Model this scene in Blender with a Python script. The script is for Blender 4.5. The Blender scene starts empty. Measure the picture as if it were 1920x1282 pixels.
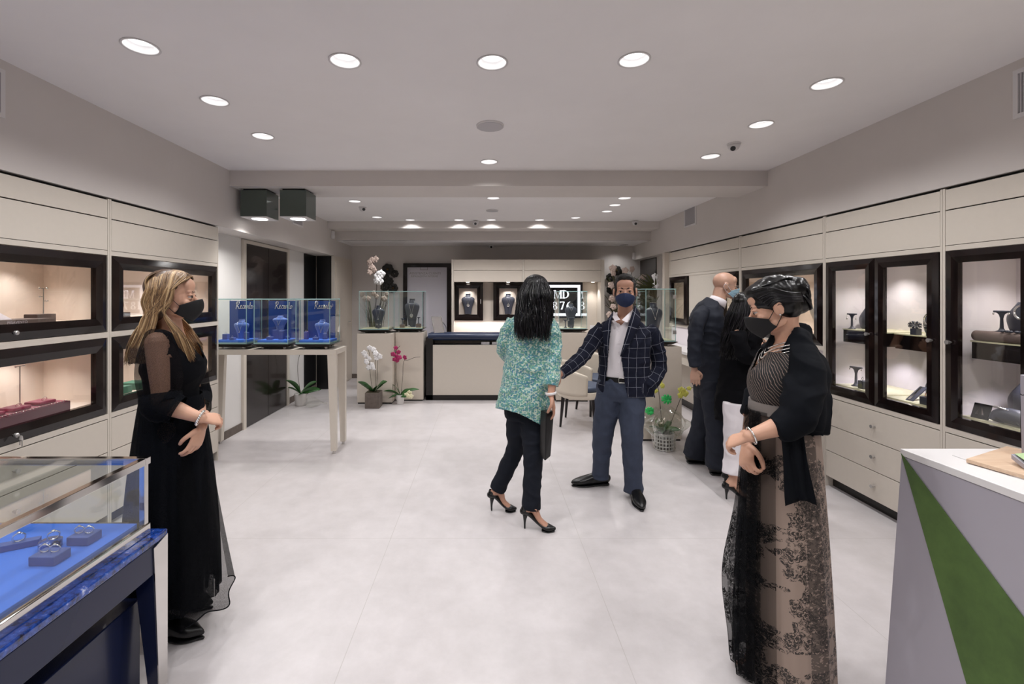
import bpy, bmesh, math, random
import numpy as np
from mathutils import Vector, Matrix, noise, geometry
random.seed(7); np.random.seed(7)
scn = bpy.context.scene
COL = scn.collection
# ---------------------------------------------------------------- camera, world, exposure
CAMH = 1.55; FP = 853.33; VX = 910.0; VY = 553.0
cam = bpy.data.cameras.new('camera'); co = bpy.data.objects.new('camera', cam); COL.objects.link(co)
cam.sensor_fit = 'HORIZONTAL'; cam.sensor_width = 36; cam.lens = 16.0
cam.shift_x = (960 - VX) / 1920; cam.shift_y = -(641 - VY) / 1920
cam.clip_start = 0.02; cam.clip_end = 60
co.location = (0, 0, CAMH); co.rotation_euler = (math.pi / 2, 0, 0)
scn.camera = co
w = bpy.data.worlds.new('world'); scn.world = w; w.use_nodes = True
w.node_tree.nodes['Background'].inputs[0].default_value = (0.9, 0.93, 1, 1)
w.node_tree.nodes['Background'].inputs[1].default_value = 0.25
vs = scn.view_settings
vs.view_transform = 'Standard'; vs.look = 'None'; vs.gamma = 1; vs.use_curve_mapping = False
vs.exposure = 0.10
try:
    scn.cycles.use_denoising = True
    scn.cycles.max_bounces = 7; scn.cycles.diffuse_bounces = 5; scn.cycles.transparent_max_bounces = 24
    scn.cycles.sample_clamp_indirect = 4.0
    scn.cycles.caustics_reflective = False; scn.cycles.caustics_refractive = False
except Exception: pass
SPOT_W = 29.0      # each ceiling downlight
CAB_W = 7.5        # each small lamp inside the cabinets

def P(px, py, Y):
    return Vector(((px - VX) / FP * Y, Y, CAMH - (py - VY) / FP * Y))
def Pz(px, py, z):
    Y = (CAMH - z) * FP / (py - VY); return P(px, py, Y)
def V(*a): return Vector(a)

# ---------------------------------------------------------------- materials
def lin(c):
    if isinstance(c, str):
        c = tuple(int(c[i:i+2], 16) / 255 for i in (0, 2, 4))
    return tuple((x / 12.92 if x <= .04045 else ((x + .055) / 1.055) ** 2.4) for x in c) + (1,)
class NT:
    def __init__(s, nt): s.nt = nt
    def n(s, t, **k):
        nd = s.nt.nodes.new(t)
        for a, b in k.items(): setattr(nd, a, b)
        return nd
    def put(s, sock, v):
        if isinstance(v, bpy.types.NodeSocket): s.nt.links.new(v, sock)
        else: sock.default_value = v
    def math(s, op, a, b=0.0, c=0.0, clamp=False):
        nd = s.n('ShaderNodeMath', operation=op); nd.use_clamp = clamp
        s.put(nd.inputs[0], a); s.put(nd.inputs[1], b); s.put(nd.inputs[2], c); return nd.outputs[0]
    def mix(s, f, a, b):
        nd = s.n('ShaderNodeMix', data_type='RGBA'); s.put(nd.inputs[0], f); s.put(nd.inputs[6], a); s.put(nd.inputs[7], b); return nd.outputs[2]
    def ramp(s, f, stops):
        nd = s.n('ShaderNodeValToRGB'); s.put(nd.inputs[0], f)
        while len(nd.color_ramp.elements) < len(stops): nd.color_ramp.elements.new(.5)
        for e, (p, c) in zip(nd.color_ramp.elements, stops): e.position = p; e.color = c if len(c) == 4 else (*c, 1)
        return nd.outputs[0]
    def coord(s, kind='Object'): return s.n('ShaderNodeTexCoord').outputs[kind]
    def attr(s, name, out=1):
        nd = s.n('ShaderNodeAttribute', attribute_name=name); return nd.outputs[out]
    def noise(s, scale, vec=None, detail=3, rough=.5, out=0):
        nd = s.n('ShaderNodeTexNoise'); nd.inputs['Scale'].default_value = scale; nd.inputs['Detail'].default_value = detail
        nd.inputs['Roughness'].default_value = rough
        if vec is not None: s.nt.links.new(vec, nd.inputs['Vector'])
        return nd.outputs[out]
    def xyz(s, v):
        nd = s.n('ShaderNodeSeparateXYZ'); s.put(nd.inputs[0], v); return nd.outputs
    def comb(s, x, y, z=0.0):
        nd = s.n('ShaderNodeCombineXYZ'); s.put(nd.inputs[0], x); s.put(nd.inputs[1], y); s.put(nd.inputs[2], z); return nd.outputs[0]
def mat(name, col, rough=.5, metal=0.0, spec=.5, var=0.0, vscale=8.0, bump=0.0, bscale=200.0, emit=None, estr=0.0, coat=0.0, sheen=0.0, alpha=None, custom=None, sss=0.0):
    m = bpy.data.materials.new(name); m.use_nodes = True; nt = m.node_tree; T = NT(nt)
    b = nt.nodes['Principled BSDF']; c = lin(col)
    b.inputs['Base Color'].default_value = c; b.inputs['Roughness'].default_value = rough; b.inputs['Metallic'].default_value = metal
    b.inputs['Specular IOR Level'].default_value = spec
    if coat: b.inputs['Coat Weight'].default_value = coat; b.inputs['Coat Roughness'].default_value = .04
    if sheen: b.inputs['Sheen Weight'].default_value = sheen
    if sss: b.inputs['Subsurface Weight'].default_value = sss; b.inputs['Subsurface Radius'].default_value = (.01, .004, .002)
    if var:
        f = T.noise(vscale, T.coord(), 4, .6)
        d = tuple(max(0, x * (1 - var)) for x in c[:3]) + (1,); e = tuple(min(1, x * (1 + var)) for x in c[:3]) + (1,)
        nt.links.new(T.ramp(f, [(.3, d), (.7, e)]), b.inputs['Base Color'])
    if bump:
        bn = T.n('ShaderNodeBump'); bn.inputs['Strength'].default_value = bump; bn.inputs['Distance'].default_value = .002
        nt.links.new(T.noise(bscale, T.coord(), 2), bn.inputs['Height']); nt.links.new(bn.outputs[0], b.inputs['Normal'])
    if emit is not None: b.inputs['Emission Color'].default_value = lin(emit); b.inputs['Emission Strength'].default_value = estr
    if alpha is not None: b.inputs['Alpha'].default_value = alpha
    if custom: custom(T, b, nt)
    return m
def glassmat(name, tint, tr=.96, k=1.0, gl=.02):
    # a thin pane: mostly clear, with a mirror sheen that grows at grazing angles
    m = bpy.data.materials.new(name); m.use_nodes = True; nt = m.node_tree; nt.nodes.clear(); T = NT(nt)
    o = T.n('ShaderNodeOutputMaterial'); mx = T.n('ShaderNodeMixShader'); t = T.n('ShaderNodeBsdfTransparent'); g = T.n('ShaderNodeBsdfGlossy')
    t.inputs[0].default_value = lin(tint); g.inputs['Roughness'].default_value = gl; g.inputs[0].default_value = (1, 1, 1, 1)
    fr = T.n('ShaderNodeFresnel'); bf = T.n('ShaderNodeNewGeometry').outputs['Backfacing']
    nt.links.new(T.math('MULTIPLY_ADD', bf, 1/1.45-1.45, 1.45), fr.inputs[0])
    nt.links.new(T.math('MULTIPLY', fr.outputs[0], k, clamp=True), mx.inputs[0])
    nt.links.new(t.outputs[0], mx.inputs[1]); nt.links.new(g.outputs[0], mx.inputs[2]); nt.links.new(mx.outputs[0], o.inputs[0])
    return m

def floor_mat(T, b, nt):
    x, y, z = T.xyz(T.coord())
    def joint(v, off):
        f = T.math('FRACT', T.math('DIVIDE', T.math('ADD', v, off), 1.205)); d = T.math('ABSOLUTE', T.math('SUBTRACT', f, .5))
        return T.math('GREATER_THAN', d, .5 - .0013)
    j = T.math('MAXIMUM', joint(x, .603 + 12.05), joint(y, -2.9 + 12.05))
    n1 = T.noise(1.3, T.coord(), 6, .65); n2 = T.noise(9, T.coord(), 5, .7)
    c = T.ramp(T.math('ADD', T.math('MULTIPLY', n1, .6), T.math('MULTIPLY', n2, .4)), [(.35, lin('bdb8b8')), (.65, lin('d0cbcc'))])
    nt.links.new(T.mix(j, c, lin('b3aeac')), b.inputs['Base Color'])
    nt.links.new(T.ramp(n2, [(.3, (.32,) * 3), (.7, (.42,) * 3)]), b.inputs['Roughness'])
def wood_dark(T, b, nt):
    mp = T.n('ShaderNodeMapping'); nt.links.new(T.coord(), mp.inputs[0]); mp.inputs['Scale'].default_value = (14, 14, 1.2)
    f = T.noise(3, mp.outputs[0], 6, .7)
    nt.links.new(T.ramp(f, [(.35, lin('0c0808')), (.65, lin('1e1413'))]), b.inputs['Base Color'])
def oak(T, b, nt):
    mp = T.n('ShaderNodeMapping'); nt.links.new(T.coord(), mp.inputs[0]); mp.inputs['Scale'].default_value = (3, 40, 40)
    f = T.noise(3, mp.outputs[0], 6, .6)
    nt.links.new(T.ramp(f, [(.35, lin('cdae92')), (.65, lin('dcc2a8'))]), b.inputs['Base Color'])
def check_mat(T, b, nt):
    x, y, z = T.xyz(T.attr('cloth'))
    def line(v, per, wd):
        d = T.math('ABSOLUTE', T.math('SUBTRACT', T.math('FRACT', T.math('ADD', T.math('DIVIDE', v, per), 50.0)), .5)); return T.math('LESS_THAN', d, wd)
    j = T.math('MAXIMUM', line(x, .066, .020), line(y, .074, .018))
    br = T.noise(900, T.coord(), 1)
    nt.links.new(T.mix(T.math('MULTIPLY', j, T.math('ADD', T.math('MULTIPLY', br, .4), .12)), lin('151827'), lin('c3c6d6')), b.inputs['Base Color'])
def mosaic_mat(T, b, nt):
    mp = T.n('ShaderNodeMapping'); nt.links.new(T.coord(), mp.inputs[0]); mp.inputs['Scale'].default_value = (74, 74, 96)
    v = T.n('ShaderNodeTexVoronoi', feature='F1'); v.inputs['Scale'].default_value = 1; v.inputs['Randomness'].default_value = .7; nt.links.new(mp.outputs[0], v.inputs['Vector'])
    r = T.xyz(v.outputs['Color'])[0]
    c = T.ramp(r, [(0, lin('3d7f80')), (.3, lin('5a9a92')), (.5, lin('3f7396')), (.68, lin('7fa98a')), (.85, lin('4d8f88')), (1, lin('5b8ba2'))])
    nt.links.new(T.mix(T.math('GREATER_THAN', v.outputs['Distance'], .60), c, lin('b9ccbf')), b.inputs['Base Color'])
def flower_field(T, vec, scale, R=.46, seed=0.0):
    v = T.n('ShaderNodeTexVoronoi', feature='F1'); v.inputs['Scale'].default_value = scale; v.inputs['Randomness'].default_value = .85
    nt = T.nt; ad = T.n('ShaderNodeVectorMath', operation='ADD'); T.put(ad.inputs[0], vec); ad.inputs[1].default_value = (seed, seed * .7, 0)
    nt.links.new(ad.outputs[0], v.inputs['Vector'])
    sb = T.n('ShaderNodeVectorMath', operation='SUBTRACT'); nt.links.new(ad.outputs[0], sb.inputs[0]); nt.links.new(v.outputs['Position'], sb.inputs[1])
    x, y, z = T.xyz(sb.outputs[0]); th = T.math('ARCTAN2', y, x)
    rr = T.math('MULTIPLY', T.math('SQRT', T.math('ADD', T.math('MULTIPLY', x, x), T.math('MULTIPLY', y, y))), scale)
    lobe = T.math('MULTIPLY_ADD', T.math('ABSOLUTE', T.math('SINE', T.math('MULTIPLY', th, 2.5))), R * .5, R * .5)
    inside = T.math('LESS_THAN', rr, lobe)
    ring = T.math('GREATER_THAN', T.math('SINE', T.math('MULTIPLY', T.math('DIVIDE', rr, lobe), 14.0)), -.35)
    return T.math('MULTIPLY', inside, ring)
def lace_mask(T):
    vec = T.attr('cloth'); x, y, z = T.xyz(vec)
    wob = T.noise(5, vec, 2, .5)
    f1 = flower_field(T, vec, 15, .52); f2 = flower_field(T, vec, 34, .44, 3.1)
    # clusters of flowers climbing the skirt, denser near the hem
    cl = T.math('GREATER_THAN', T.math('ADD', T.noise(4.2, vec, 2, .6), T.math('MULTIPLY', z, .10)), .56)
    vine = T.math('LESS_THAN', T.math('ABSOLUTE', T.math('SUBTRACT', T.noise(7, vec, 2, .6), .5)), .012)
    m = T.math('MAXIMUM', T.math('MULTIPLY', f1, cl), T.math('MULTIPLY', f2, cl))
    band = T.math('MULTIPLY', T.math('GREATER_THAN', T.math('SINE', T.math('MULTIPLY_ADD', x, 24.0, 1.0)), .62), T.math('GREATER_THAN', T.noise(60, vec, 2), .42))
    return T.math('MAXIMUM', m, T.math('MULTIPLY', band, .8))
def lace_skirt(T, b, nt):
    nt.links.new(T.mix(T.math('MAXIMUM', T.math('MULTIPLY', lace_mask(T), .93), .24), lin('b7a193'), lin('0c0d10')), b.inputs['Base Color'])
def lace_sheer(T, b, nt):
    nt.links.new(T.math('MAXIMUM', T.math('MULTIPLY', lace_mask(T), .95), .50), b.inputs['Alpha'])
def net_alpha(a, scale=420):
    def f(T, b, nt):
        n_ = T.noise(scale, T.coord(), 1)
        nt.links.new(T.math('ADD', T.math('MULTIPLY', T.math('GREATER_THAN', n_, .5), .22), a), b.inputs['Alpha'])
    return f
def hair_mat(name, c0, c1, c2, rough=.32):
    def f(T, b, nt):
        t = T.xyz(T.attr('strand'))
        c = T.ramp(t[0], [(0, lin(c0)), (.55, lin(c1)), (1, lin(c2))])
        nt.links.new(c, b.inputs['Base Color'])
    return mat(name, c1, rough, spec=.4, custom=f)
def velvet(T, b, nt):
    nt.links.new(T.ramp(T.noise(3.5, T.coord(), 6, .7), [(.3, lin('3f5726')), (.7, lin('587538'))]), b.inputs['Base Color'])
M = dict(
    floor=mat('floor_tile', 'c0bbb9', .38, custom=floor_mat),
    ceiling=mat('ceiling_paint', 'e9e6e6', .9, spec=.2, var=.02, vscale=2),
    wall=mat('wall_paint', 'd0cac6', .85, spec=.25, var=.02, vscale=2),
    wallwhite=mat('white_wall_paint', 'd8d6d4', .8, spec=.25, var=.015, vscale=2),
    cream=mat('cream_lacquer', 'cdc5ba', .42, bump=.08, bscale=500, var=.012, vscale=30),
    beige=mat('beige_panel', 'cdc3b7', .5, bump=.08, bscale=500, var=.015, vscale=20),
    wood=mat('dark_gloss_wood', '1f1614', .14, spec=.35, coat=.15, custom=wood_dark),
    blackpanel=mat('dark_door_lacquer', '1d1817', .18, coat=.3, custom=wood_dark),
    kick=mat('dark_plinth', '17120f', .4),
    gap=mat('shadow_gap', '060505', .9),
    lining=mat('warm_lining', 'e2d4c8', .8, spec=.2),
    lining2=mat('pale_lining', 'e6e0e4', .75, spec=.2),
    chrome=mat('chrome', 'd5d2cf', .09, 1.0),
    steel=mat('brushed_steel', 'c6c3c0', .2, .65),
    silver=mat('jewel_silver', 'f2f1ef', .16, 1.0),
    gold=mat('jewel_gold', 'd9a860', .2, 1.0),
    rose=mat('rose_gold', 'd79a78', .2, 1.0),
    white=mat('white_lacquer', 'e6e4e4', .35),
    postergrey=mat('pale_poster', 'c9c6cf', .35),
    shadedlac=mat('shaded_lilac_lacquer', 'a8a4ae', .45, var=.01, vscale=5),  # lilac lacquer, darkened so its colour carries the desk's unlit side
    velvet=mat('green_velvet', '405a2a', .95, spec=.2, sheen=.3, custom=velvet),
    oak=mat('light_oak', 'd8bba0', .5, custom=oak),
    limegreen=mat('pale_green_board', 'b4d09c', .5),
    bust=mat('black_leatherette', '41434f', .42, bump=.15, bscale=600),
    bustblue=mat('blue_velvet', '4f6cb8', .75, sheen=.4),
    boxblue=mat('slate_blue_box', '4a5a9a', .7),
    padblue=mat('cobalt_suede', '3f6fd2', .85, bump=.1, bscale=900),
    navy=mat('navy_gloss', '161d3a', .22, spec=.35, coat=.12),
    navypat=mat('blue_marbled_gloss', '233a80', .06, coat=.8, custom=lambda T, b, nt: (nt.links.new(T.ramp(T.noise(26, T.coord(), 7, .75), [(.36, lin('0a1230')), (.52, lin('24479c')), (.60, lin('2d55b4')), (.70, lin('dfe6f6'))]), b.inputs['Base Color']))),
    blueboard=mat('blue_backdrop', '1d4590', .45),
    burg=mat('burgundy_velvet', '8c1040', .8, sheen=.5, var=.15, vscale=12),
    burgside=mat('burgundy_leather', '5c1c34', .45),
    greybrown=mat('grey_brown_suede', '6a5a55', .7),
    lilaccard=mat('lilac_card', 'c9bfc6', .5),
    acrylic=mat('pale_yellow_acrylic', 'ece8c4', .2, alpha=.85),
    green_felt=mat('green_box', '2f7a62', .6),
    glass=glassmat('display_glass', 'fcfefd', k=1.0),
    glasscab=glassmat('cabinet_glass', 'fbfbfa', k=1.3),
    glassedge=mat('glass_edge', 'b9dedd', .15, alpha=.7, emit='8fb8b4', estr=0.0),
    cello=glassmat('cellophane', 'f7f8f4', k=2.6, gl=.12),
    mirror=mat('mirror', 'e8e8e6', .02, 1.0),
    smoke=mat('smoked_mirror', '56605a', .06, .35),
    lampwhite=mat('reflector_white', 'f4f4f4', .3, emit='fdfbff', estr=.12),
    lamp=mat('lamp_disc', 'ffffff', .5, emit='fffdfb', estr=5.0),
    lampsmall=mat('spot_disc', 'ffffff', .5, emit='fff2e4', estr=10.0),
    signlit=mat('lit_sign_white', 'ffffff', .5, emit='f0f0ff', estr=1.5),
    signblack=mat('sign_black', '15131a', .25),
    trimwhite=mat('white_trim', 'd9d6d6', .5),
    grille=mat('grey_grille', 'b9b6b9', .7),
    black=mat('black_plastic', '0c0c0e', .3),
    skin=mat('skin_tan', 'b98c76', .5, sss=.06, var=.05, vscale=14),
    skin2=mat('skin_fair', 'd3a58c', .5, sss=.06, var=.05, vscale=14),
    skin3=mat('skin_light_tan', 'c89f8a', .45, sss=.06, var=.05, vscale=14),
    eye=mat('eye_white', 'b9b0aa', .2), iris=mat('iris_brown', '2a1a12', .15),
    browlight=mat('brown_brow_hair', '5a4232', .8),
    brow=mat('brow_hair', '21171a', .8),
    maskblack=mat('black_mask_cloth', '0e0e11', .75, bump=.1, bscale=900),
    masknavy=mat('navy_mask_cloth', '16264a', .75, bump=.1, bscale=900),
    maskblue=mat('surgical_mask_blue', 'a9d3ea', .7),
    hairblack=hair_mat('black_hair', '060607', '0f0e11', '26232a', .28),
    hairblond=hair_mat('blond_hair', '4e3a2b', '9c7b55', 'd8bd92', .36),
    hairshort=mat('short_dark_hair', '15110f', .7, bump=.8, bscale=260),
    check=mat('navy_windowpane_wool', '1b1f33', .9, spec=.2, custom=check_mat),
    shirt=mat('white_shirt_cotton', 'e6e0e4', .8),
    jeans=mat('grey_blue_trousers', '343c4f', .85, var=.08, vscale=30, bump=.2, bscale=500),
    navytrouser=mat('dark_navy_trousers', '11151f', .85, spec=.25),
    suit=mat('dark_navy_suit', '20242f', .75, spec=.3),
    blackcoat=mat('black_wool', '0a0a0e', .9, spec=.12, var=.1, vscale=20),
    blackcloth=mat('black_crepe', '0b0c11', .9, spec=.12),
    shawl=mat('black_chiffon_shawl', '0d1016', .85, spec=.15),
    leather=mat('black_leather', '0c0c0e', .28),
    mosaic=mat('green_blue_brocade', '6aa9a0', .55, custom=mosaic_mat, sheen=.2),
    lace=mat('lace_over_taupe', 'b09a8d', .55, custom=lace_skirt),
    lacesheer=mat('sheer_black_lace', '0b0c0f', .8, spec=.08, custom=lace_sheer),
    tulle=mat('black_tulle', '0c0d10', .85, spec=.08, custom=net_alpha(.50)),
    tulle2=mat('black_tulle_dense', '0b0d12', .85, spec=.08, custom=net_alpha(.86)),
    organza=mat('black_organza', '120f12', .8, spec=.08, custom=net_alpha(.46, 600)),
    belt=mat('grey_ribbon', '7d7672', .5),
    leaf=mat('orchid_leaf', '2f5c2a', .35, var=.25, vscale=9),
    leafdry=mat('dry_leaf', '4c4f2e', .6, var=.3, vscale=9),
    stem=mat('stem_brown', '3c3424', .6), stemgreen=mat('stem_green', '55692f', .6),
    petalwhite=mat('white_petal', 'f1eff0', .55), petalpink=mat('magenta_petal', 'a8245f', .55, var=.3, vscale=30),
    petalyellow=mat('yellow_petal', 'dfdc6a', .55, var=.1, vscale=30), ribbon=mat('green_ribbon', '35c463', .3),
    lily=mat('cream_petal', 'e9e3c0', .55), blossom=mat('dusty_flower', 'b8a49a', .7, var=.2, vscale=30),
    potgrey=mat('grey_stone_pot', '625852', .8, var=.2, vscale=20), potwhite=mat('white_pot', 'dcd9d6', .45),
    seatblue=mat('blue_grey_seat', '3a465c', .5), chaircream=mat('cream_leather', 'd6ccbc', .45),
    bluepad=mat('navy_leather_pad', '1a2744', .32),
    ornament=mat('dark_metal_flower', '15130f', .5), brass=mat('brass_centre', '4a3818', .6, .3),
    paper=mat('paper', 'e4e2e6', .6), wovenwhite=mat('white_wicker', 'e4e2e2', .6),
)

# ---------------------------------------------------------------- mesh builder
def catmull(pts, sub):
    pts = [np.array(p, float) for p in pts]
    if len(pts) == 2 or sub <= 1:
        return [pts[0] + (pts[1] - pts[0]) * t for t in np.linspace(0, 1, max(2, sub + 1))] if len(pts) == 2 else pts
    e = [2 * pts[0] - pts[1]] + pts + [2 * pts[-1] - pts[-2]]; out = []
    for i in range(1, len(e) - 2):
        a, b, c, d = e[i-1:i+3]
        for k in range(sub):
            t = k / sub
            out.append(.5 * (2*b + (c-a)*t + (2*a-5*b+4*c-d)*t*t + (3*b-a-3*c+d)*t**3))
    out.append(pts[-1]); return out
class MB:
    def __init__(s): s.v = []; s.f = []; s.attr = []
    def add(s, vs, fs):
        k = len(s.v); s.v += [tuple(map(float, p)) for p in vs]; s.f += [tuple(i + k for i in f) for f in fs]; return s
    def box(s, x0, x1, y0, y1, z0, z1):
        x0, x1 = sorted((x0, x1)); y0, y1 = sorted((y0, y1)); z0, z1 = sorted((z0, z1))
        return s.add([(x0,y0,z0),(x1,y0,z0),(x1,y1,z0),(x0,y1,z0),(x0,y0,z1),(x1,y0,z1),(x1,y1,z1),(x0,y1,z1)],
            [(0,3,2,1),(4,5,6,7),(0,1,5,4),(1,2,6,5),(2,3,7,6),(3,0,4,7)])
    def hexa(s, p): return s.add(p, [(0,3,2,1),(4,5,6,7),(0,1,5,4),(1,2,6,5),(2,3,7,6),(3,0,4,7)])
    def frame(s, ax, a0, a1, b0, b1, c0, c1, w, bevel=0.0):
        # rectangular frame ring: thickness along axis ax from c0 (front) to c1, opening inset w; bevel pushes the outer edge back
        def pt(a, b, c): return (c, a, b) if ax == 'x' else (a, c, b)
        o = [(a0,b0),(a1,b0),(a1,b1),(a0,b1)]; i = [(a0+w,b0+w),(a1-w,b0+w),(a1-w,b1-w),(a0+w,b1-w)]
        m = [((p[0]+q[0])/2, (p[1]+q[1])/2) for p, q in zip(o, i)]
        vs = [pt(*p, c0 + bevel) for p in o] + [pt(*p, c0) for p in m] + [pt(*p, c0 + bevel*.5) for p in i] + [pt(*p, c1) for p in i] + [pt(*p, c1) for p in o]
        fs = []
        for k in range(5):
            for j in range(4):
                a = k*4+j; b = k*4+(j+1) % 4; c = ((k+1) % 5)*4+(j+1) % 4; d = ((k+1) % 5)*4+j; fs.append((a,b,c,d))
        return s.add(vs, fs)
    def ring(s, c, side, up, a, b, n):
        return [c + side * (a * math.cos(2*math.pi*i/n)) + up * (b * math.sin(2*math.pi*i/n)) for i in range(n)]
    def tube(s, pts, rad, ref=None, n=12, sub=4, cap='flat', power=None, attr=None):
        R = [r if isinstance(r, tuple) else (r, r) for r in (rad if isinstance(rad, list) else [rad]*len(pts))]
        PR = catmull([list(p) + list(r) for p, r in zip(pts, R)], sub)
        C = [np.array(p[:3]) for p in PR]; r2 = [(max(1e-5, p[3]), max(1e-5, p[4])) for p in PR]
        if cap == 'round':
            t0 = C[0] - C[1]; t0 = t0 / (np.linalg.norm(t0) + 1e-9); t1 = C[-1] - C[-2]; t1 = t1 / (np.linalg.norm(t1) + 1e-9)
            a0, b0 = r2[0]; a1, b1 = r2[-1]; e0 = min(a0, b0); e1 = min(a1, b1)
            C = [C[0] + t0*e0*.97, C[0] + t0*e0*.8, C[0] + t0*e0*.45] + C + [C[-1] + t1*e1*.45, C[-1] + t1*e1*.8, C[-1] + t1*e1*.97]
            r2 = [(a0*.25, b0*.25), (a0*.6, b0*.6), (a0*.89, b0*.89)] + r2 + [(a1*.89, b1*.89), (a1*.6, b1*.6), (a1*.25, b1*.25)]
        m = len(C); vs = []; prev = None
        for i in range(m):
            t = C[min(i+1, m-1)] - C[max(i-1, 0)]; t = t / (np.linalg.norm(t) + 1e-9)
            if ref is not None: up = np.array(ref, float)
            elif prev is None: up = np.array((0, 0, 1.)) if abs(t[2]) < .9 else np.array((0, 1., 0))
            else: up = prev
            up = up - t * np.dot(up, t); nn = np.linalg.norm(up)
            if nn < 1e-4: up = np.array((1., 0, 0)) - t * t[0]; nn = np.linalg.norm(up)
            up = up / nn; prev = up; side = np.cross(t, up)
            for j in range(n):
                ca, sa = math.cos(2*math.pi*j/n), math.sin(2*math.pi*j/n)
                if power: ca = math.copysign(abs(ca)**power, ca); sa = math.copysign(abs(sa)**power, sa)
                vs.append(C[i] + side*(r2[i][0]*ca) + up*(r2[i][1]*sa))
        fs = [(i*n+j, i*n+(j+1) % n, (i+1)*n+(j+1) % n, (i+1)*n+j) for i in range(m-1) for j in range(n)]
        if cap != 'open': fs += [tuple(range(n))[::-1], tuple((m-1)*n+j for j in range(n))]
        if attr is not None: s.attr += [attr] * len(vs)
        return s.add(vs, fs)
    def cyl(s, p, q, r0, r1=None, n=24): return s.tube([p, q], [(r0, r0), (r1 if r1 is not None else r0,)*2], n=n, sub=1)
    def ell(s, c, r, R=None, nu=20, nv=12):
        vs = [Vector((0, 0, r[2]))]; fs = []
        for i in range(1, nv):
            ph = math.pi*i/nv
            for j in range(nu):
                th = 2*math.pi*j/nu; vs.append(Vector((r[0]*math.sin(ph)*math.cos(th), r[1]*math.sin(ph)*math.sin(th), r[2]*math.cos(ph))))
        vs.append(Vector((0, 0, -r[2])))
        for j in range(nu): fs.append((0, 1+j, 1+(j+1) % nu))
        for i in range(nv-2):
            for j in range(nu): a = 1+i*nu+j; b = 1+i*nu+(j+1) % nu; fs.append((a, a+nu, b+nu, b))
        k = 1+(nv-2)*nu
        for j in range(nu): fs.append((k+j, len(vs)-1, k+(j+1) % nu))
        c = Vector(c); vs = [(R @ v if R else v) + c for v in vs]; return s.add(vs, fs)
    def lathe(s, c, prof, n=32, sx=1, sy=1):
        vs = [(c[0]+r*sx*math.cos(2*math.pi*j/n), c[1]+r*sy*math.sin(2*math.pi*j/n), c[2]+z) for r, z in prof for j in range(n)]
        m = len(prof); fs = [(i*n+j, i*n+(j+1) % n, (i+1)*n+(j+1) % n, (i+1)*n+j) for i in range(m-1) for j in range(n)]
        if prof[0][0] > 1e-6: fs.append(tuple(range(n))[::-1])
        if prof[-1][0] > 1e-6: fs.append(tuple((m-1)*n+j for j in range(n)))
        return s.add(vs, fs)
    def shell(s, c, prof, n=32):   # open lathe surface
        vs = [(c[0]+r*math.cos(2*math.pi*j/n), c[1]+r*math.sin(2*math.pi*j/n), c[2]+z) for r, z in prof for j in range(n)]
        return s.add(vs, [(i*n+j, i*n+(j+1) % n, (i+1)*n+(j+1) % n, (i+1)*n+j) for i in range(len(prof)-1) for j in range(n)])
    def prism(s, poly, off):       # polygon (3d pts) extruded by vector
        n = len(poly); a = [Vector(p) for p in poly]; b = [p + Vector(off) for p in a]
        return s.add(a + b, [tuple(range(n))[::-1], tuple(range(n, 2*n))] + [(i, (i+1) % n, (i+1) % n+n, i+n) for i in range(n)])
    def grid(s, fn, nu, nv, attrfn=None):
        vs = [fn(i/nu, j/nv) for i in range(nu+1) for j in range(nv+1)]
        if attrfn: s.attr += [attrfn(i/nu, j/nv) for i in range(nu+1) for j in range(nv+1)]
        return s.add(vs, [(i*(nv+1)+j, (i+1)*(nv+1)+j, (i+1)*(nv+1)+j+1, i*(nv+1)+j+1) for i in range(nu) for j in range(nv)])
    def build(s, name, m, parent=None, smooth=False, bevel=0.0, solid=0.0, label=None, local=False, aname=None, subd=0, angle=None):
        off = Vector((0, 0, 0))
        if parent is not None and not local: off = wloc(parent)
        me = bpy.data.meshes.new(name); me.from_pydata([(x-off.x, y-off.y, z-off.z) for x, y, z in s.v], [], s.f); me.update()
        if aname and len(s.attr) == len(s.v):
            at = me.attributes.new(aname, 'FLOAT_VECTOR', 'POINT'); at.data.foreach_set('vector', np.array(s.attr, float).ravel())
        bm = bmesh.new(); bm.from_mesh(me); bmesh.ops.recalc_face_normals(bm, faces=bm.faces); bm.to_mesh(me); bm.free()
        o = bpy.data.objects.new(name, me); COL.objects.link(o); me.materials.append(m)
        if parent is not None: o.parent = parent
        if smooth:
            me.polygons.foreach_set('use_smooth', [True]*len(me.polygons))
            if angle: 
                try: me.set_sharp_from_angle(angle=math.radians(angle))
                except Exception: pass
        if solid: md = o.modifiers.new('thickness', 'SOLIDIFY'); md.thickness = solid; md.offset = 0
        if bevel: md = o.modifiers.new('bevel', 'BEVEL'); md.width = bevel; md.segments = 2; md.limit_method = 'ANGLE'
        if subd: md = o.modifiers.new('subdivision', 'SUBSURF'); md.levels = subd; md.render_levels = subd
        if label: o['label'] = label
        return o
def wloc(o):
    v = Vector((0, 0, 0))
    while o is not None: v += o.location; o = o.parent
    return v
def thing(name, loc, label, cat, group=None, rotz=0.0):
    o = bpy.data.objects.new(name, None); COL.objects.link(o); o.location = loc; o.rotation_euler.z = rotz; o.empty_display_size = .05
    o['label'] = label; o['category'] = cat
    if group: o['group'] = group
    return o
def tag(o, label, cat, group=None):
    o['label'] = label; o['category'] = cat
    if group: o['group'] = group
    return o
def struct(o, label=None):
    o['kind'] = 'structure'
    if label: o['label'] = label
    return o
def copy_tree(o, parent=None):
    c = o.copy(); COL.objects.link(c); c.parent = parent
    for ch in [x for x in bpy.data.objects if x.parent == o]: copy_tree(ch, c)
    return c
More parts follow.
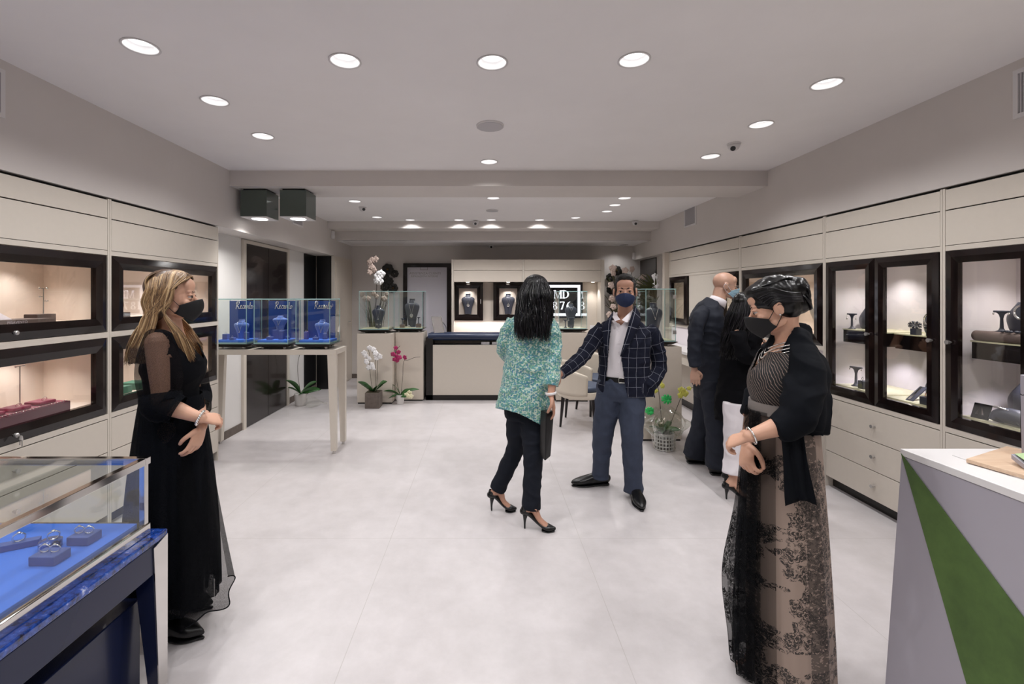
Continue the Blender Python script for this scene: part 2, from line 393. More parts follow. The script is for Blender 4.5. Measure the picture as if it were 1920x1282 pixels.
def text_mesh(body, size, extrude=.002, bold=0.0, spacing=1.0, align='CENTER'):
    cu = bpy.data.curves.new('text', 'FONT'); cu.body = body; cu.size = size; cu.extrude = extrude; cu.align_x = align; cu.align_y = 'CENTER'; cu.offset = bold; cu.space_character = spacing
    o = bpy.data.objects.new('text', cu); COL.objects.link(o); dg = bpy.context.evaluated_depsgraph_get(); dg.update()
    me = bpy.data.meshes.new_from_object(o.evaluated_get(dg)); bpy.data.objects.remove(o); bpy.data.curves.remove(cu)
    return [tuple(v.co) for v in me.vertices], [tuple(p.vertices) for p in me.polygons]
def lettering(name, body, size, mt, parent, org, ux, uz, extrude=.002, bold=0.0, spacing=1.0, align='CENTER', label=None):
    vs, fs = text_mesh(body, size, extrude, bold, spacing, align); ux = Vector(ux); uz = Vector(uz); un = ux.cross(uz); org = Vector(org)
    mb = MB(); mb.add([org + ux*v[0] + uz*v[1] + un*v[2] for v in vs], fs); return mb.build(name, mt, parent, label=label)
def light(name, kind, loc, energy, parent=None, color=(1, .97, .94), size=.1, spot=None, rot=None, blend=.5, size_y=None):
    L = bpy.data.lights.new(name, kind); L.energy = energy; L.color = color
    if kind == 'AREA':
        L.size = size
        if size_y: L.shape = 'RECTANGLE'; L.size_y = size_y
    else: L.shadow_soft_size = size
    if kind == 'SPOT': L.spot_size = math.radians(spot or 120); L.spot_blend = blend
    o = bpy.data.objects.new(name, L); COL.objects.link(o); o.location = Vector(loc) - (wloc(parent) if parent else Vector((0, 0, 0)))
    if parent: o.parent = parent
    if rot: o.rotation_euler = rot
    return o
def fuse(name, mb, m, parent, voxel=.005, smooth=4, sf=.5, post=None, cut=None, solid=0.0, aname=None, label=None, material=None, weld=True):
    me = bpy.data.meshes.new('tmp'); me.from_pydata(mb.v, [], mb.f); me.update()
    bm = bmesh.new(); bm.from_mesh(me); bmesh.ops.recalc_face_normals(bm, faces=bm.faces); bm.to_mesh(me); bm.free()
    o = bpy.data.objects.new('tmp', me); COL.objects.link(o)
    r = o.modifiers.new('r', 'REMESH'); r.mode = 'VOXEL'; r.voxel_size = voxel; r.adaptivity = 0
    if smooth: q = o.modifiers.new('s', 'SMOOTH'); q.iterations = smooth; q.factor = sf
    dg = bpy.context.evaluated_depsgraph_get(); dg.update()
    me2 = bpy.data.meshes.new_from_object(o.evaluated_get(dg)); bpy.data.objects.remove(o); bpy.data.meshes.remove(me)
    n = len(me2.vertices); A = np.empty(n*3); me2.vertices.foreach_get('co', A); A = A.reshape(-1, 3)
    N = np.empty(n*3); me2.vertices.foreach_get('normal', N); N = N.reshape(-1, 3)
    if post is not None: A = post(A, N)
    att = aname[1](A) if aname else None
    off = np.array(wloc(parent)) if parent else np.zeros(3)
    me2.vertices.foreach_set('co', (A - off).ravel())
    if att is not None: at = me2.attributes.new(aname[0], 'FLOAT_VECTOR', 'POINT'); at.data.foreach_set('vector', att.ravel())
    if cut is not None:
        bm = bmesh.new(); bm.from_mesh(me2); rm = cut(A); bm.verts.ensure_lookup_table()
        dl = [f for f in bm.faces if all(rm[v.index] for v in f.verts)]
        bmesh.ops.delete(bm, geom=dl, context='FACES')
        bd = [v for v in bm.verts if v.is_boundary]
        for _ in range(6): bmesh.ops.smooth_vert(bm, verts=bd, factor=.5, use_axis_x=True, use_axis_y=True, use_axis_z=True)
        bm.to_mesh(me2); bm.free()
    me2.update(); me2.polygons.foreach_set('use_smooth', [True]*len(me2.polygons)); me2.name = name
    ob = bpy.data.objects.new(name, me2); COL.objects.link(ob); me2.materials.clear(); me2.materials.append(m)
    if parent: ob.parent = parent
    if solid: md = ob.modifiers.new('thickness', 'SOLIDIFY'); md.thickness = solid; md.offset = -1
    if label: ob['label'] = label
    return ob
def wrinkle(amp, sx, sy, sz, seed=0.0, sharp=False):
    def f(A, N):
        out = A.copy()
        for i in range(len(A)):
            p = A[i]; v = noise.noise(Vector((p[0]*sx+seed, p[1]*sy+seed*1.3, p[2]*sz-seed)))
            if sharp: v = max(-.35, .4 - abs(v)*2)
            out[i] = p + N[i]*v*amp
        return out
    return f
def chain(*fs):
    def f(A, N):
        for g in fs: A = g(A, N)
        return A
    return f
# ================================================================ THE ROOM
XL, XR = -2.51, 2.77          # bulkhead / cabinet planes
C1, C2, C3 = 2.77, 2.72, 2.465
struct(MB().box(-3.4, 3.5, -3.3, 8.9, -.1, 0).build('floor', M['floor']))
def ceiling_slab(name, x0, x1, y0, y1, z, holes, R):
    loops = [[Vector((x0,y0,0)), Vector((x1,y0,0)), Vector((x1,y1,0)), Vector((x0,y1,0))]]
    for hx, hy in holes: loops.append([Vector((hx+R*math.cos(-2*math.pi*k/28), hy+R*math.sin(-2*math.pi*k/28), 0)) for k in range(28)])
    tri = geometry.tessellate_polygon(loops); flat = [p for l in loops for p in l]
    o = MB().add([(p.x, p.y, z) for p in flat], tri).build(name, M['ceiling']); struct(o)
    # upper side so no light leaks in from above the recesses
    return o
def lp(px, py, z):
    p = Pz(px, py, z); return (p.x, p.y)
L1 = [lp(*q, C1) for q in [(264,87),(403,189),(493,255),(647,114),(923,117),(1189,112),(1550,157),(1427,233),(1332,293),(917,303)]]
B1 = [(-1.69,1.55),(-1.69,.8),(-.72,.7),(.02,.7),(.78,.7),(1.97,1.72),(1.97,1.1),(-1.69,-.3),(.02,-.8),(1.97,-.1),(-.9,-1.6),(1.1,-1.6)]
L2 = [lp(*q, C2) for q in [(665,377),(707,407),(769,412),(861,413),(921,413),(925,371),(1153,384),(1138,396),(1171,371),(1079,408),(1012,412)]]
L2 = [(x, min(y, 7.08)) for x, y in L2]
L3 = [lp(1170, 459, C3)]
RL = .075
ceiling_slab('ceiling', XL, XR, -3.2, 4.46, C1, L1 + B1, RL)
ceiling_slab('ceiling', XL, XR, 4.97, 7.22, C2, L2, RL)
ceiling_slab('ceiling', XL, XR, 7.60, 8.5, C3, L3, RL)
struct(MB().box(XL, XR, -3.2, 8.5, 2.90, 2.95).build('ceiling', M['ceiling']))
struct(MB().box(XL, XR, 4.46, 4.97, 2.617, 2.9).build('trim_1', M['wall']))
struct(MB().box(XL, XR, 7.22, 7.60, 2.61, 2.9).build('trim_2', M['wall']))
struct(MB().box(XL, XR, 7.60, 7.63, C3, 2.9).build('trim_3', M['wall']))
struct(MB().box(-3.1, XL+.004, -3.2, 8.5, 2.2, 2.95).build('trim_4', M['wall']))
struct(MB().box(XR-.004, 3.3, -3.2, 8.5, 2.2, 2.95).build('trim_5', M['wall']))
struct(MB().add([(-2.4,7.66,C3-.004),(-1.32,7.66,C3-.004),(-1.5,8.2,C3-.004),(-2.4,8.2,C3-.004)], [(0,1,2,3)]).build('trim_6', M['trimwhite'], solid=.006))
struct(MB().box(-3.1, 3.3, 8.5, 8.6, 0, 2.95).build('wall_back', M['wall']))
struct(MB().box(-3.1, 3.3, -3.3, -3.2, 0, 2.95).build('wall_front', M['wallwhite']))
struct(MB().box(-3.1, XL, -3.2, 1.79, 0, 2.2).build('wall_left', M['cream']))
struct(MB().box(-3.1, -2.80, 4.29, 7.5, 0, 2.2).box(-3.1, -3.0, 1.79, 4.29, 0, 2.2).build('wall_left', M['wallwhite']))
struct(MB().box(-3.1, -2.49, 7.5, 8.5, 0, 2.2).build('wall_left', M['beige']))
struct(MB().box(XR, 3.3, -3.2, 1.79, 0, 2.2).build('wall_right', M['cream']))
struct(MB().box(3.25, 3.3, 1.79, 6.86, 0, 2.2).box(2.90, 3.3, 6.86, 8.5, 0, 2.2).build('wall_right', M['wall']))
struct(MB().box(-2.80, -2.788, 4.29, 5.22, 0, .085).box(-2.80, -2.788, 6.44, 7.5, 0, .085).build('baseboard_left', M['potgrey']))
struct(MB().box(-3.1, 2.9, 8.488, 8.5, 0, .08).build('baseboard_back', M['potgrey']))
# dark double door in the left recess
o = MB().box(-2.815, -2.785, 5.28, 5.836, .005, 2.15).box(-2.815, -2.785, 5.844, 6.38, .005, 2.15).build('door_1', M['blackpanel']); struct(o, 'tall dark gloss double door')
MB().box(-2.83, -2.77, 5.22, 5.28, 0, 2.19).box(-2.83, -2.77, 6.38, 6.44, 0, 2.19).box(-2.83, -2.77, 5.28, 6.38, 2.15, 2.19).build('door_frame', M['cream'], o)
o = MB().box(-2.80, -2.786, 7.02, 7.49, .085, 2.19).build('door_2', M['black']); struct(o, 'narrow black panel')
o = MB().box(-2.775, -2.53, 7.485, 7.5, .005, 2.19).build('door_3', M['black']); struct(o, 'narrow black panel facing the shop')
MB().box(-2.53, -2.485, 7.48, 7.52, 0, 2.19).build('door_frame', M['cream'], o)
o = MB().box(-2.492, -2.478, 7.58, 8.40, .01, 2.12).build('door_4', M['beige'], bevel=.002); struct(o, 'flush beige door')
p = P(649.5, 602.6, 8.2); MB().tube([(-2.478, 8.25, p.z), (-2.44, 8.25, p.z), (-2.44, 8.14, p.z)], .008, n=8, sub=1).build('door_handle', M['steel'], o)
# right recess: dark mirror panel and beige column
struct(MB().box(2.885, 2.9, 7.7, 8.48, .9, 2.19).build('door_5', M['blackpanel']), 'tall dark glossy panel beside the back wall')
struct(MB().box(2.70, 3.2, 6.86, 6.94, 0, 2.19).build('trim_7', M['beige']))

# ---------------------------------------------------------------- ceiling fittings
WH = {}
def downlight(x, y, z, lab, power=None, group='recessed ceiling downlights'):
    t = thing('ceiling_downlight', (x, y, z), lab, 'ceiling light', group)
    MB().shell((x, y, z), [(.082, -.001), (.083, -.004), (.074, -.005), (.0725, .002)], 32).build('trim_ring', M['trimwhite'], t, smooth=True)
    MB().shell((x, y, z), [(.073, -.001), (.062, .028), (.056, .030), (.055, .05)], 32).build('reflector', M['lampwhite'], t, smooth=True)
    MB().lathe((x, y, z), [(.056, .048), (.056, .052)], 28).build('lamp_disc', M['lamp'], t)
    light('lamp', 'SPOT', (x, y, z-.012), power or SPOT_W, t, size=.045, spot=138, blend=.9, color=(1, .985, .985))
Ln = ['nearest the left bulkhead', 'second in the row along the left bulkhead', 'third in the row along the left bulkhead', 'left of centre in the front cross row', 'in the centre of the front cross row', 'right of centre in the front cross row',
      'nearest in the row along the right bulkhead', 'second in the row along the right bulkhead', 'beside the dome camera near the first beam', 'above the green-coated woman, just before the first beam']
for i, (x, y) in enumerate(L1): downlight(x, y, C1, 'round white recessed downlight ' + Ln[i])
for x, y in B1: downlight(x, y, C1, 'round recessed downlight near the shop entrance', group='downlights near the entrance')
Lr = ['alone at far left behind the first beam', 'first from the left before the second beam', 'second from the left before the second beam', 'left of the small dome camera before the second beam', 'right of the small dome camera before the second beam',
      'in the centre, nearest behind the first beam', 'second in the diagonal trio at right', 'last in the diagonal trio at right', 'nearest in the diagonal trio at right', 'rightmost before the second beam', 'second from the right before the second beam']
for i, (x, y) in enumerate(L2): downlight(x, y, C2, 'small round downlight ' + Lr[i], power=SPOT_W*1.15)
downlight(L3[0][0]-.12, L3[0][1]-.1, C3, 'small round downlight in the low ceiling at the back right corner', power=SPOT_W*.35)
def speaker(px, py, z, r, lab):
    x, y = lp(px, py, z); t = thing('ceiling_speaker', (x, y, z), lab, 'ceiling speaker')
    MB().lathe((x, y, z), [(r, -.012), (r*1.02, -.002), (r*1.02, 0)], 40).build('rim', M['trimwhite'], t, smooth=True)
    MB().lathe((x, y, z), [(r*.95, -.014), (r*.95, -.006)], 40).build('grille', M['grille'], t)
speaker(919, 235, C1, .098, 'large round grey ceiling speaker before the first beam')
speaker(923, 394, C2, .085, 'small round grey ceiling speaker behind the first beam')
def dome(px, py, z, yy, lab, aim=(-.5, -1, -.6), wall=False):
    if yy is None: x, y = lp(px, py-4, z)
    else: p = P(px, py, yy); x, y = p.x, yy; 
    t = thing('security_camera', (x, y, z), lab, 'security camera')
    MB().lathe((x, y, z), [(.05, -.012), (.052, 0)], 28).build('base', M['trimwhite'], t, smooth=True, angle=40)
    MB().lathe((x, y, z), [(.0, -.062), (.02, -.058), (.036, -.045), (.045, -.025), (.046, -.01)], 28).build('dome', M['trimwhite'], t, smooth=True)
    a = Vector(aim).normalized(); c = Vector((x, y, z-.018)); MB().cyl(c + a*.028, c + a*.048, .021, .019).build('lens', M['black'], t)
dome(1376, 273, C1, None, 'white dome security camera between the downlights at right', (-.5, -.6, -.75))
dome(680, 392, C2, None, 'white dome camera at left behind the first beam', (.6, -.8, -.5))
for px, py, Y, z, lab in [(892, 417, 7.2, C2-.02, 'white dome camera hanging in front of the middle of the second beam'), (1191, 417, 7.2, C2-.02, 'white dome camera at the right end of the second beam')]: dome(px, py, z, Y-.06, lab, (-.1, -1, -.5))
dome(921, 463, C3, 8.36, 'white dome camera on the low ceiling above the back showcase', (0, -1, -.5))
def vent(side, px0, px1, py0, py1, lab):
    X = XL+.004 if side < 0 else XR-.004; Y1 = X*FP/(px0-VX); Y2 = X*FP/(px1-VX); y0, y1 = sorted((Y1, Y2)); z1 = CAMH+(VY-py0)/FP*y1; z0 = CAMH+(VY-py1)/FP*y1
    t = thing('air_vent', (X, (y0+y1)/2, (z0+z1)/2), lab, 'air vent'); d = .012*(-side)
    mb = MB(); mb.frame('x', y0, y1, z0, z1, X+d, X, .022); mb.build('vent_frame', M['trimwhite'], t)
    g = MB(); n = max(8, int((y1-y0)/.018))
    for k in range(n): yy = y0+.02+(y1-y0-.04)*k/n; g.box(X, X+d*.6, yy, yy+.008, z0+.02, z1-.02)
    g.box(X, X+d*.1, y0+.02, y1-.02, z0+.02, z1-.02); g.build('grille', M['grille'], t)
vent(1, 1306, 1284, 387, 428, 'white framed air vent on the right bulkhead above the far cabinets')
vent(1, 1990, 1903, 134, 224, 'white framed air vent on the right bulkhead at the picture edge')
vent(-1, -70, 6, 132, 222, 'white framed air vent on the left bulkhead at the picture edge')
vent(-1, 547, 567, 412, 427, 'small air vent on the left bulkhead below the mirrored cube lamps')
for px, py, Y, X, lab in [(629, 440, 7.42, XL+.004, 'small white motion sensor high on the left bulkhead'), (1178, 480, 8.4, XR-.004, 'small white motion sensor in the back right corner')]:
    z = CAMH+(VY-py)/FP*Y; s = 1 if X < 0 else -1
    t = thing('motion_sensor', (X, Y, z), lab, 'sensor'); MB().box(X, X+s*.045, Y-.03, Y+.03, z-.065, z+.065).build('housing', M['trimwhite'], t, bevel=.01)
    MB().ell((X+s*.045, Y, z-.03), (.006, .02, .02)).build('lens', M['paper'], t, smooth=True)
# mirrored cube lamps under the first beam
for x0, x1, lab in [(450.5, 499.9, 'smoked-mirror cube ceiling lamp next to the left bulkhead'), (524.4, 573.9, 'smoked-mirror cube ceiling lamp, the one farther from the bulkhead')]:
    Y = 4.55; a = P(x0, 407, Y).x; b = P(x1, 407, Y).x; zb = P(0, 406.5, Y).z; zt = 2.60; s = b-a
    t = thing('cube_lamp', ((a+b)/2, Y+s/2, 2.617), lab, 'ceiling lamp', 'mirrored cube ceiling lamps')
    MB().box(a, b, Y, Y+s, zb+.006, zt).build('housing', M['smoke'], t, bevel=.002)
    MB().box(a+.02, b-.02, Y+.02, Y+s-.02, zt, 2.617).build('mounting_plate', M['black'], t)
    MB().box(a, b, Y, Y+s, zb, zb+.006).build('base_plate', M['trimwhite'], t)
    MB().lathe(((a+b)/2, Y+s/2, zb), [(.075, -.003), (.075, 0)], 32).build('lamp_disc', M['lamp'], t)
    light('lamp', 'SPOT', ((a+b)/2, Y+s/2, zb-.02), SPOT_W*1.3, t, size=.05, spot=140, blend=.8)

# ---------------------------------------------------------------- wall cabinets
def knob(mb_parent, x, y, z, sx):
    MB().tube([(x, y, z), (x+sx*.012, y, z), (x+sx*.014, y, z), (x+sx*.028, y, z)], [.006, .006, .011, .013], n=14, sub=1).build('knob', M['steel'], mb_parent, smooth=True, angle=50)
def spotlamp(t, x, y, z, power, col=(1, .90, .80), lab=True):
    MB().lathe((x, y, z), [(.03, -.003), (.03, 0)], 24).build('spot_lamp', M['lampsmall'], t)
    light('lamp', 'SPOT', (x, y, z-.01), power, t, size=.02, spot=115, blend=.8, color=col)
def cab(side, y0, y1, kind, lab):
    X = (XL if side < 0 else XR); s = -side; D = .44            # s: direction into the room
    bx = X - s*D
    t = thing('wall_cabinet', (X, (y0+y1)/2, 0), lab, 'cabinet', 'built-in cream wall cabinets')
    post = .03; b = MB()
    def bb(d0, d1, a0, a1, z0, z1): b.box(X - s*d0, X - s*d1, a0, a1, z0, z1)
    e = .001
    bb(0, D, y1-post/2, y1-e, 0, 2.19); bb(0, D, y0+e, y0+post/2, 0, 2.19)
    bb(.002, D, y0+post/2, y1-post/2, 1.815, 1.845); bb(.0, D, y0+post/2, y1-post/2, .728, .76 if kind != 'desk' else .758)
    bb(.43, D, y0+post/2, y1-post/2, .08, 2.19)
    if kind == 'windows': bb(0, D, y0+post/2, y1-post/2, 1.268, 1.304)
    if kind == 'desk': bb(0, D, y0+post/2, y1-post/2, 1.095, 1.13)
    b.build('body', M['cream'], t)
    for q, z0, z1 in (('upper_gap_shade', 1.845, 2.19), ('lower_gap_shade', .085, .728)): MB().box(X - s*.012, X - s*.05, y0+.016, y1-.016, z0, z1).build(q, M['gap'], t)  # near-black sheets paint the shade in the joints between the fronts
    for z0, z1 in ((1.848, 2.055), (2.062, 2.182)): MB().box(X - s*.0, X - s*.02, y0+post/2+.002, y1-post/2-.002, z0, z1).build('upper_panel', M['cream'], t, bevel=.001)
    MB().box(X - s*.06, X - s*.1, y0+.002, y1-.002, 0, .083).build('plinth', M['kick'], t)
    if kind != 'desk':
        for z0, z1 in ((.507, .722), (.297, .502), (.088, .292)):
            d = MB().box(X - s*.0, X - s*.02, y0+post/2+.002, y1-post/2-.002, z0, z1).build('drawer', M['cream'], t, bevel=.0015)
            knob(d, X, (y0+y1)/2, (z0+z1)/2, s)
    cy = (y0+y1)/2
    if kind == 'windows':
        for z0, z1, lining in ((1.304, 1.815, 'lining'), (.76, 1.268, 'lining')):
            l = MB(); i = .0165
            l.box(X - s*.42, X - s*.43, y0+i, y1-i, z0, z1); l.box(X - s*.04, X - s*.42, y0+i, y0+i+.006, z0, z1); l.box(X - s*.04, X - s*.42, y1-i-.006, y1-i, z0, z1)
            l.box(X - s*.04, X - s*.42, y0+i, y1-i, z1-.006, z1); l.box(X - s*.035, X - s*.42, y0+i, y1-i, z0, z0+.08); l.build('lining', M[lining], t)
            dr = MB().frame('x', y0+.022, y1-.022, z0+.004, z1-.004, X + s*.012, X - s*.03, .088, bevel=-s*.014).build('display_door', M['wood'], t)
            MB().box(X - s*.012, X - s*.016, y0+.1, y1-.1, z0+.085, z1-.085).build('glass_pane', M['glasscab'], dr)
            MB().tube([(X + s*.012, cy, z0+.045), (X + s*.022, cy, z0+.045), (X + s*.026, cy, z0+.045)], [.012, .012, .008], n=14, sub=1).build('lock', M['steel'], dr, smooth=True, angle=40)
            for yy in (y0+.34*(y1-y0), y0+.78*(y1-y0)): spotlamp(t, X - s*.27, yy, z1-.008, CAB_W, (1, .95, .92))
    if kind == 'glass':
        l = MB(); i = .0165
        l.box(X - s*.42, X - s*.43, y0+i, y1-i, .76, 1.815); l.box(X - s*.04, X - s*.42, y0+i, y0+i+.006, .76, 1.815); l.box(X - s*.04, X - s*.42, y1-i-.006, y1-i, .76, 1.815)
        l.box(X - s*.04, X - s*.42, y0+i, y1-i, 1.809, 1.815); l.box(X - s*.035, X - s*.42, y0+i, y1-i, .76, .825); l.build('lining', M['lining2'], t)
        n = 2; wd = (y1-y0-.04)/n
        for k in range(n):
            a0 = y0+.02+k*wd+.002; a1 = a0+wd-.004
            dr = MB().frame('x', a0, a1, .762, 1.812, X + s*.010, X - s*.022, .072, bevel=-s*.008).build('glass_door', M['wood'], t)
            MB().box(X - s*.004, X - s*.008, a0+.07, a1-.07, .83, 1.745).build('glass_pane', M['glasscab'], dr)
            ky = (a0+.035) if (k == 1 or y0 < 2.0) else (a1-.035)
            if y0 < 2.0: ky = a1-.035 if k == 1 else a0+.035
            else: ky = a0+.035 if k == 0 else a0+.035
            knob(dr, X + s*.008, ky, 1.27, s)
            m0 = a0+.02; m1 = a1-.05
            sh = MB().box(X - s*.10, X - s*.42, m0, m1, 1.178, 1.274).build('display_shelf', M['wood'], t)
            MB().box(X - s*.095, X - s*.42, m0-.004, m1+.004, 1.275, 1.283).build('acrylic_sheet', M['acrylic'], sh)
            MB().box(X - s*.05, X - s*.42, m0-.01, m1+.02, .826, .838).build('acrylic_base', M['acrylic'], t)
            for zz, pw in ((1.808, 1.5), (1.176, 1.2)): spotlamp(t, X - s*.24, (m0+m1)/2, zz, CAB_W*pw, (1, .95, .92) if zz > 1.5 else (.95, .90, 1))
    if kind == 'desk':
        dr = MB().frame('x', y0+.022, y1-.022, 1.132, 1.812, X + s*.012, X - s*.03, .088, bevel=-s*.014).build('display_door', M['wood'], t)
        MB().box(X - s*.012, X - s*.016, y0+.1, y1-.1, 1.215, 1.73).build('glass_pane', M['glasscab'], dr)
        l = MB(); l.box(X - s*.42, X - s*.43, y0+.017, y1-.017, 1.13, 1.815); l.box(X - s*.04, X - s*.42, y0+.017, y0+.023, 1.13, 1.815); l.box(X - s*.04, X - s*.42, y1-.023, y1-.017, 1.13, 1.815); l.box(X - s*.04, X - s*.42, y0+.017, y1-.017, 1.809, 1.815); l.box(X - s*.035, X - s*.42, y0+.017, y1-.017, 1.13, 1.205); l.build('lining', M['lining'], t)
        for yy in (y0+.35*(y1-y0), y0+.7*(y1-y0)): spotlamp(t, X - s*.25, yy, 1.806, CAB_W*1.1)
        MB().box(X - s*.02, X - s*.06, y0+.016, y1-.016, .76, 1.094).build('back_panel', M['lining2'], t)
        MB().box(X - s*.0, X - s*.011, y0+.016, y1-.016, .085, .727).build('lower_panel', M['cream'], t)
    return t
cab(-1, 1.80, 3.04, 'windows', 'cream wall cabinet at far left holding a grey tray above and burgundy velvet below')
cab(-1, 3.04, 4.28, 'windows', 'cream wall cabinet with dark display windows behind the blonde woman')
cab(1, 2.757, 3.72, 'glass', 'cream cabinet with two tall dark framed glass doors behind the woman in the lace gown')
cab(1, 1.797, 2.757, 'glass', 'cream cabinet with tall glass doors at the right picture edge')
cab(1, 3.72, 4.94, 'desk', 'cream wall cabinet with a wide dark display window behind the woman in the shawl')
# far right module: flat panels, small dark window, niche
t = thing('wall_cabinet', (XR, 5.9, 0), 'cream wall unit with a small dark framed window at the far right end', 'cabinet', 'built-in cream wall cabinets')
mb = MB(); mb.box(XR, 3.2, 4.942, 4.972, 0, 2.19); mb.box(XR, 3.2, 6.82, 6.859, 0, 2.19); mb.box(XR, 3.2, 4.972, 6.82, 1.815, 1.845); mb.box(3.1, 3.2, 4.972, 6.82, .08, 2.19)
mb.box(XR+.005, 3.1, 5.35, 6.2, 1.13, 1.815); mb.box(XR, 3.1, 4.972, 6.82, 1.10, 1.13)
mb.build('body', M['cream'], t)
for z0, z1 in ((1.848, 2.055), (2.062, 2.182)): MB().box(XR, XR+.02, 4.975, 6.818, z0, z1).build('upper_panel', M['cream'], t, bevel=.001)
MB().box(XR+.02, XR+.06, 4.975, 6.818, .76, 1.10).build('back_panel', M['lining2'], t)
MB().box(XR+.02, XR+.06, 4.975, 6.818, .085, .727).build('lower_panel', M['cream'], t)
MB().box(XR+.01, XR+.1, 4.975, 6.818, 0, .085).build('plinth', M['kick'], t)
MB().box(XR+.008, XR+.05, 4.975, 6.818, 2.0, 2.19).build('upper_gap_shade', M['gap'], t)  # black sheet puts shade into the joint of the upper panels
for a0, a1 in ((6.22, 6.81), (4.985, 5.34)):
    dr = MB().frame('x', a0, a1, 1.135, 1.812, XR-.03, XR+.02, .085, bevel=.012).build('display_door', M['wood'], t)
    MB().box(XR+.004, XR+.008, a0+.08, a1-.08, 1.21, 1.73).build('glass_pane', M['glasscab'], dr)
    spotlamp(t, 3.0, (a0+a1)/2, 1.80, CAB_W*1.1)
# desk shelf running below the right display windows
t = thing('wall_desk', (2.6, 5.3, .8), 'long cream desk shelf below the right wall display windows behind the two suited visitors', 'desk')
MB().box(2.45, XR-.002, 3.76, 6.80, .815, .85).build('desk_top', M['trimwhite'], t, bevel=.002)
MB().box(2.47, XR-.002, 3.78, 6.78, .68, .814).build('drawer_box', M['cream'], t, bevel=.002)
# ================================================================ DISPLAY FURNITURE AND JEWELLERY
def bust_mb(c, h, w, d, neck=True, face=-1, rot=0.0):
    # necklace bust: oval neck, round shoulders, tapering to the foot; face=-1 looks to the camera
    prof = [(0, .50, .62), (.10, .52, .60), (.30, .62, .66), (.50, .82, .86), (.64, .97, 1.0), (.73, 1.0, .98), (.80, .88, .86), (.845, .60, .68), (.88, .40, .58), (.94, .36, .55), (1.0, .36, .55)]
    pts = [(c[0], c[1] + (.10*d if z > .9 else 0), c[2]+h*z) for z, a, b in prof]
    mb = MB(); mb.tube(pts, [(w/2*a, d/2*b) for z, a, b in prof], ref=(math.sin(rot), -math.cos(rot), 0) if True else None, n=28, sub=3); return mb
def make_bust(x, y, z, h, w, d, m, lab, group=None, rot=0.0):
    t = thing('necklace_bust', (x, y, z), lab, 'necklace display bust', group)
    bust_mb((x, y, z), h, w, d, rot=rot).build('bust_body', m, t, smooth=True, angle=50)
    q = (x, y+.05*d, z+h); MB().tube([(q[0], q[1], q[2]-.002), (q[0], q[1], q[2]+.002)], [(w*.17, d*.275)]*2, ref=(math.sin(rot), -math.cos(rot), 0), n=24, sub=1).build('neck_cap', M['silver'] if m is M['bust'] else m, t)
    return t
def necklace(x, y, z, h, w, d, drop, pend, lab, metal='silver', rot=0.0, kind='disc'):
    # V shaped chain lying on the bust's front
    t = thing('pendant_necklace', (x, y-d*.5, z+h*.7), lab, 'necklace', 'necklaces on display')
    f = Vector((math.sin(rot), -math.cos(rot), 0)); sd = Vector((math.cos(rot), math.sin(rot), 0)); c = Vector((x, y, z))
    L = [c + sd*(-.20*w) + f*(d*.12) + V(0, 0, h*.90), c + sd*(-.19*w) + f*(d*.36) + V(0, 0, h*.845), c + sd*(-.09*w) + f*(d*.50) + V(0, 0, h*(.86-drop*.55)), c + f*(d*.52) + V(0, 0, h*(.86-drop))]
    R = [c + (p-c) - sd*2*(p-c).dot(sd) for p in L[::-1]]
    r = max(.0016, w*.011)
    MB().tube(L[:-1] + [L[-1]] + R[1:], r, n=6, sub=4).build('chain', M[metal], t, smooth=True)
    b = L[-1] + f*.003
    if pend > 0:
        mb = MB(); mb.tube([b + V(0, 0, -pend*.9) + f*0, b + V(0, 0, -pend*.9) + f*.005], [pend, pend*.8], n=20, sub=1); mb.tube([b + V(0, 0, 0), b + V(0, 0, -pend*.2)], pend*.25, n=8, sub=1); mb.build('pendant', M[metal], t, smooth=True, angle=40)
    return t
def block(name, x, y, z, w, d, h, m, lab, cat, group=None, bevel=.003, rot=0):
    o = MB().box(-w/2, w/2, -d/2, d/2, 0, h).build(name, M[m], bevel=bevel); o.location = (x, y, z); o.rotation_euler.z = rot; return tag(o, lab, cat, group)
def ringthing(x, y, z, r, lab, m='silver', tilt=.3, group='rings on display', rot=0.0):
    mb = MB(); n = 20; pts = [(r*math.cos(2*math.pi*k/n), 0, r+r*math.sin(2*math.pi*k/n)) for k in range(n+1)]
    mb.tube(pts, r*.16, n=7, sub=1, cap='open'); mb.ell((0, 0, 2.1*r), (r*.4, r*.35, r*.3), nu=8, nv=6)
    o = mb.build('ring', M[m], smooth=True); o.location = (x, y, z); o.rotation_euler = (tilt, 0, rot); return tag(o, lab, 'ring', group)
def earstand(x, y, z, h, lab, m='bust', rot=0.0, gm='silver', drop=.03):
    t = thing('earring_stand', (0, 0, 0), lab, 'earring stand', 'earring stands')
    mb = MB(); mb.lathe((0, 0, 0), [(h*.22, 0), (h*.22, h*.03), (h*.12, h*.08), (h*.07, h*.2), (h*.055, h*.7)], 20, sy=.8)
    mb.tube([(0, 0, h*.65), (0, 0, h*.85), (0, 0, h*.97)], [(h*.06, h*.03), (h*.12, h*.03), (h*.28, h*.035)], ref=(0, 1, 0), n=16, sub=3); mb.tube([(-h*.28, 0, h*.97), (h*.28, 0, h*.97)], h*.05, n=10, sub=1); mb.build('stand', M[m], t, smooth=True, angle=60, local=True)
    for s in (-1, 1):
        e = MB(); e.tube([(s*h*.27, -.006, h*.95), (s*h*.27, -.008, h*.95-drop)], .0012, n=6, sub=1); e.ell((s*h*.27, -.008, h*.95-drop), (.005, .004, .007), nu=8, nv=6); e.build('earring', M[gm], t, smooth=True, local=True)
    t.location = (x, y, z); t.rotation_euler.z = rot; return t
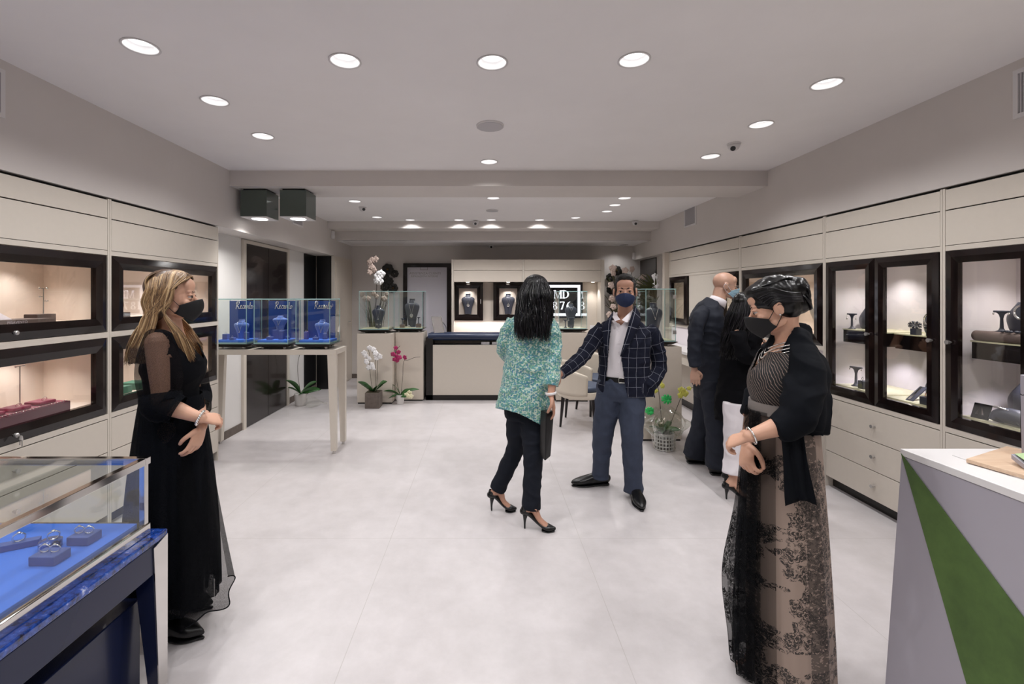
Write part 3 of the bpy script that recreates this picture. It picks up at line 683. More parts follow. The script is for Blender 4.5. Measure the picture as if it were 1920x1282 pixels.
def vitrine(x0, x1, y0, y1, z0, z1, lab, hinge=False, blue=False):
    t = thing('glass_vitrine', ((x0+x1)/2, (y0+y1)/2, z0-.05), lab, 'glass display case', 'square glass display cases'); g = .005
    for nm, b in (('front_pane', (x0, x1, y0, y0+g, z0, z1)), ('back_pane', (x0, x1, y1-g, y1, z0, z1)), ('side_pane', (x0, x0+g, y0+g, y1-g, z0, z1)), ('side_pane', (x1-g, x1, y0+g, y1-g, z0, z1)), ('top_pane', (x0, x1, y0, y1, z1, z1+.008))):
        MB().box(*b).build(nm, M['glass'], t)
    e = MB(); r = .0028
    for xx in (x0+r, x1-r):
        for yy in (y0+r, y1-r): e.box(xx-r, xx+r, yy-r, yy+r, z0, z1)
    for zz in (z1+.004,):
        for yy in (y0, y1): e.box(x0-.001, x1+.001, yy-.0025, yy+.0025, zz-.0045, zz+.0045)
        for xx in (x0, x1): e.box(xx-.0025, xx+.0025, y0, y1, zz-.0045, zz+.0045)
    for yy in (y0,): e.box(x0, x1, yy-.001, yy+.005, z0, z0+.012)
    e.build('polished_edges', M['glassedge'], t)
    # floor plate and boat-shaped dark tray, on small feet
    MB().box(x0+.008, x1-.008, y0+.008, y1-.008, z0, z0+.012).build('floor_plate', M['acrylic' if not blue else 'glassedge'], t)
    mb = MB(); o = .022; mb.hexa([(x0+.03, y0+.03, z0-.032), (x1-.03, y0+.03, z0-.032), (x1-.03, y1-.03, z0-.032), (x0+.03, y1-.03, z0-.032), (x0-o, y0-o, z0-.001), (x1+o, y0-o, z0-.001), (x1+o, y1+o, z0-.001), (x0-o, y1+o, z0-.001)]); mb.build('base_tray', M['wood'], t, bevel=.002)
    for a in (x0+.06, x1-.06):
        for b in (y0+.06, y1-.06): MB().cyl((a, b, z0-.05), (a, b, z0-.031), .014, n=14).build('foot', M['steel'], t, smooth=True, angle=40)
    if hinge:
        for zz in (z0+.1, z1-.08): MB().box(x1-.03, x1+.004, y0-.004, y0+.008, zz-.02, zz+.02).build('hinge', M['steel'], t, bevel=.002)
    return t

# ---- display table at left with the three blue vitrines
TY0, TY1, TZ = 4.43, 4.77, 1.018
t = thing('display_table', (-1.6, 4.6, 0), 'tall cream display table under the three blue glass cases', 'table')
MB().box(-2.795, -1.455, TY0, TY1, TZ-.05, TZ).build('tabletop', M['cream'], t, bevel=.002)
for yy, nm in ((TY0, 1), (TY1, -1)):
    for xo, sgn in ((-1.455, -1), (-2.79, 1)):
        a = yy; b = yy + nm*.05
        w0, w1 = .085, .05
        MB().hexa([(xo, a, .03), (xo+sgn*w1, a, .03), (xo+sgn*w1, b, .03), (xo, b, .03), (xo, a, TZ-.05), (xo+sgn*w0, a, TZ-.05), (xo+sgn*w0, b, TZ-.05), (xo, b, TZ-.05)]).build('leg', M['cream'], t, bevel=.002)
        MB().cyl((xo+sgn*.025, yy+nm*.025, 0), (xo+sgn*.025, yy+nm*.025, .03), .014).build('levelling_foot', M['steel'], t)
def script_word(org, sc, parent, mt, name='lettering'):
    # flowing hand-drawn word "Recarlo" as one pen line
    S = [[(.10,.0),(.22,.45),(.36,.98)], [(.12,.72),(.30,1.02),(.58,1.0),(.62,.78),(.42,.55),(.27,.50),(.46,.30),(.58,.06),(.72,.08),(.84,.26),(.96,.40),(1.0,.5),(.9,.52),(.82,.36),(.84,.12),(.98,.06),(1.14,.22),
         (1.20,.36),(1.30,.52),(1.42,.47),(1.29,.51),(1.19,.36),(1.19,.14),(1.33,.06),(1.48,.2),(1.72,.46),(1.58,.5),(1.50,.3),(1.54,.08),(1.66,.1),(1.78,.46),(1.76,.1),(1.86,.1),(1.96,.36),(1.98,.52),(2.06,.46),(2.14,.44),(2.1,.2),(2.16,.06),(2.26,.14),
         (2.44,.6),(2.48,.92),(2.40,.9),(2.34,.5),(2.34,.12),(2.44,.06),(2.54,.2),(2.70,.46),(2.60,.46),(2.56,.26),(2.62,.08),(2.78,.12),(2.82,.36),(2.72,.48),(2.84,.4),(3.02,.42)]]
    mb = MB(); o = Vector(org)
    for st in S: mb.tube([o + V(x*sc, 0, y*sc*1.15) for x, y in st], sc*.055, n=6, sub=5)
    return mb.build(name, mt, parent, smooth=True, label='silver script lettering')
GL = ['beside the wall cabinet', 'in the middle of the table', 'at the table end']
for i, xr in enumerate((-2.33, -1.925, -1.516)):
    x0 = xr-.335; y0, y1 = 4.44, 4.75; z0, z1 = 1.072, 1.505; xc = (x0+xr)/2
    vt = vitrine(x0, xr, y0, y1, z0, z1, 'glass case with cobalt blue interior ' + GL[i], hinge=False, blue=True)
    bp = MB().box(x0+.012, xr-.012 - (.03 if i == 2 else 0), y1-.03, y1-.018, z0+.012, z1-.015).build('backdrop', M['blueboard'], vt)
    script_word((x0+.075, y1-.034, z1-.10), .064, bp, M['silver'])
    pl = MB().box(x0+.02, xr-.02, y0+.03, y1-.035, z0+.013, z0+.035).build('velvet_platform', M['padblue'], vt, bevel=.003)
    zb = z0+.036; bz = .19 if i != 1 else .14
    hz = zb + (.0 if i != 1 else .09)
    if i == 1: block('display_block', xc+.0, 4.64, zb, .12, .08, .088, 'boxblue', 'blue block under the raised bust in the middle blue case', 'display block')
    bx = xc + (.01, .0, .02)[i]
    make_bust(bx, 4.645, hz, bz, .15, .08, M['bustblue'], 'blue velvet necklace bust in the glass case ' + GL[i], 'blue busts')
    necklace(bx, 4.645, hz, bz, .15, .08, .48, .006, 'fine silver necklace on the blue bust ' + GL[i])
    for k, (dx, dy, w_, h_) in enumerate([[(-.09, -.06, .05, .055), (.0, -.1, .045, .022), (.1, -.03, .035, .07)], [(-.045, -.08, .055, .028), (.055, -.05, .045, .085), (.11, -.03, .03, .03)], [(-.11, -.04, .035, .075), (.0, -.08, .05, .024), (.07, -.02, .035, .055)]][i]):
        nm = ['low left', 'front', 'upright'][k]
        block('jewellery_block', xc+dx, 4.60+dy, zb, w_, .045, h_, 'boxblue', f'{nm} slate blue block in the blue case {GL[i]}', 'jewellery block', 'slate blue ring blocks')
        ringthing(xc+dx, 4.60+dy-.005, zb+h_, .008, f'ring on the {nm} block in the blue case {GL[i]}', tilt=.1)

# ---- pedestals and back glass cases
def pedestal(x0, x1, y0, y1, h, lab):
    t = thing('display_pedestal', ((x0+x1)/2, (y0+y1)/2, 0), lab, 'pedestal', 'cream display pedestals')
    MB().box(x0, x1, y0, y1, .02, h).build('body', M['beige'], t, bevel=.003); MB().box(x0+.01, x1-.01, y0+.01, y1-.01, 0, .02).build('plinth', M['kick'], t)
pedestal(-1.827, -1.325, 6.48, 6.98, 1.0, 'square cream pedestal behind the white orchid'); pedestal(-1.318, -.91, 6.66, 7.1, 1.0, 'cream pedestal behind the pink orchid beside the counter')
pedestal(1.03, 1.50, 6.62, 7.1, 1.0, 'cream pedestal behind the tub chair'); pedestal(1.655, 2.085, 4.83, 5.28, 1.0, 'cream pedestal behind the basket of yellow orchids')
vitrine(-1.81, -1.385, 6.52, 6.92, 1.052, 1.60, 'glass case with a pearl pendant bust, on the leftmost pedestal'); vitrine(-1.345, -.925, 6.70, 7.08, 1.052, 1.60, 'glass case with a tall bust and round pendant beside the table mirror')
vitrine(1.075, 1.49, 6.66, 7.06, 1.052, 1.60, 'glass case in front of the black lit sign'); vitrine(1.713, 2.035, 4.86, 5.16, 1.052, 1.61, 'glass case with dark hinges behind the man in the check jacket', hinge=True)
def disp(x, y, z, h, w, d, drop, pend, where):
    make_bust(x, y, z, h, w, d, M['bust'], 'black leatherette necklace bust ' + where, 'black busts'); necklace(x, y, z, h, w, d, drop, pend, 'silver necklace on the black bust ' + where)
disp(-1.59, 6.78, 1.065, .33, .19, .10, .42, .015, 'in the leftmost back glass case'); disp(-1.115, 6.93, 1.065, .43, .225, .12, .40, .026, 'in the glass case beside the table mirror')
disp(1.30, 6.92, 1.065, .36, .18, .10, .17, .006, 'in the glass case before the lit sign'); disp(1.86, 5.04, 1.065, .40, .20, .11, .28, .009, 'in the hinged glass case')
for x, y, z, h, lab in [(-1.55, 6.62, 1.065, .09, 'small black earring stand at the foot of the leftmost bust'), (-1.24, 6.80, 1.11, .09, 'earring stand with big hoops, left of the tall bust'), (-1.0, 6.82, 1.12, .10, 'slim earring stand right of the tall bust'), (1.19, 6.76, 1.065, .12, 'black earring stand in the glass case before the lit sign'), (1.27, 6.72, 1.065, .15, 'taller earring stand in the glass case before the lit sign')]:
    earstand(x, y, z, h, lab, drop=.03)
for x, y, lab in [(-1.24, 6.80, 'grey block under the hoop earrings'), (-1.0, 6.82, 'grey block under the slim earring stand')]: block('display_block', x, y, 1.065, .07, .06, .045 if x < -1.1 else .055, 'greybrown', lab, 'display block')
ringthing(-1.61, 6.58, 1.065, .013, 'silver ring in front of the leftmost black bust'); ringthing(-1.13, 6.76, 1.065, .015, 'silver ring at the foot of the tall bust')
block('paper_leaflet', 1.56, 6.60, 1.05, .09, .006, .06, 'paper', 'small white framed card right of the glass case before the lit sign', 'card'); 
# ---- counter
CX0, CX1, CY = -.875, 1.02, 6.71
t = thing('service_counter', (.07, 7.0, 0), 'long cream service counter with navy leather pad and black frame', 'counter')
MB().box(CX0, CX0+.10, CY, 7.3, 0, .925).box(CX0, CX1, CY+.0, 7.3, 0, .075).box(CX0, CX1, CY+.02, 7.3, .905, .925).build('black_frame', M['kick'], t)
MB().box(CX0+.103, CX1, CY-.012, CY+.02, .078, .815).build('front_panel', M['cream'], t, bevel=.002)
MB().box(CX0+.1, CX1, CY+.25, 7.28, .076, .9).build('body', M['beige'], t)
MB().box(CX0+.103, CX1, CY+.01, CY+.25, .80, .815).build('display_ledge', M['navy'], t)
MB().tube([(CX0+.03, CY+.07, .93), (CX1, CY+.07, .93)], [(.075, .055)]*2, ref=(0, 0, 1), n=24, sub=6).box(CX0+.03, CX1, CY+.07, CY+.45, .926, .972).build('leather_pad', M['bluepad'], t, smooth=True, angle=40)
for i, x in enumerate((.0, .16, .30, .42)):
    o = MB().box(x-.06, x+.06, CY+.03, CY+.09, .816, .855).build('jewel_tray', M['grille']); tag(o, 'small grey jewel tray under the counter pad, ' + ['left', 'second from left', 'third from left', 'rightmost'][i], 'tray', 'jewel trays under the counter pad')
# table mirror
t = thing('table_mirror', (-.72, 6.95, .97), 'tilted silver-framed table mirror standing on the counter', 'mirror')
a = [P(809, 593.5, 6.98), P(827.5, 593.5, 6.98), P(833, 623, 6.92), P(814.5, 624, 6.92)]
MB().prism(a, (0, .012, 0)).build('mirror_glass', M['mirror'], t)
f = MB(); 
for k in range(4): f.tube([a[k], a[(k+1) % 4]], .006, n=8, sub=1)
f.build('mirror_frame', M['steel'], t); MB().tube([P(827, 600, 6.98), P(836, 612, 7.12), P(837, 621, 7.12)], .006, n=8, sub=2).build('support_leg', M['steel'], t)
# ---- back showcase with framed niches
t = thing('back_showcase', (.7, 8.1, 0), 'cream back showcase with framed lit niches and black sign', 'display wall unit')
BX0, BX1 = P(846.7, 0, 7.9).x, P(1133.4, 0, 7.9).x; mid = P(981, 0, 7.9).x
MB().box(BX0, BX0+.035, 7.9, 8.49, 0, 2.165).build('side_panel', M['cream'], t); MB().box(BX1-.06, BX1, 7.9, 8.49, 0, 2.165).build('side_panel', M['cream'], t)
MB().box(mid-.015, mid+.015, 7.895, 7.92, 1.78, 2.165).build('fascia_divider', M['cream'], t)
for z0, z1 in ((1.78, 1.975), (1.982, 2.165)):
    for a0, a1 in ((BX0+.037, mid-.017), (mid+.017, BX1-.062)): MB().box(a0, a1, 7.905, 7.93, z0, z1).build('upper_panel', M['beige'], t, bevel=.001)
MB().box(BX0+.036, BX1-.061, 7.93, 8.49, 1.78, 1.80).build('soffit', M['beige'], t); MB().box(BX0+.036, BX1-.061, 8.2, 8.49, 0, 1.779).build('back_panel', M['beige'], t)
MB().box(BX0+.036, BX1-.061, 7.95, 8.199, .83, .87).build('back_shelf', M['trimwhite'], t)
FY = 8.13
def bframe(px0, px1, py0, py1, lab):
    a = P(px0, py0, FY); b = P(px1, py1, FY)
    f_ = MB().frame('y', a.x, b.x, b.z, a.z, FY, FY+.07, .105, bevel=.01).build('display_door', M['wood'], t)
    MB().box(a.x+.1, b.x-.1, FY+.062, FY+.068, b.z+.1, a.z-.1).build('niche_back', M['lining'], f_)
    MB().box(b.x-.05, b.x-.035, FY-.012, FY, (a.z+b.z)/2-.04, (a.z+b.z)/2+.04).build('handle', M['silver'], f_)
    return (a.x+b.x)/2, b.z
for i, (q0, q1) in enumerate(((849.4, 905.7), (925, 981))):
    cx, zb = bframe(q0, q1, 529.5, 600.6, '')
    w_ = ['in the left framed niche', 'in the framed niche beside the green-coated woman'][i]
    disp(cx, FY+.02, zb+.115, .36, .235, .075, .36, .025, w_)
    light('lamp', 'SPOT', (cx, FY-.10, 1.77), CAB_W*1.2, t, size=.02, spot=70, blend=.8, rot=(math.radians(22), 0, 0))
for px in (877, 953, 1112): p = P(px, 529, 8.05); MB().lathe((p.x, 8.06, 1.78), [(.03, -.003), (.03, 0)], 20).build('spot_lamp', M['lampsmall'], t); 
p = P(1112, 529, 8.05); light('lamp', 'SPOT', (p.x, 8.06, 1.77), CAB_W*1.6, t, size=.02, spot=90, blend=.8)
light('under_shelf_lamp', 'AREA', (.2, 8.12, 1.08), 3.5, t, size=1.6, size_y=.05, color=(1, .9, .92)).rotation_euler = (0, 0, 0)
# black lit sign
a = P(1018, 529.5, FY); b = P(1092.5, 596.5, FY); W_ = b.x-a.x
t = thing('lit_sign', ((a.x+b.x)/2, FY, (a.z+b.z)/2), 'black sign with white border and large letters MD 1876', 'sign')
MB().box(a.x, b.x, FY, FY+.069, b.z, a.z).build('sign_board', M['signblack'], t, bevel=.003)
pw = 4.9/FP*FY; mb = MB(); x0, x1, z0, z1 = a.x+5*FY/FP, b.x-4.6*FY/FP, b.z+4.4*FY/FP, a.z-4.6*FY/FP
for bb in ((x0, x1, z1-pw, z1), (x0, x1, z0, z0+pw), (x0, x0+pw, z0+pw, z1-pw), (x1-pw, x1, z0+pw, z1-pw)): mb.box(bb[0], bb[1], FY-.004, FY-.0005, bb[2], bb[3])
mb.build('border', M['signlit'], t, label='glowing white border')
def serif(mb, org, s, ch):
    # letters as thick/thin strokes with slab serifs, x right z up, height s
    def q(x0, z0, x1, z1, w0, w1=None):
        w1 = w1 or w0; mb.prism([org+V((x0-w0/2)*s, 0, z0*s), org+V((x0+w0/2)*s, 0, z0*s), org+V((x1+w1/2)*s, 0, z1*s), org+V((x1-w1/2)*s, 0, z1*s)], (0, -.003, 0))
    def arc(cx, cz, rx, rz, a0, a1, wt, n=14):
        for k in range(n):
            t0 = math.radians(a0+(a1-a0)*k/n); t1 = math.radians(a0+(a1-a0)*(k+1)/n)
            def pp(t, r): ww = wt*(.3+.7*abs(math.cos(t))); return org+V((cx+(rx+r*ww/2)*math.cos(t))*s, 0, (cz+(rz+r*ww/2*.6)*math.sin(t))*s)
            mb.prism([pp(t0, -1), pp(t0, 1), pp(t1, 1), pp(t1, -1)], (0, -.003, 0))
    if ch == 'M': q(.1, 0, .1, 1, .07); q(.9, 0, .9, 1, .18); q(.5, 0, .14, 1, .05, .2); q(.5, 0, .86, 1, .05, .07); [q(x, 0, x, .05, .3) or q(x, .95, x, 1, .28) for x in (.1, .9)]
    if ch == 'D': q(.15, 0, .15, 1, .18); q(.13, 0, .13, .05, .3); q(.13, .95, .13, 1, .3); arc(.32, .5, .42, .46, -90, 90, .2); q(.25, 0, .25, .06, .25); q(.25, .94, .25, 1, .25)
    if ch == '1': q(.25, 0, .25, 1, .17); q(.25, 0, .25, .05, .38); q(.12, .8, .2, 1, .06, .1)
    if ch == '8': arc(.3, .26, .22, .24, 0, 360, .17, 24); arc(.3, .75, .18, .22, 0, 360, .15, 24)
    if ch == '7': q(.3, .9, .3, 1, .56); q(.2, 0, .52, .92, .2, .12); q(.04, .8, .04, 1, .05)
    if ch == '6': arc(.32, .28, .22, .26, 0, 360, .17, 24); arc(.52, .38, .42, .6, 95, 185, .17)
hs = 14.6/FP*FY
mb = MB()
serif(mb, P(1038.5, 559, FY) + V(0, -.001, 0), hs, 'M'); serif(mb, P(1054.5, 559, FY) + V(0, -.001, 0), hs, 'D')
for ch, px in (('1', 1026), ('8', 1036), ('7', 1050), ('6', 1062)): serif(mb, P(px, 580, FY) + V(0, -.001, 0), hs, ch)
mb.build('lettering', M['signlit'], t, label='glowing white letters MD over 1876')
# framed poster behind the left glass cases
a = P(756, 493.5, 8.44); b = P(845.5, 700, 8.44)
t = thing('framed_poster', ((a.x+b.x)/2, 8.44, 1.2), 'tall black framed pale grey poster on the back wall', 'poster')
MB().frame('y', a.x, b.x, .25, a.z, 8.43, 8.487, .075).build('poster_frame', M['wood'], t); pn = MB().box(a.x+.07, b.x-.07, 8.455, 8.48, .3, a.z-.07).build('poster_sheet', M['postergrey'], t)
lettering('lettering', 'ASSISTENZA CLIENTI', .062, M['steel'], pn, P(797, 512.5, 8.453), (1, 0, 0), (0, 0, 1), .0005); lettering('lettering', 'RIPARAZIONI INTERNE', .048, M['steel'], pn, P(796, 518, 8.453), (1, 0, 0), (0, 0, 1), .0005)
p = P(795, 504, 8.453); MB().frame('y', p.x-.07, p.x+.07, p.z-.02, p.z+.05, 8.450, 8.455, .006).build('poster_emblem', M['steel'], pn)

# ---- tub chair
def tub_chair(x, y, rz, lab):
    t = thing('tub_chair', (0, 0, 0), lab, 'chair')
    # local: faces -Y ; shell wraps the back and sides
    def shell(u, v):
        th = math.radians(-25 + 230*u); top = .76 - .14*(abs(u-.5)*2)**1.5
        z = .40 + (top-.40)*v; r = .28 + .035*v; return (r*math.cos(th)*1.04, r*math.sin(th)*.92, z)
    mb = MB(); mb.grid(shell, 36, 8); mb.build('shell', M['chaircream'], t, smooth=True, solid=.05, local=True)
    mb = MB().tube([(0, -.01, .34), (0, -.01, .36), (0, -.01, .42)], [(.27, .26), (.30, .28), (.30, .28)], ref=(0, 1, 0), n=36, sub=2); mb.build('seat_base', M['chaircream'], t, smooth=True, angle=50, local=True)
    MB().tube([(0, -.02, .42), (0, -.02, .45), (0, -.02, .475), (0, -.02, .485)], [(.25, .24), (.26, .25), (.25, .24), (.21, .2)], ref=(0, 1, 0), n=36, sub=2).build('seat_cushion', M['seatblue'], t, smooth=True, local=True)
    for sx in (-1, 1):
        for sy in (-1, 1): MB().tube([(sx*.22, sy*.2, 0), (sx*.19, sy*.17, .35)], [(.012, .012), (.022, .022)], n=10, sub=1, power=.5).build('leg', M['wood'], t, smooth=True, angle=40, local=True)
    t.location = (x, y, 0); t.rotation_euler.z = rz; return t
tub_chair(1.14, 5.50, math.radians(72), 'cream leather tub chair with dark tapered legs behind the man')
tub_chair(1.50, 6.05, math.radians(15), 'second cream tub chair, mostly hidden behind the man in the check jacket')

# ---- left foreground showcase table
GX1 = -1.262; GY1 = 1.80; GX0 = -2.06; GY0 = .55
t = thing('showcase_table', (-1.66, 1.2, 0), 'low navy gloss showcase table with chrome-framed glass box in the left foreground', 'showcase')
MB().box(GX0, GX1, GY0, GY1, .487, .600).build('apron', M['navy'], t, bevel=.003)
MB().box(GX0-.005, GX1+.004, GY0, GY1+.004, .600, .628).build('tabletop', M['navypat'], t, bevel=.006)
for xo, sx in ((GX1, -1), (GX0, 1)):
    for yo, sy in ((GY1, -1), (GY0, 1)):
        lg = MB().hexa([(xo-sx*-.002, yo, .0), (xo+sx*.04, yo, .0), (xo+sx*.04, yo+sy*.04, .0), (xo, yo+sy*.04, .0), (xo, yo, .487), (xo+sx*.075, yo, .487), (xo+sx*.075, yo+sy*.07, .487), (xo, yo+sy*.07, .487)]).build('leg', M['navy'], t, bevel=.002)
        if xo == GX1: MB().hexa([(xo, yo+.000, .02), (xo+.006, yo, .02), (xo+.006, yo+sy*.045, .02), (xo, yo+sy*.045, .02), (xo+.001, yo, .61), (xo+.007, yo, .61), (xo+.007, yo+sy*.075, .59), (xo+.001, yo+sy*.075, .59)]).build('metal_trim', M['chrome'], lg, bevel=.001)
MB().box(GX0+.08, GX1-.095, GY0+.1, GY1-.01, .0, .36).build('drawer_cabinet', M['navy'], t, bevel=.004)
BX0_, BX1_, BY0_, BY1_ = GX0+.04, GX1-.035, GY0+.05, GY1-.035; ZB, ZT = .628, .925
MB().box(BX0_, BX1_, BY0_, BY1_, ZB, ZB+.042).build('box_base', M['chrome'], t, bevel=.003)
pad = MB().box(BX0_+.03, BX1_-.03, BY0_+.03, BY1_-.03, ZB+.04, ZB+.052).build('suede_pad', M['padblue'], t, bevel=.002)
e = MB(); s_ = .026
for xx in (BX0_, BX1_-s_):
    for yy in (BY0_, BY1_-s_): e.box(xx, xx+s_*.8, yy, yy+s_*.8, ZB+.042, ZT-s_)
e.box(BX0_, BX1_, BY1_-s_, BY1_, ZT-s_, ZT).box(BX0_, BX1_, BY0_, BY0_+s_, ZT-s_, ZT).box(BX0_, BX0_+s_, BY0_+s_, BY1_-s_, ZT-s_, ZT).box(BX1_-s_, BX1_, BY0_+s_, BY1_-s_, ZT-s_, ZT)
e.build('metal_frame', M['chrome'], t, bevel=.0015)
for nm, b in (('top_glass', (BX0_+s_, BX1_-s_, BY0_+s_, BY1_-s_, ZT-.008, ZT-.004)), ('side_glass', (BX1_-.01, BX1_-.006, BY0_+s_, BY1_-s_, ZB+.042, ZT-s_)), ('side_glass', (BX0_+.006, BX0_+.01, BY0_+s_, BY1_-s_, ZB+.042, ZT-s_)), ('end_glass', (BX0_+s_, BX1_-s_, BY1_-.01, BY1_-.006, ZB+.042, ZT-s_))): MB().box(*b).build(nm, M['glass'], t)
PZ = ZB+.052
def on_pad(px, py): return Pz(px, py, PZ)
for (px, py, w_, d_, h_, lab, rr) in [(77, 1062, .085, .06, .03, 'nearer slate blue ring block inside the low showcase', 1), (144, 1024, .075, .06, .03, 'farther slate blue ring block inside the low showcase', 1)]:
    c = on_pad(px, py); c.y += d_/2; c.x += .0
    block('ring_block', c.x, c.y, PZ, w_, d_, h_, 'boxblue', lab, 'ring block', 'ring blocks in the low showcase')
    for k in (-1, 1): ringthing(c.x+k*.017, c.y, PZ+h_, .013, f'{"left" if k<0 else "right"} silver pearl ring on the {lab.split()[0]} blue block', rot=.5, tilt=.2, group='rings in the low showcase')
c = on_pad(62, 1046)
MB().lathe((c.x, c.y+.06, PZ), [(.030, 0), (.032, .004), (.032, .026), (.026, .03)], 28).build('ring_pot', M['navypat'], smooth=True, angle=40); tag(bpy.data.objects['ring_pot'], 'round glossy blue ring stand behind the nearer ring block', 'ring stand')
ringthing(c.x+.01, c.y+.06, PZ+.03, .016, 'large silver ring standing on the round blue stand', rot=.8)
c = on_pad(0, 1052); o = MB().prism([(c.x-.25, c.y-.02, PZ), (c.x+.02, c.y+.12, PZ), (c.x+.035, c.y+.095, PZ), (c.x-.235, c.y-.06, PZ)], (0, 0, .022)).build('bracelet_ramp', M['boxblue'], bevel=.002); tag(o, 'long blue display bar at the left edge of the low showcase', 'display bar')
ringthing(c.x-.02, c.y+.08, PZ+.022, .016, 'silver ring on the long blue display bar', rot=.8)

# ---- right foreground reception desk
A_ = V(1.49, 1.63, 1.0); B_ = V(1.42, 1.63, 0); Y_ = .2
t = thing('reception_desk', (1.9, 1.0, 0), 'faceted white reception desk with a green velvet wedge in the right foreground', 'desk')
mb = MB(); mb.hexa([(1.42, Y_, 0), (2.6, Y_, 0), (2.6, 1.63, 0), (1.42, 1.63, 0), (1.49, Y_, .975), (2.6, Y_, .975), (2.6, 1.63, .975), (1.49, 1.63, .975)]); mb.build('body', M['shadedlac'], t, bevel=.002)
MB().box(1.487, 2.6, Y_, 1.632, .976, 1.0).build('desk_top', M['white'], t, bevel=.002)
MB().box(1.60, 2.5, .4, 1.56, 1.0005, 1.002).build('inset_top', M['white'], t)
def face(y, z, off=.003): return V(1.42+.07*z-off, y, z)
MB().prism([face(1.628, .985), face(1.20, 0.002), face(.40, .002)], (.002, 0, 0)).build('velvet_wedge', M['velvet'], t, label='dark green velvet triangle')
# items on the desk
o = MB().prism([V(1.574, 1.49, 1.0025), V(1.85, 1.615, 1.0025), V(2.02, 1.24, 1.0025), V(1.66, 1.08, 1.0025)], (0, 0, .012)).build('wooden_board', M['oak'], bevel=.001); tag(o, 'light oak board lying on the reception desk', 'board')
o = MB().hexa([(1.79, 1.52, 1.0148), (2.1, 1.58, 1.0148), (2.12, 1.50, 1.0148), (1.80, 1.44, 1.0148), (1.785, 1.52, 1.285), (2.1, 1.58, 1.285), (2.12, 1.50, 1.285), (1.80, 1.44, 1.27)]).build('white_display_box', M['shadedlac'], bevel=.002); tag(o, 'pale grey upright display box standing on the oak board', 'display box')
MB().tube([P(1913, 738, 1.443), P(1916, 740.5, 1.44), P(1921, 740, 1.437), P(1930, 736, 1.433)], .0014, n=6, sub=3).build('lettering', M['black'], o, label='black handwritten stroke')
o = MB().prism([Pz(1896, 851, 1.045), Pz(1925, 848, 1.045), Pz(1935, 862, 1.045), Pz(1924, 873, 1.03)], (0, 0, -.015)).build('green_topped_block', M['shadedlac'], bevel=.001)
MB().prism([Pz(1903, 851, 1.0465), Pz(1925, 849, 1.0465), Pz(1935, 860, 1.0465), Pz(1926, 866, 1.041)], (0, 0, .001)).build('green_top', M['limegreen'], o, label='pale green top face'); tag(o, 'small grey block with pale green top lying on the oak board', 'block')

# ---- jewellery inside the left wall cabinets  (plane XL, deeper = more negative x)
# upper window: grey tray set
z = 1.386; 
o = MB().box(-2.72, -2.57, 1.95, 2.72, z, z+.028).build('display_tray', M['greybrown'], bevel=.003); tag(o, 'long grey-brown display tray in the upper left window', 'display tray')
lettering('lettering', 'PESAVENTO', .020, M['lilaccard'], o, (-2.569, 2.50, z+.014), (0, 1, 0), (0, 0, 1), .0005)
o = MB().prism([V(-2.60, 2.28, z+.03), V(-2.60, 2.50, z+.03), V(-2.72, 2.47, z+.115), V(-2.72, 2.17, z+.115)], (-.004, 0, -.004)).build('jewellery_card', M['lilaccard']); tag(o, 'tilted lilac card with a pendant in the upper left window', 'display card')
t = thing('pendant_necklace', (-2.65, 2.42, z+.08), 'rose gold chain with dark round pendant on the tilted card', 'necklace', 'necklaces on display')
MB().tube([(-2.715, 2.33, z+.118), (-2.66, 2.38, z+.078), (-2.63, 2.42, z+.058)], .0014, n=6).tube([(-2.715, 2.36, z+.118), (-2.66, 2.40, z+.078), (-2.63, 2.42, z+.058)], .0014, n=6).build('chain', M['rose'], t)
MB().ell((-2.625, 2.43, z+.054), (.010, .022, .006)).build('pendant', M['black'], t, smooth=True)
block('display_block', -2.64, 2.12, z+.028, .07, .13, .04, 'greybrown', 'grey suede block with a ring at the picture edge', 'display block'); ringthing(-2.62, 2.13, z+.068, .014, 'rose gold ring on the grey suede block', m='rose', rot=1.2)
block('display_block', -2.68, 2.74, z, .08, .12, .05, 'greybrown', 'grey block under the earring tree', 'display block')
def tree(x, y, z, h, lab, arms, m='steel'):
    t = thing('earring_tree', (x, y, z), lab, 'earring stand')
    MB().cyl((x, y, z), (x, y, z+h), .003, n=8).build('stem', M[m], t)
    for dz, s_ in arms:
        MB().tube([(x, y-.022*(1 if s_ <= 0 else 0), z+dz), (x, y+.022*(1 if s_ >= 0 else 0), z+dz)], .002, n=6, sub=1).build('arm', M[m], t)
        for q in ((-1, 1) if s_ == 0 else (s_,)): MB().ell((x, y+q*.024, z+dz), (.006, .008, .006), nu=8, nv=6).build('earring', M['silver'], t, smooth=True)
tree(-2.68, 2.76, z+.05, .155, 'thin metal earring tree in the upper left window', [(.155, 0), (.105, -1), (.078, 1)])
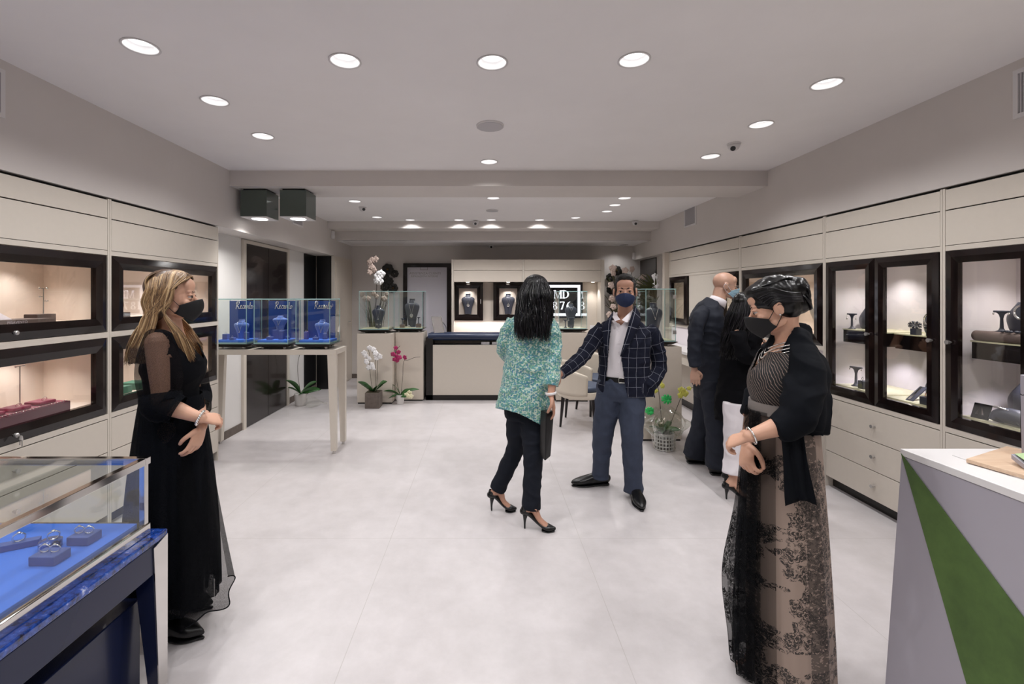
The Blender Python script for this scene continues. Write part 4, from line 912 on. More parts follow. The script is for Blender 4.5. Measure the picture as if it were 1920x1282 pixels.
# lower window: burgundy set
z = .842
t = thing('velvet_tray', (-2.65, 2.6, z), 'burgundy leather tray edged with a row of pearls, lower left window', 'display tray')
MB().box(-2.73, -2.57, 2.25, 2.82, z, z+.055).build('tray_body', M['burgside'], t, bevel=.003); MB().box(-2.72, -2.58, 2.26, 2.81, z+.055, z+.06).build('velvet_top', M['burg'], t)
pb = MB()
for k in range(30): pb.ell((-2.576, 2.26+k*.0185, z+.060), (.004, .004, .004), nu=8, nv=5)
pb.build('pearl_edge', M['silver'], t, smooth=True)
for k, (y, lab) in enumerate([(2.42, 'left'), (2.56, 'middle'), (2.71, 'right')]):
    o = MB().prism([V(-2.60, y-.05, z+.061), V(-2.60, y+.05, z+.061), V(-2.70, y+.05, z+.061), V(-2.70, y-.05, z+.061)], (0, 0, .02)).build('velvet_cushion', M['burg'], bevel=.006); tag(o, f'{lab} burgundy velvet cushion on the pearl-edged tray', 'cushion', 'burgundy velvet cushions')
    ringthing(-2.63, y, z+.081, .012, f'silver ring on the {lab} burgundy cushion', rot=1.2, tilt=.6)
tree(-2.70, 2.64, z+.055, .24, 'tall thin metal T-shaped earring stand in the lower left window', [(.24, 0)])
o = MB().tube([(-2.66, 2.06, z), (-2.66, 2.06, z+.07), (-2.66, 2.03, z+.13), (-2.66, 2.0, z+.15)], [(.13, .09), (.12, .085), (.075, .06), (.02, .02)], ref=(1, 0, 0), n=28, sub=4).build('velvet_dome', M['burg'], smooth=True); tag(o, 'burgundy velvet dome display at the lower left picture edge', 'velvet display')
# keys hanging in the lower left door lock
t = thing('key_bunch', (-2.49, 2.43, .80), 'bunch of small keys hanging from the lower left display door lock', 'keys')
MB().tube([(-2.482, 2.42, .80), (-2.468, 2.42, .80)], .004, n=8, sub=1).build('key_stem', M['steel'], t)
for k, (dy, L_) in enumerate(((-.006, .045), (.004, .06))): MB().tube([(-2.468, 2.42, .80), (-2.468, 2.42+dy, .80-L_*.4)], .006, n=8, sub=1).tube([(-2.468, 2.42+dy, .80-L_*.4), (-2.468, 2.42+dy*1.2, .80-L_)], .0025, n=6, sub=1).build('key', M['steel'], t)
# second cabinet: rose gold hoops above, blue cloth, green boxes below
z = 1.386
for k, (y, h) in enumerate(((3.22, .12), (3.26, .13))):
    mb = MB(); mb.tube([(-2.62, y+.035*math.cos(a_*math.pi/8), z+.085+k*.01+.045*math.sin(a_*math.pi/8)) for a_ in range(17)], .003, n=6, sub=1, cap='open'); o = mb.build('hoop_earring', M['rose'], smooth=True); tag(o, f'{["left", "right"][k]} rose gold hoop in the window behind the blonde hair', 'hoop', 'rose gold hoops')
block('display_block', -2.62, 3.24, z, .08, .14, .04, 'greybrown', 'grey block under the rose gold hoops', 'display block')
o = MB().tube([(-2.62, 3.82, z), (-2.60, 3.9, z+.03), (-2.62, 4.02, z+.02), (-2.61, 4.14, z+.035)], [.02, .035, .025, .03], n=12).build('blue_cloth', M['bustblue'], smooth=True); tag(o, 'crumpled blue velvet cloth in the window behind the black mask', 'cloth')
z = .842
for k, (y, w_) in enumerate(((3.25, .18), (3.46, .12))): block('jewel_box', -2.66, y, z, .14, w_, .05, 'green_felt', f'green felt jewel box, {["larger", "smaller"][k]} one, in the lower window behind the blonde woman', 'jewel box', 'green felt boxes')
ringthing(-2.62, 3.25, z+.05, .014, 'rose gold ring on the larger green box', m='rose', rot=1.3)

# ---- jewellery inside the right glass cabinets
def ball_bust(x, y, z, r, lab):
    t = thing('necklace_bust', (x, y, z), lab, 'necklace display bust', 'rounded black busts'); MB().tube([(x, y, z), (x, y, z+.02), (x, y, z+r), (x-.0, y, z+1.9*r)], [(r*.75, r*.45), (r*.9, r*.55), (r, r*.6), (r*.45, r*.3)], ref=(-1, 0, 0), n=28, sub=5).build('bust_body', M['bust'], t, smooth=True); return t
SZ = 1.283; BZ = .838
earstand(2.90, 3.60, SZ, .12, 'black earring stand with drop earrings on the shelf of the door nearest the post', rot=-1.2, drop=.035)
ball_bust(3.03, 3.585, SZ, .085, 'rounded black bust at the right of the first glass door shelf')
ringthing(2.93, 3.47, SZ+.0, .03, 'silver bangle by the bust in the first glass door', rot=1.0)
earstand(2.9, 3.56, BZ, .15, 'tall black earring stand low behind the first glass door', rot=-1.2, drop=.012)
block('ring_block', 2.88, 3.465, BZ, .05, .05, .06, 'bust', 'black ring block low behind the first glass door', 'ring block'); ringthing(2.865, 3.465, BZ+.06, .014, 'silver ring on the black block behind the first glass door', rot=1.2)
def fan_flower(x, y, z, r, lab):
    t = thing('fan_brooch', (x, y, z), lab, 'brooch')
    MB().box(x-.02, x+.02, y-.02, y+.02, z-.05, z-.008).build('block', M['bust'], t); mb = MB(); mc = MB()
    for k in range(16):
        a_ = 2*math.pi*k/16; d_ = V(-.15, math.cos(a_), math.sin(a_)*.55); q = mb if k % 2 else mc
        q.tube([V(x, y, z+.015), V(x, y, z+.015)+d_*r*.6, V(x, y, z+.015)+d_*r], [.003, .008, .004], n=6, sub=1)
    mb.build('black_petals', M['bust'], t, smooth=True); mc.build('silver_petals', M['silver'], t, smooth=True)
fan_flower(2.89, 3.055, SZ+.05, .05, 'black and silver fan-shaped brooch on the second glass door shelf'); fan_flower(2.90, 2.955, SZ+.045, .045, 'second fan-shaped brooch nearer the door post')
ball_bust(3.04, 3.06, SZ, .085, 'rounded black bust behind the fan brooches')
mb = MB(); mb.tube([(2.985, 3.05+.045*math.cos(a_*.4), SZ+.10+.045*math.sin(a_*.4)) for a_ in range(17)], .006, n=8, sub=1); o = mb.build('silver_collar', M['silver'], smooth=True); tag(o, 'wide silver collar on the bust behind the fan brooches', 'necklace')
o = MB().prism([V(2.86, 3.10, BZ), V(2.86, 3.05, BZ), V(2.97, 3.06, BZ+.09), V(2.97, 3.11, BZ+.09)], (.006, 0, -.004)).build('bracelet_ramp', M['bust']); tag(o, 'dark sloping bracelet ramp low behind the second glass door', 'display ramp')
o = MB().prism([V(2.865, 3.083, BZ+.006), V(2.865, 3.068, BZ+.006), V(2.962, 3.078, BZ+.087), V(2.962, 3.093, BZ+.087)], (-.004, 0, .003)).build('bracelet', M['silver']); tag(o, 'silver bracelet lying on the dark sloping ramp', 'bracelet')
ball_bust(3.06, 3.06, BZ, .09, 'rounded black bust low behind the second glass door'); block('ring_block', 2.87, 2.955, BZ, .05, .06, .05, 'bust', 'black block low behind the second glass door', 'ring block'); ringthing(2.86, 2.955, BZ+.05, .016, 'rose gold ring on the black block behind the second glass door', m='rose', rot=1.2)
o = MB().tube([(2.89, 2.68, SZ+.03), (2.89, 2.30, SZ+.03)], [(.03, .03)]*2, ref=(0, 0, 1), n=16, sub=2).box(2.89, 3.05, 2.30, 2.68, SZ+.002, SZ+.055).build('bracelet_cushion', M['greybrown'], smooth=True, angle=40); tag(o, 'long grey padded cushion on the shelf of the rightmost glass door', 'display cushion')
earstand(2.95, 2.60, SZ+.056, .12, 'black earring stand with hoops on the long grey cushion', rot=-1.2, drop=.01)
ball_bust(3.02, 2.535, SZ+.056, .09, 'rounded black bust on the long grey cushion'); mb = MB(); mb.tube([(2.965, 2.51+.04*math.cos(a_*.4), SZ+.17+.04*math.sin(a_*.4)) for a_ in range(17)], .006, n=8, sub=1); o = mb.build('pearl_collar', M['silver'], smooth=True); tag(o, 'silver collar on the bust at the right picture edge', 'necklace')
mb = MB()
for k in range(12): mb.ell((2.875+.01*math.sin(k*1.7), 2.53-.016*k, SZ+.066), (.009, .011, .007), nu=8, nv=6)
o = mb.build('bead_bracelet', M['bust'], smooth=True); tag(o, 'dark bead bracelet lying on the long grey cushion', 'bracelet')
o = MB().prism([V(2.84, 2.665, BZ), V(2.85, 2.585, BZ), V(2.87, 2.58, BZ+.085), V(2.86, 2.66, BZ+.085)], (.008, 0, 0)).build('photo_card', M['black']); tag(o, 'small black picture card standing behind the rightmost glass door', 'card')
MB().prism([V(2.8435, 2.642, BZ+.025), V(2.845, 2.628, BZ+.025), V(2.854, 2.623, BZ+.07)], (-.001, 0, 0)).prism([V(2.8448, 2.608, BZ+.025), V(2.846, 2.598, BZ+.025), V(2.856, 2.618, BZ+.07)], (-.001, 0, 0)).build('card_picture', M['silver'], o)
o = MB().tube([(2.87, 2.555, BZ+.01), (2.88, 2.53, BZ+.045), (2.89, 2.44, BZ+.04), (2.88, 2.41, BZ+.01)], [(.02, .05), (.04, .05), (.04, .05), (.02, .04)], ref=(1, 0, 0), n=16).build('bracelet_pillow', M['bust'], smooth=True); tag(o, 'black bracelet pillow low at the right behind the glass', 'display pillow')
mb = MB()
for k in range(14): mb.ell((2.85+.002*k, 2.545-.010*k, BZ+.088-.0012*k*k*.3), (.006, .009, .006), nu=8, nv=6)
o = mb.build('pearl_bracelet', M['silver'], smooth=True); tag(o, 'twisted silver bracelet on the black pillow', 'bracelet')
ball_bust(3.06, 2.53, BZ, .12, 'large rounded bust low at the right picture edge')
# window behind the shawl: pink rose, cream bust with gold pendant
zz = 1.207
t = thing('necklace_bust', (3.0, 4.0, zz), 'cream necklace bust in the window behind the black-haired woman', 'necklace display bust'); bust_mb((3.0, 4.05, zz), .30, .24, .12, rot=-1.4).build('bust_body', M['chaircream'], t, smooth=True)
o = MB().ell((2.90, 3.98, zz+.22), (.02, .025, .03)).ell((2.90, 3.96, zz+.18), (.02, .02, .02)).build('gold_pendant', M['gold'], smooth=True); tag(o, 'chunky gold pendant on the cream bust behind the bun', 'pendant')
mb = MB()
for k in range(22): a_ = k*2.4; r_ = .012+.0026*k; mb.ell((3.0+.01*math.sin(k), 3.93+r_*math.cos(a_), 1.63+r_*.8*math.sin(a_)), (.02, .022, .012), Matrix.Rotation(a_, 3, 'X'), nu=8, nv=6)
o = mb.build('silk_rose', M['petalpink'], smooth=True); tag(o, 'magenta silk rose hanging in the window behind the bun', 'silk flower')
# ================================================================ FLOWERS AND PLANTS
def orchid_flower(mb, c, r, f, seed=0):
    # five petals around the centre, facing direction f
    f = Vector(f).normalized(); a = f.cross(V(0, 0, 1)).normalized(); b = a.cross(f)
    for k in range(5):
        th = math.radians(90+72*k+seed*7); wd = .62 if k in (1, 4) else .42
        d_ = a*math.cos(th)+b*math.sin(th); e_ = f.cross(d_)
        n = 6; ring = []
        for q in range(n+1):
            u = q/n; wv = math.sin(math.pi*min(1, u*.92+.06))*wd*r; o = Vector(c)+d_*(r*u*1.05)+f*(.12*r*math.sin(u*3.1)-.1*r*u)
            ring.append((o-e_*wv, o+f*.03*r, o+e_*wv))
        vs = [p for t3 in ring for p in t3]; fs = []
        for q in range(n):
            i = q*3; fs += [(i, i+1, i+4, i+3), (i+1, i+2, i+5, i+4)]
        mb.add(vs, fs)
    return mb
def leaf(mb, base, dirv, L, wd, droop=.4, n=10, up=.6, bend=.3):
    d_ = Vector((dirv[0], dirv[1], 0)).normalized(); sd = V(-d_.y, d_.x, 0); vs = []
    for q in range(n+1):
        u = q/n; p = Vector(base)+d_*(L*u*math.cos(up*(1-u*bend)))+V(0, 0, L*(math.sin(up)*u-droop*u*u)); wv = wd*math.sin(math.pi*min(1, .08+u*.92))**.8
        vs += [p-sd*wv*.8-V(0, 0, wv*.55), p, p+sd*wv*.8+V(0, 0, wv*.75)]
    mb.add(vs, [f for q in range(n) for f in ((q*3, q*3+1, q*3+4, q*3+3), (q*3+1, q*3+2, q*3+5, q*3+4))]); return mb
def flowers(t, pts, r, m, nm='blossom', f=(0, -1, -.1)):
    for k, p in enumerate(pts):
        mb = MB(); orchid_flower(mb, p, r*random.uniform(.85, 1.1), (f[0]+random.uniform(-.5, .5), f[1], f[2]+random.uniform(-.3, .3)), k); mb.ell(p+Vector(f)*.15*r, (r*.16, r*.16, r*.2), nu=8, nv=6)
        mb.build(nm, m, t, smooth=True, solid=.0015)
def stems(t, chains, m, r=.003):
    for c in chains: MB().tube(c, r, n=7, sub=5).build('flower_stem', m, t, smooth=True)
# white orchid in a square grey pot
Y = 6.30; b = P(697, 765, 0); Y = 1322/(766-553); b = V(P(697.5, 0, Y).x, Y, 0)
t = thing('potted_orchid', b, 'white orchid in a square grey stone pot before the leftmost pedestal', 'potted plant', 'potted orchids')
s = P(711, 0, Y).x-b.x; MB().box(b.x-s, b.x+s, Y, Y+2*s, 0, .215).build('pot', M['potgrey'], t, bevel=.004); MB().box(b.x-s+.01, b.x+s-.01, Y+.01, Y+2*s-.01, .2, .218).build('soil', M['stem'], t)
Yc = Y+s
for px, py, L, w_ in [(681, 716, .25, .062), (688, 728, .15, .055), (704, 703, .28, .055), (715, 710, .26, .052), (713, 731, .17, .055), (700, 735, .14, .04)]:
    tip = P(px, py, Yc-.05); base = V(b.x+(tip.x-b.x)*.2, Yc, .215); dv = tip-base
    leaf(MB(), base, (dv.x, -.35*abs(dv.x)-.01, 0), max(L, .1), w_, droop=.25, up=1.0).build('leaf', M['leaf'], t, smooth=True, solid=.003)
stems(t, [[V(b.x-.01, Yc, .21), P(694, 700, Yc), P(693, 665, Yc-.02), P(690, 655, Yc-.05)], [V(b.x+.03, Yc, .21), P(704, 690, Yc), P(703, 672, Yc), P(694, 651, Yc)], [V(b.x+.04, Yc, .21), P(708, 690, Yc+.03), P(708, 672, Yc+.03)]], M['stem'])
flowers(t, [P(x, y, Yc-random.uniform(.0, .07)) for x, y in [(693,652),(700,655),(704,662),(686,667),(692,672),(687,678),(697,684),(700,690),(691,689),(712,668),(683,662),(706,670)]], .042, M['petalwhite'])
# pink orchid in a round white pot
Y = 1322/(759-553); bx = P(749, 0, Y).x; b = V(bx, Y+.06, 0)
t = thing('potted_orchid', b, 'magenta orchid in a round white pot in front of the second pedestal', 'potted plant', 'potted orchids')
MB().lathe(b, [(.045, 0), (.048, .005), (.062, .13), (.065, .135), (.055, .135), (.05, .12)], 32).build('pot', M['potwhite'], t, smooth=True, angle=50)
for dx, dy, L, w_, up in [(-1, -.1, .27, .035, .7), (-.6, -.4, .18, .04, .3), (1, -.1, .32, .03, .75), (-.4, .2, .28, .03, 1.25), (.5, -.5, .15, .04, .4), (.8, .3, .2, .03, .9)]:
    leaf(MB(), b+V(0, 0, .12), (dx, dy, 0), L, w_, droop=.4, up=up).build('leaf', M['leaf'], t, smooth=True, solid=.003)
stems(t, [[b+V(0, 0, .12), P(743, 710, b.y), P(743, 680, b.y), P(742, 660, b.y), P(750, 648, b.y)], [b+V(.01, 0, .12), P(755, 705, b.y), P(757, 678, b.y), P(765, 675, b.y), P(778, 670, b.y), P(788, 669, b.y)]], M['stem'])
flowers(t, [P(x, y, b.y-random.uniform(.01, .05)) for x, y in [(742,652),(747,660),(737,664),(744,668),(740,674),(749,670),(744,675),(759,670)]], .036, M['petalpink'])
flowers(t, [P(x, y, b.y-.08) for x, y in [(768,736),(763,741),(770,743)]], .045, M['lily'], 'lily')
# orchid with white pot on the floor behind the display table
Y = 7.25; b = V(-2.60, 6.40, 0)
t = thing('potted_orchid', b, 'leafy orchid in a white wrapped pot on the floor seen under the display table', 'potted plant', 'potted orchids')
MB().lathe(b, [(.06, 0), (.07, .01), (.085, .17), (.075, .17)], 28).build('pot', M['potwhite'], t, smooth=True, angle=50)
for dx, dy, L, w_, up in [(.9, -.2, .34, .05, 1.0), (-.3, -.3, .33, .05, 1.3), (1, .1, .3, .05, .5), (-.9, 0, .22, .04, .8), (.3, -.6, .2, .05, .5)]: leaf(MB(), b+V(0, 0, .16), (dx, dy, 0), L, w_, droop=.3, up=up).build('leaf', M['leaf'], t, smooth=True, solid=.003)
stems(t, [[b+V(0, 0, .16), b+V(-.04, 0, .55), b+V(.03, 0, .85)]], M['stem']); flowers(t, [b+V(.0, -.02, .78), b+V(.03, -.02, .86)], .05, M['petalwhite'])
o = MB().grid(lambda u, v: (b.x+.09+.26*u, b.y-.05-.12*math.sin(u*5), .012+.14*v*math.sin(math.pi*min(1, u+.12))+.02*math.sin(9*u+4*v)), 14, 6).build('tulle_wrap', M['cello'], t, smooth=True)
# yellow orchids in cellophane-wrapped white basket
Y = 4.70; b = V(P(1245.5, 0, 4.58).x, 4.58, 0)
t = thing('flower_basket', b, 'yellow orchids in a white wicker basket wrapped in cellophane on the floor', 'flower basket')
mb = MB(); r0 = .088
for z in (.01, .045, .08, .115, .15, .165): mb.tube([(b.x+r0*1.0*math.cos(a_*math.pi/12), b.y+r0*math.sin(a_*math.pi/12), z) for a_ in range(25)], .0055, n=6, sub=1, cap='open')
for a_ in range(18): th = a_*math.pi/9; mb.tube([(b.x+r0*math.cos(th), b.y+r0*math.sin(th), 0), (b.x+r0*math.cos(th), b.y+r0*math.sin(th), .168)], (.0065, .003), n=6, sub=1)
mb.build('basket', M['wovenwhite'], t, smooth=True); MB().cyl((b.x, b.y, .004), (b.x, b.y, .15), .07, .078).build('inner_pot', M['stem'], t, smooth=True, angle=40)
for k in range(9): a_ = k*.7; leaf(MB(), b+V(0, 0, .15), (math.cos(a_), math.sin(a_), 0), random.uniform(.14, .24), .03, droop=.5, up=random.uniform(.7, 1.2)).build('leaf', M['leaf'], t, smooth=True, solid=.003)
for k in range(3):
    mb = MB()
    for q in range(14): a_ = random.uniform(0, 6.28); r_ = random.uniform(.06, .14); mb.tube([b+V(0, 0, .15), b+V(math.cos(a_)*r_*.6, math.sin(a_)*r_*.6, random.uniform(.18, .28)), b+V(math.cos(a_)*r_, math.sin(a_)*r_, random.uniform(.12, .30))], .0016, n=4, sub=3)
    mb.build('grass_filler', M['stemgreen'], t, smooth=True)
stems(t, [[b+V(-.02, 0, .15), P(1237, 750, 4.64), P(1233, 722, 4.62), P(1231, 712, 4.6)], [b+V(.02, 0, .15), P(1272, 757, 4.60), P(1278, 742, 4.6), P(1284, 726, 4.6)], [P(1284, 730, 4.6), P(1295, 727, 4.6), P(1310, 726, 4.6)]], M['stem'])
flowers(t, [P(x, y, 4.58) for x, y in [(1237,714),(1242,723),(1226,724),(1228,732)]], .030, M['petalyellow']); flowers(t, [P(x, y, 4.56) for x, y in [(1278,731),(1276,741),(1283,737)]], .038, M['petalyellow']); flowers(t, [P(1292, 728, 4.56)], .022, M['petalyellow'])
def cellowrap(u, v):
    th = 2*math.pi*u; r = (.10+.02*v) if v < .3 else (.106+.13*math.sin(min(1, (v-.3)/.5)*1.45) - (.16*max(0, v-.72)/.28))
    z = .005+.40*v + (.05*math.sin(5*th)*max(0, v-.6)); r *= 1+.10*math.sin(7*th+6*v)+.05*math.sin(13*th-9*v); return (b.x+r*math.cos(th), b.y+r*math.sin(th), z)
MB().grid(cellowrap, 56, 16).build('cellophane', M['cello'], t)
for (px, py, r_) in ((1250, 748, .05), (1218, 770, .042)):
    mb = MB(); c = P(px, py, 4.50)
    for k in range(9): a_ = k*.7; d_ = V(math.cos(a_), -.3*math.sin(k), math.sin(a_)); mb.tube([c, c+d_*r_*.6+V(0, -.01, 0), c+d_*r_, c+d_*r_*.4-V(0, .012, 0), c], (.011, .0015), n=6, sub=3, ref=(0, 1, 0))
    mb.build('ribbon_bow', M['ribbon'], t, smooth=True, label='bright green ribbon bow')
# tall arrangement behind the left glass cases (vase, long leaves, orchids)
b = V(-2.02+.1, 7.6, 0); b.x = P(700, 0, 7.55).x; b.y = 7.55
t = thing('flower_arrangement', b, 'tall dried leaf and white orchid arrangement behind the leftmost back glass case', 'flower arrangement', 'tall flower arrangements')
MB().lathe(b, [(.10, 0), (.13, .03), (.15, .5), (.12, .78), (.10, .80), (.09, .78)], 28).build('vase', M['potwhite'], t, smooth=True, angle=50)
mb = MB()
for k in range(34): a_ = random.uniform(0, 6.28); leaf(mb, b+V(0, 0, .8), (math.cos(a_), math.sin(a_)*.5, 0), random.uniform(.5, .95), .014, droop=random.uniform(.0, .2), up=random.uniform(1.3, 1.54), bend=.08)
mb.build('long_leaves', M['leafdry'], t, smooth=True)
stems(t, [[b+V(0, 0, .8), P(706, 545, 7.5), P(705, 510, 7.5), P(699, 492, 7.5)], [b+V(.03, 0, .8), P(716, 545, 7.5), P(712, 520, 7.48)]], M['stem'], .006)
flowers(t, [P(x, y, 7.46) for x, y in [(698,488),(704,486),(692,492),(696,500),(701,506),(694,510)]], .055, M['blossom']); flowers(t, [P(x, y, 7.42) for x, y in [(710,518),(714,514),(706,527),(712,527)]], .075, M['petalwhite'])
stems(t, [[b+V(0, 0, .8), b.lerp(P(x, y, 7.45), .6), P(x, y, 7.45)] for x, y in [(690,560),(720,560),(726,552)]], M['stem'], .004)
flowers(t, [P(x, y, 7.42) for x, y in [(690,560),(706,556),(720,560),(700,550),(726,552)]], .05, M['blossom'])
b = V(2.36, 7.95, 0)
t = thing('flower_arrangement', b, 'tall bushy arrangement behind the checked-jacket man, by the right corner', 'flower arrangement', 'tall flower arrangements')
MB().lathe(b, [(.10, 0), (.13, .03), (.15, .5), (.12, .78), (.10, .80), (.09, .78)], 28).build('vase', M['potwhite'], t, smooth=True, angle=50)
mb = MB()
for k in range(60): a_ = random.uniform(0, 6.28); leaf(mb, b+V(0, 0, .8+random.uniform(0, .65)), (math.cos(a_), math.sin(a_)*.5, 0), random.uniform(.35, .7), .024, droop=random.uniform(.0, .3), up=random.uniform(1.1, 1.5), bend=.12)
mb.build('long_leaves', M['leafdry'], t, smooth=True)
stems(t, [[b+V(0, 0, .8), b.lerp(P(x, y, 7.5), .5)+V(0, 0, .3), P(x, y, 7.53)] for x, y in [(1149,503),(1172,507),(1185,505),(1146,535),(1150,575),(1200,530)]], M['stem'], .005)
flowers(t, [P(x, y, 7.5) for x, y in [(1149,503),(1150,512),(1172,507),(1185,505),(1146,535),(1148,560),(1150,575),(1200,530),(1206,520),(1143,590)]], .06, M['blossom'])
b = V(P(1228, 0, 7.4).x, 7.35, 0)
t = thing('flower_arrangement', b, 'leafy plant with white orchids in front of the dark panel at right', 'flower arrangement', 'tall flower arrangements')
MB().lathe(b, [(.10, 0), (.12, .03), (.12, 1.15), (.10, 1.2)], 28).build('vase', M['potwhite'], t, smooth=True, angle=50)
mb = MB()
for k in range(75): a_ = random.uniform(2.0, 4.6); leaf(mb, b+V(0, 0, 1.2+random.uniform(0, .4)), (math.cos(a_), math.sin(a_)*.7, 0), random.uniform(.25, .5), .022, droop=random.uniform(.1, .5), up=random.uniform(.5, 1.35))
mb.build('long_leaves', M['leafdry'], t, smooth=True)
stems(t, [[b+V(0, 0, 1.2), P(1227, 545, 7.25), P(1228, 518, 7.22)]], M['stem'], .005)
flowers(t, [P(x, y, 7.2) for x, y in [(1228,518),(1230,526),(1229,535)]], .05, M['petalwhite'])
# dark metal flower wall ornaments
def wallflowers(spec, lab):
    c0 = P(spec[0][0], spec[0][1], 8.45); t = thing('wall_ornament', (c0.x, 8.48, c0.z), lab, 'wall ornament', 'dark metal flower wall ornaments')
    for px, py, rp, big in spec:
        c = P(px, py, 8.44+.02*(not big)); r = rp/FP*8.44; mb = MB()
        for k in range(7): a_ = k*2*math.pi/7; mb.ell((c.x+r*.58*math.cos(a_), c.y, c.z+r*.58*math.sin(a_)), (r*.46, .012, r*.44), nu=14, nv=8)
        f_ = mb.build('metal_flower', M['ornament'], t, smooth=True)
        if big: MB().ell((c.x, c.y-.02, c.z), (r*.22, .012, r*.22), nu=14, nv=8).build('flower_centre', M['brass'], f_, smooth=True)
wallflowers([(727,505,11,1),(740,513,7.5,0),(722,522,9,0),(730,527,8,0),(737,540,9.5,1),(721,538,8,0)], 'cluster of dark metal flowers on the back wall left of the poster')
wallflowers([(1156,507,9.5,1),(1144,520,8,0),(1146,543,9,1),(1167,514,8,0)], 'cluster of dark metal flowers on the back wall above the checked-jacket man')
# ================================================================ PEOPLE
def unit(v): return Vector(v).normalized()
class Head:
    def __init__(s, c, f, roll=0.0, k=1.0):
        s.c = Vector(c); s.f = unit(f); s.r = s.f.cross(V(0, 0, 1)).normalized(); s.u = s.r.cross(s.f); s.k = k
        if roll: R = Matrix.Rotation(roll, 3, s.f); s.r = R @ s.r; s.u = R @ s.u
        s.R = Matrix((s.r, s.f, s.u)).transposed()
    def w(s, x, y, z): return s.c + (s.r*x + s.f*y + s.u*z)*s.k
    def add(s, mb):
        k = s.k
        def e(x, y, z, a, b, c): mb.ell(s.w(x, y, z), (a*k, b*k, c*k), s.R, nu=24, nv=16)
        e(0, -.015, .032, .074, .094, .083); e(0, .018, -.015, .063, .066, .085); e(0, .028, -.062, .050, .052, .045)
        e(0, .066, -.094, .022, .018, .017); e(0, .066, .024, .050, .017, .012); e(0, .055, .05, .055, .03, .04)
        for q in (-1, 1):
            e(q*.037, .056, -.030, .022, .022, .020); e(q*.076, -.006, -.012, .007, .017, .029); e(q*.081, -.014, -.006, .006, .010, .022); e(q*.012, .092, -.036, .010, .010, .008)
            e(q*.046, .01, -.07, .014, .036, .022)
            mb.tube([s.w(q*(.080+.003*math.sin(a_)), -.008-.015*math.sin(a_)-.004, -.009+.026*math.cos(a_)) for a_ in (-.5, .2, .9, 1.6, 2.3, 2.9)], .0042*k, n=8, cap='round')
        for q in (-1, 1): e(q*.031, .0715, .0075, .0165, .0135, .0075); e(q*.031, .0705, -.0095, .0155, .0115, .006)
        mb.tube([s.w(0, .074, .012), s.w(0, .088, -.010), s.w(0, .104, -.031), s.w(0, .094, -.040)], [.008*k, .009*k, .012*k, .010*k], n=12, cap='round')
        e(0, .082, -.062, .022, .010, .006); e(0, .080, -.071, .019, .010, .007)
    def features(s, root, brow='brow', lid=.55, look=(0, 0), bk=1.0):
        k = s.k
        for q in (-1, 1):
            c = s.w(q*.031, .0700, -.0005)
            ey = MB().ell(c, (.0120*k,)*3, s.R, nu=16, nv=12).build('eye', M['eye'], root, smooth=True)
            d = (s.f + s.r*look[0] + s.u*look[1]).normalized(); MB().ell(c + d*.0098*k, (.0062*k, .0062*k, .0062*k), None, nu=12, nv=8).build('iris', M['iris'], ey, smooth=True)
            def arc(z0, y0, w_=.0165, dz=.006): return [s.w(q*.031 + w_*t, y0 - .006*t*t, z0 + dz*(1-t*t)) for t in (-1, -.5, 0, .5, 1)]
            MB().tube(arc(.0005 + .004*(lid-.5), .0835), [.0006*k, .0012*k, .0015*k, .0012*k, .0006*k], n=6).build('eyelashes', M['brow'], root, smooth=True)
            MB().tube([s.w(q*(.014+.009*t), .0835 - .0035*t*t*.6, .0215 + .0035*math.sin(t*.8)) for t in (0, 1, 2, 3, 3.6)], [(.0016*k, .0026*k*bk), (.0018*k, .0036*k*bk), (.0016*k, .0032*k*bk), (.0012*k, .002*k*bk), (.0008*k, .001*k)], ref=s.u, n=8).build('eyebrow', M[brow], root, smooth=True)
    def mask(s, root, m, bulge=1.0, drop=0.0, pleat=False, loop=None):
        def fn(u, v):
            t = u*2-1; th = t*1.28; top = -.009 - .033*abs(t)**1.5 + (.006 if abs(t) < .2 else 0)*0; bot = -.112 + .040*abs(t)**1.6 - drop
            z = top + (bot-top)*v; mid = math.sin(math.pi*min(1, v*.85+.12)); x = .071*math.sin(th)*(1-.10*v)
            y = -.004 + (.104+.018*mid*bulge*math.exp(-(t*2.2)**2))*math.cos(th)**.72 + (.010*(1-v) if abs(t) < .25 else 0)*math.exp(-(t*5)**2) - .020*v*v
            if pleat: y += .0022*math.sin(v*20)
            return s.w(x, y, z)
        o = MB().grid(fn, 32, 16).build('face_mask', m, root, smooth=True, solid=.0025)
        for q in (-1, 1):
            MB().tube([fn(.0 if q < 0 else 1, .05), s.w(q*.080, .0, -.004), s.w(q*.0885, -.022, .008), s.w(q*.086, -.030, -.015), s.w(q*.080, -.018, -.035), fn(.0 if q < 0 else 1, .95)], (.0014 if loop is None else .0022), n=6, sub=4).build('ear_loop', loop or m, o, smooth=True)
        return o
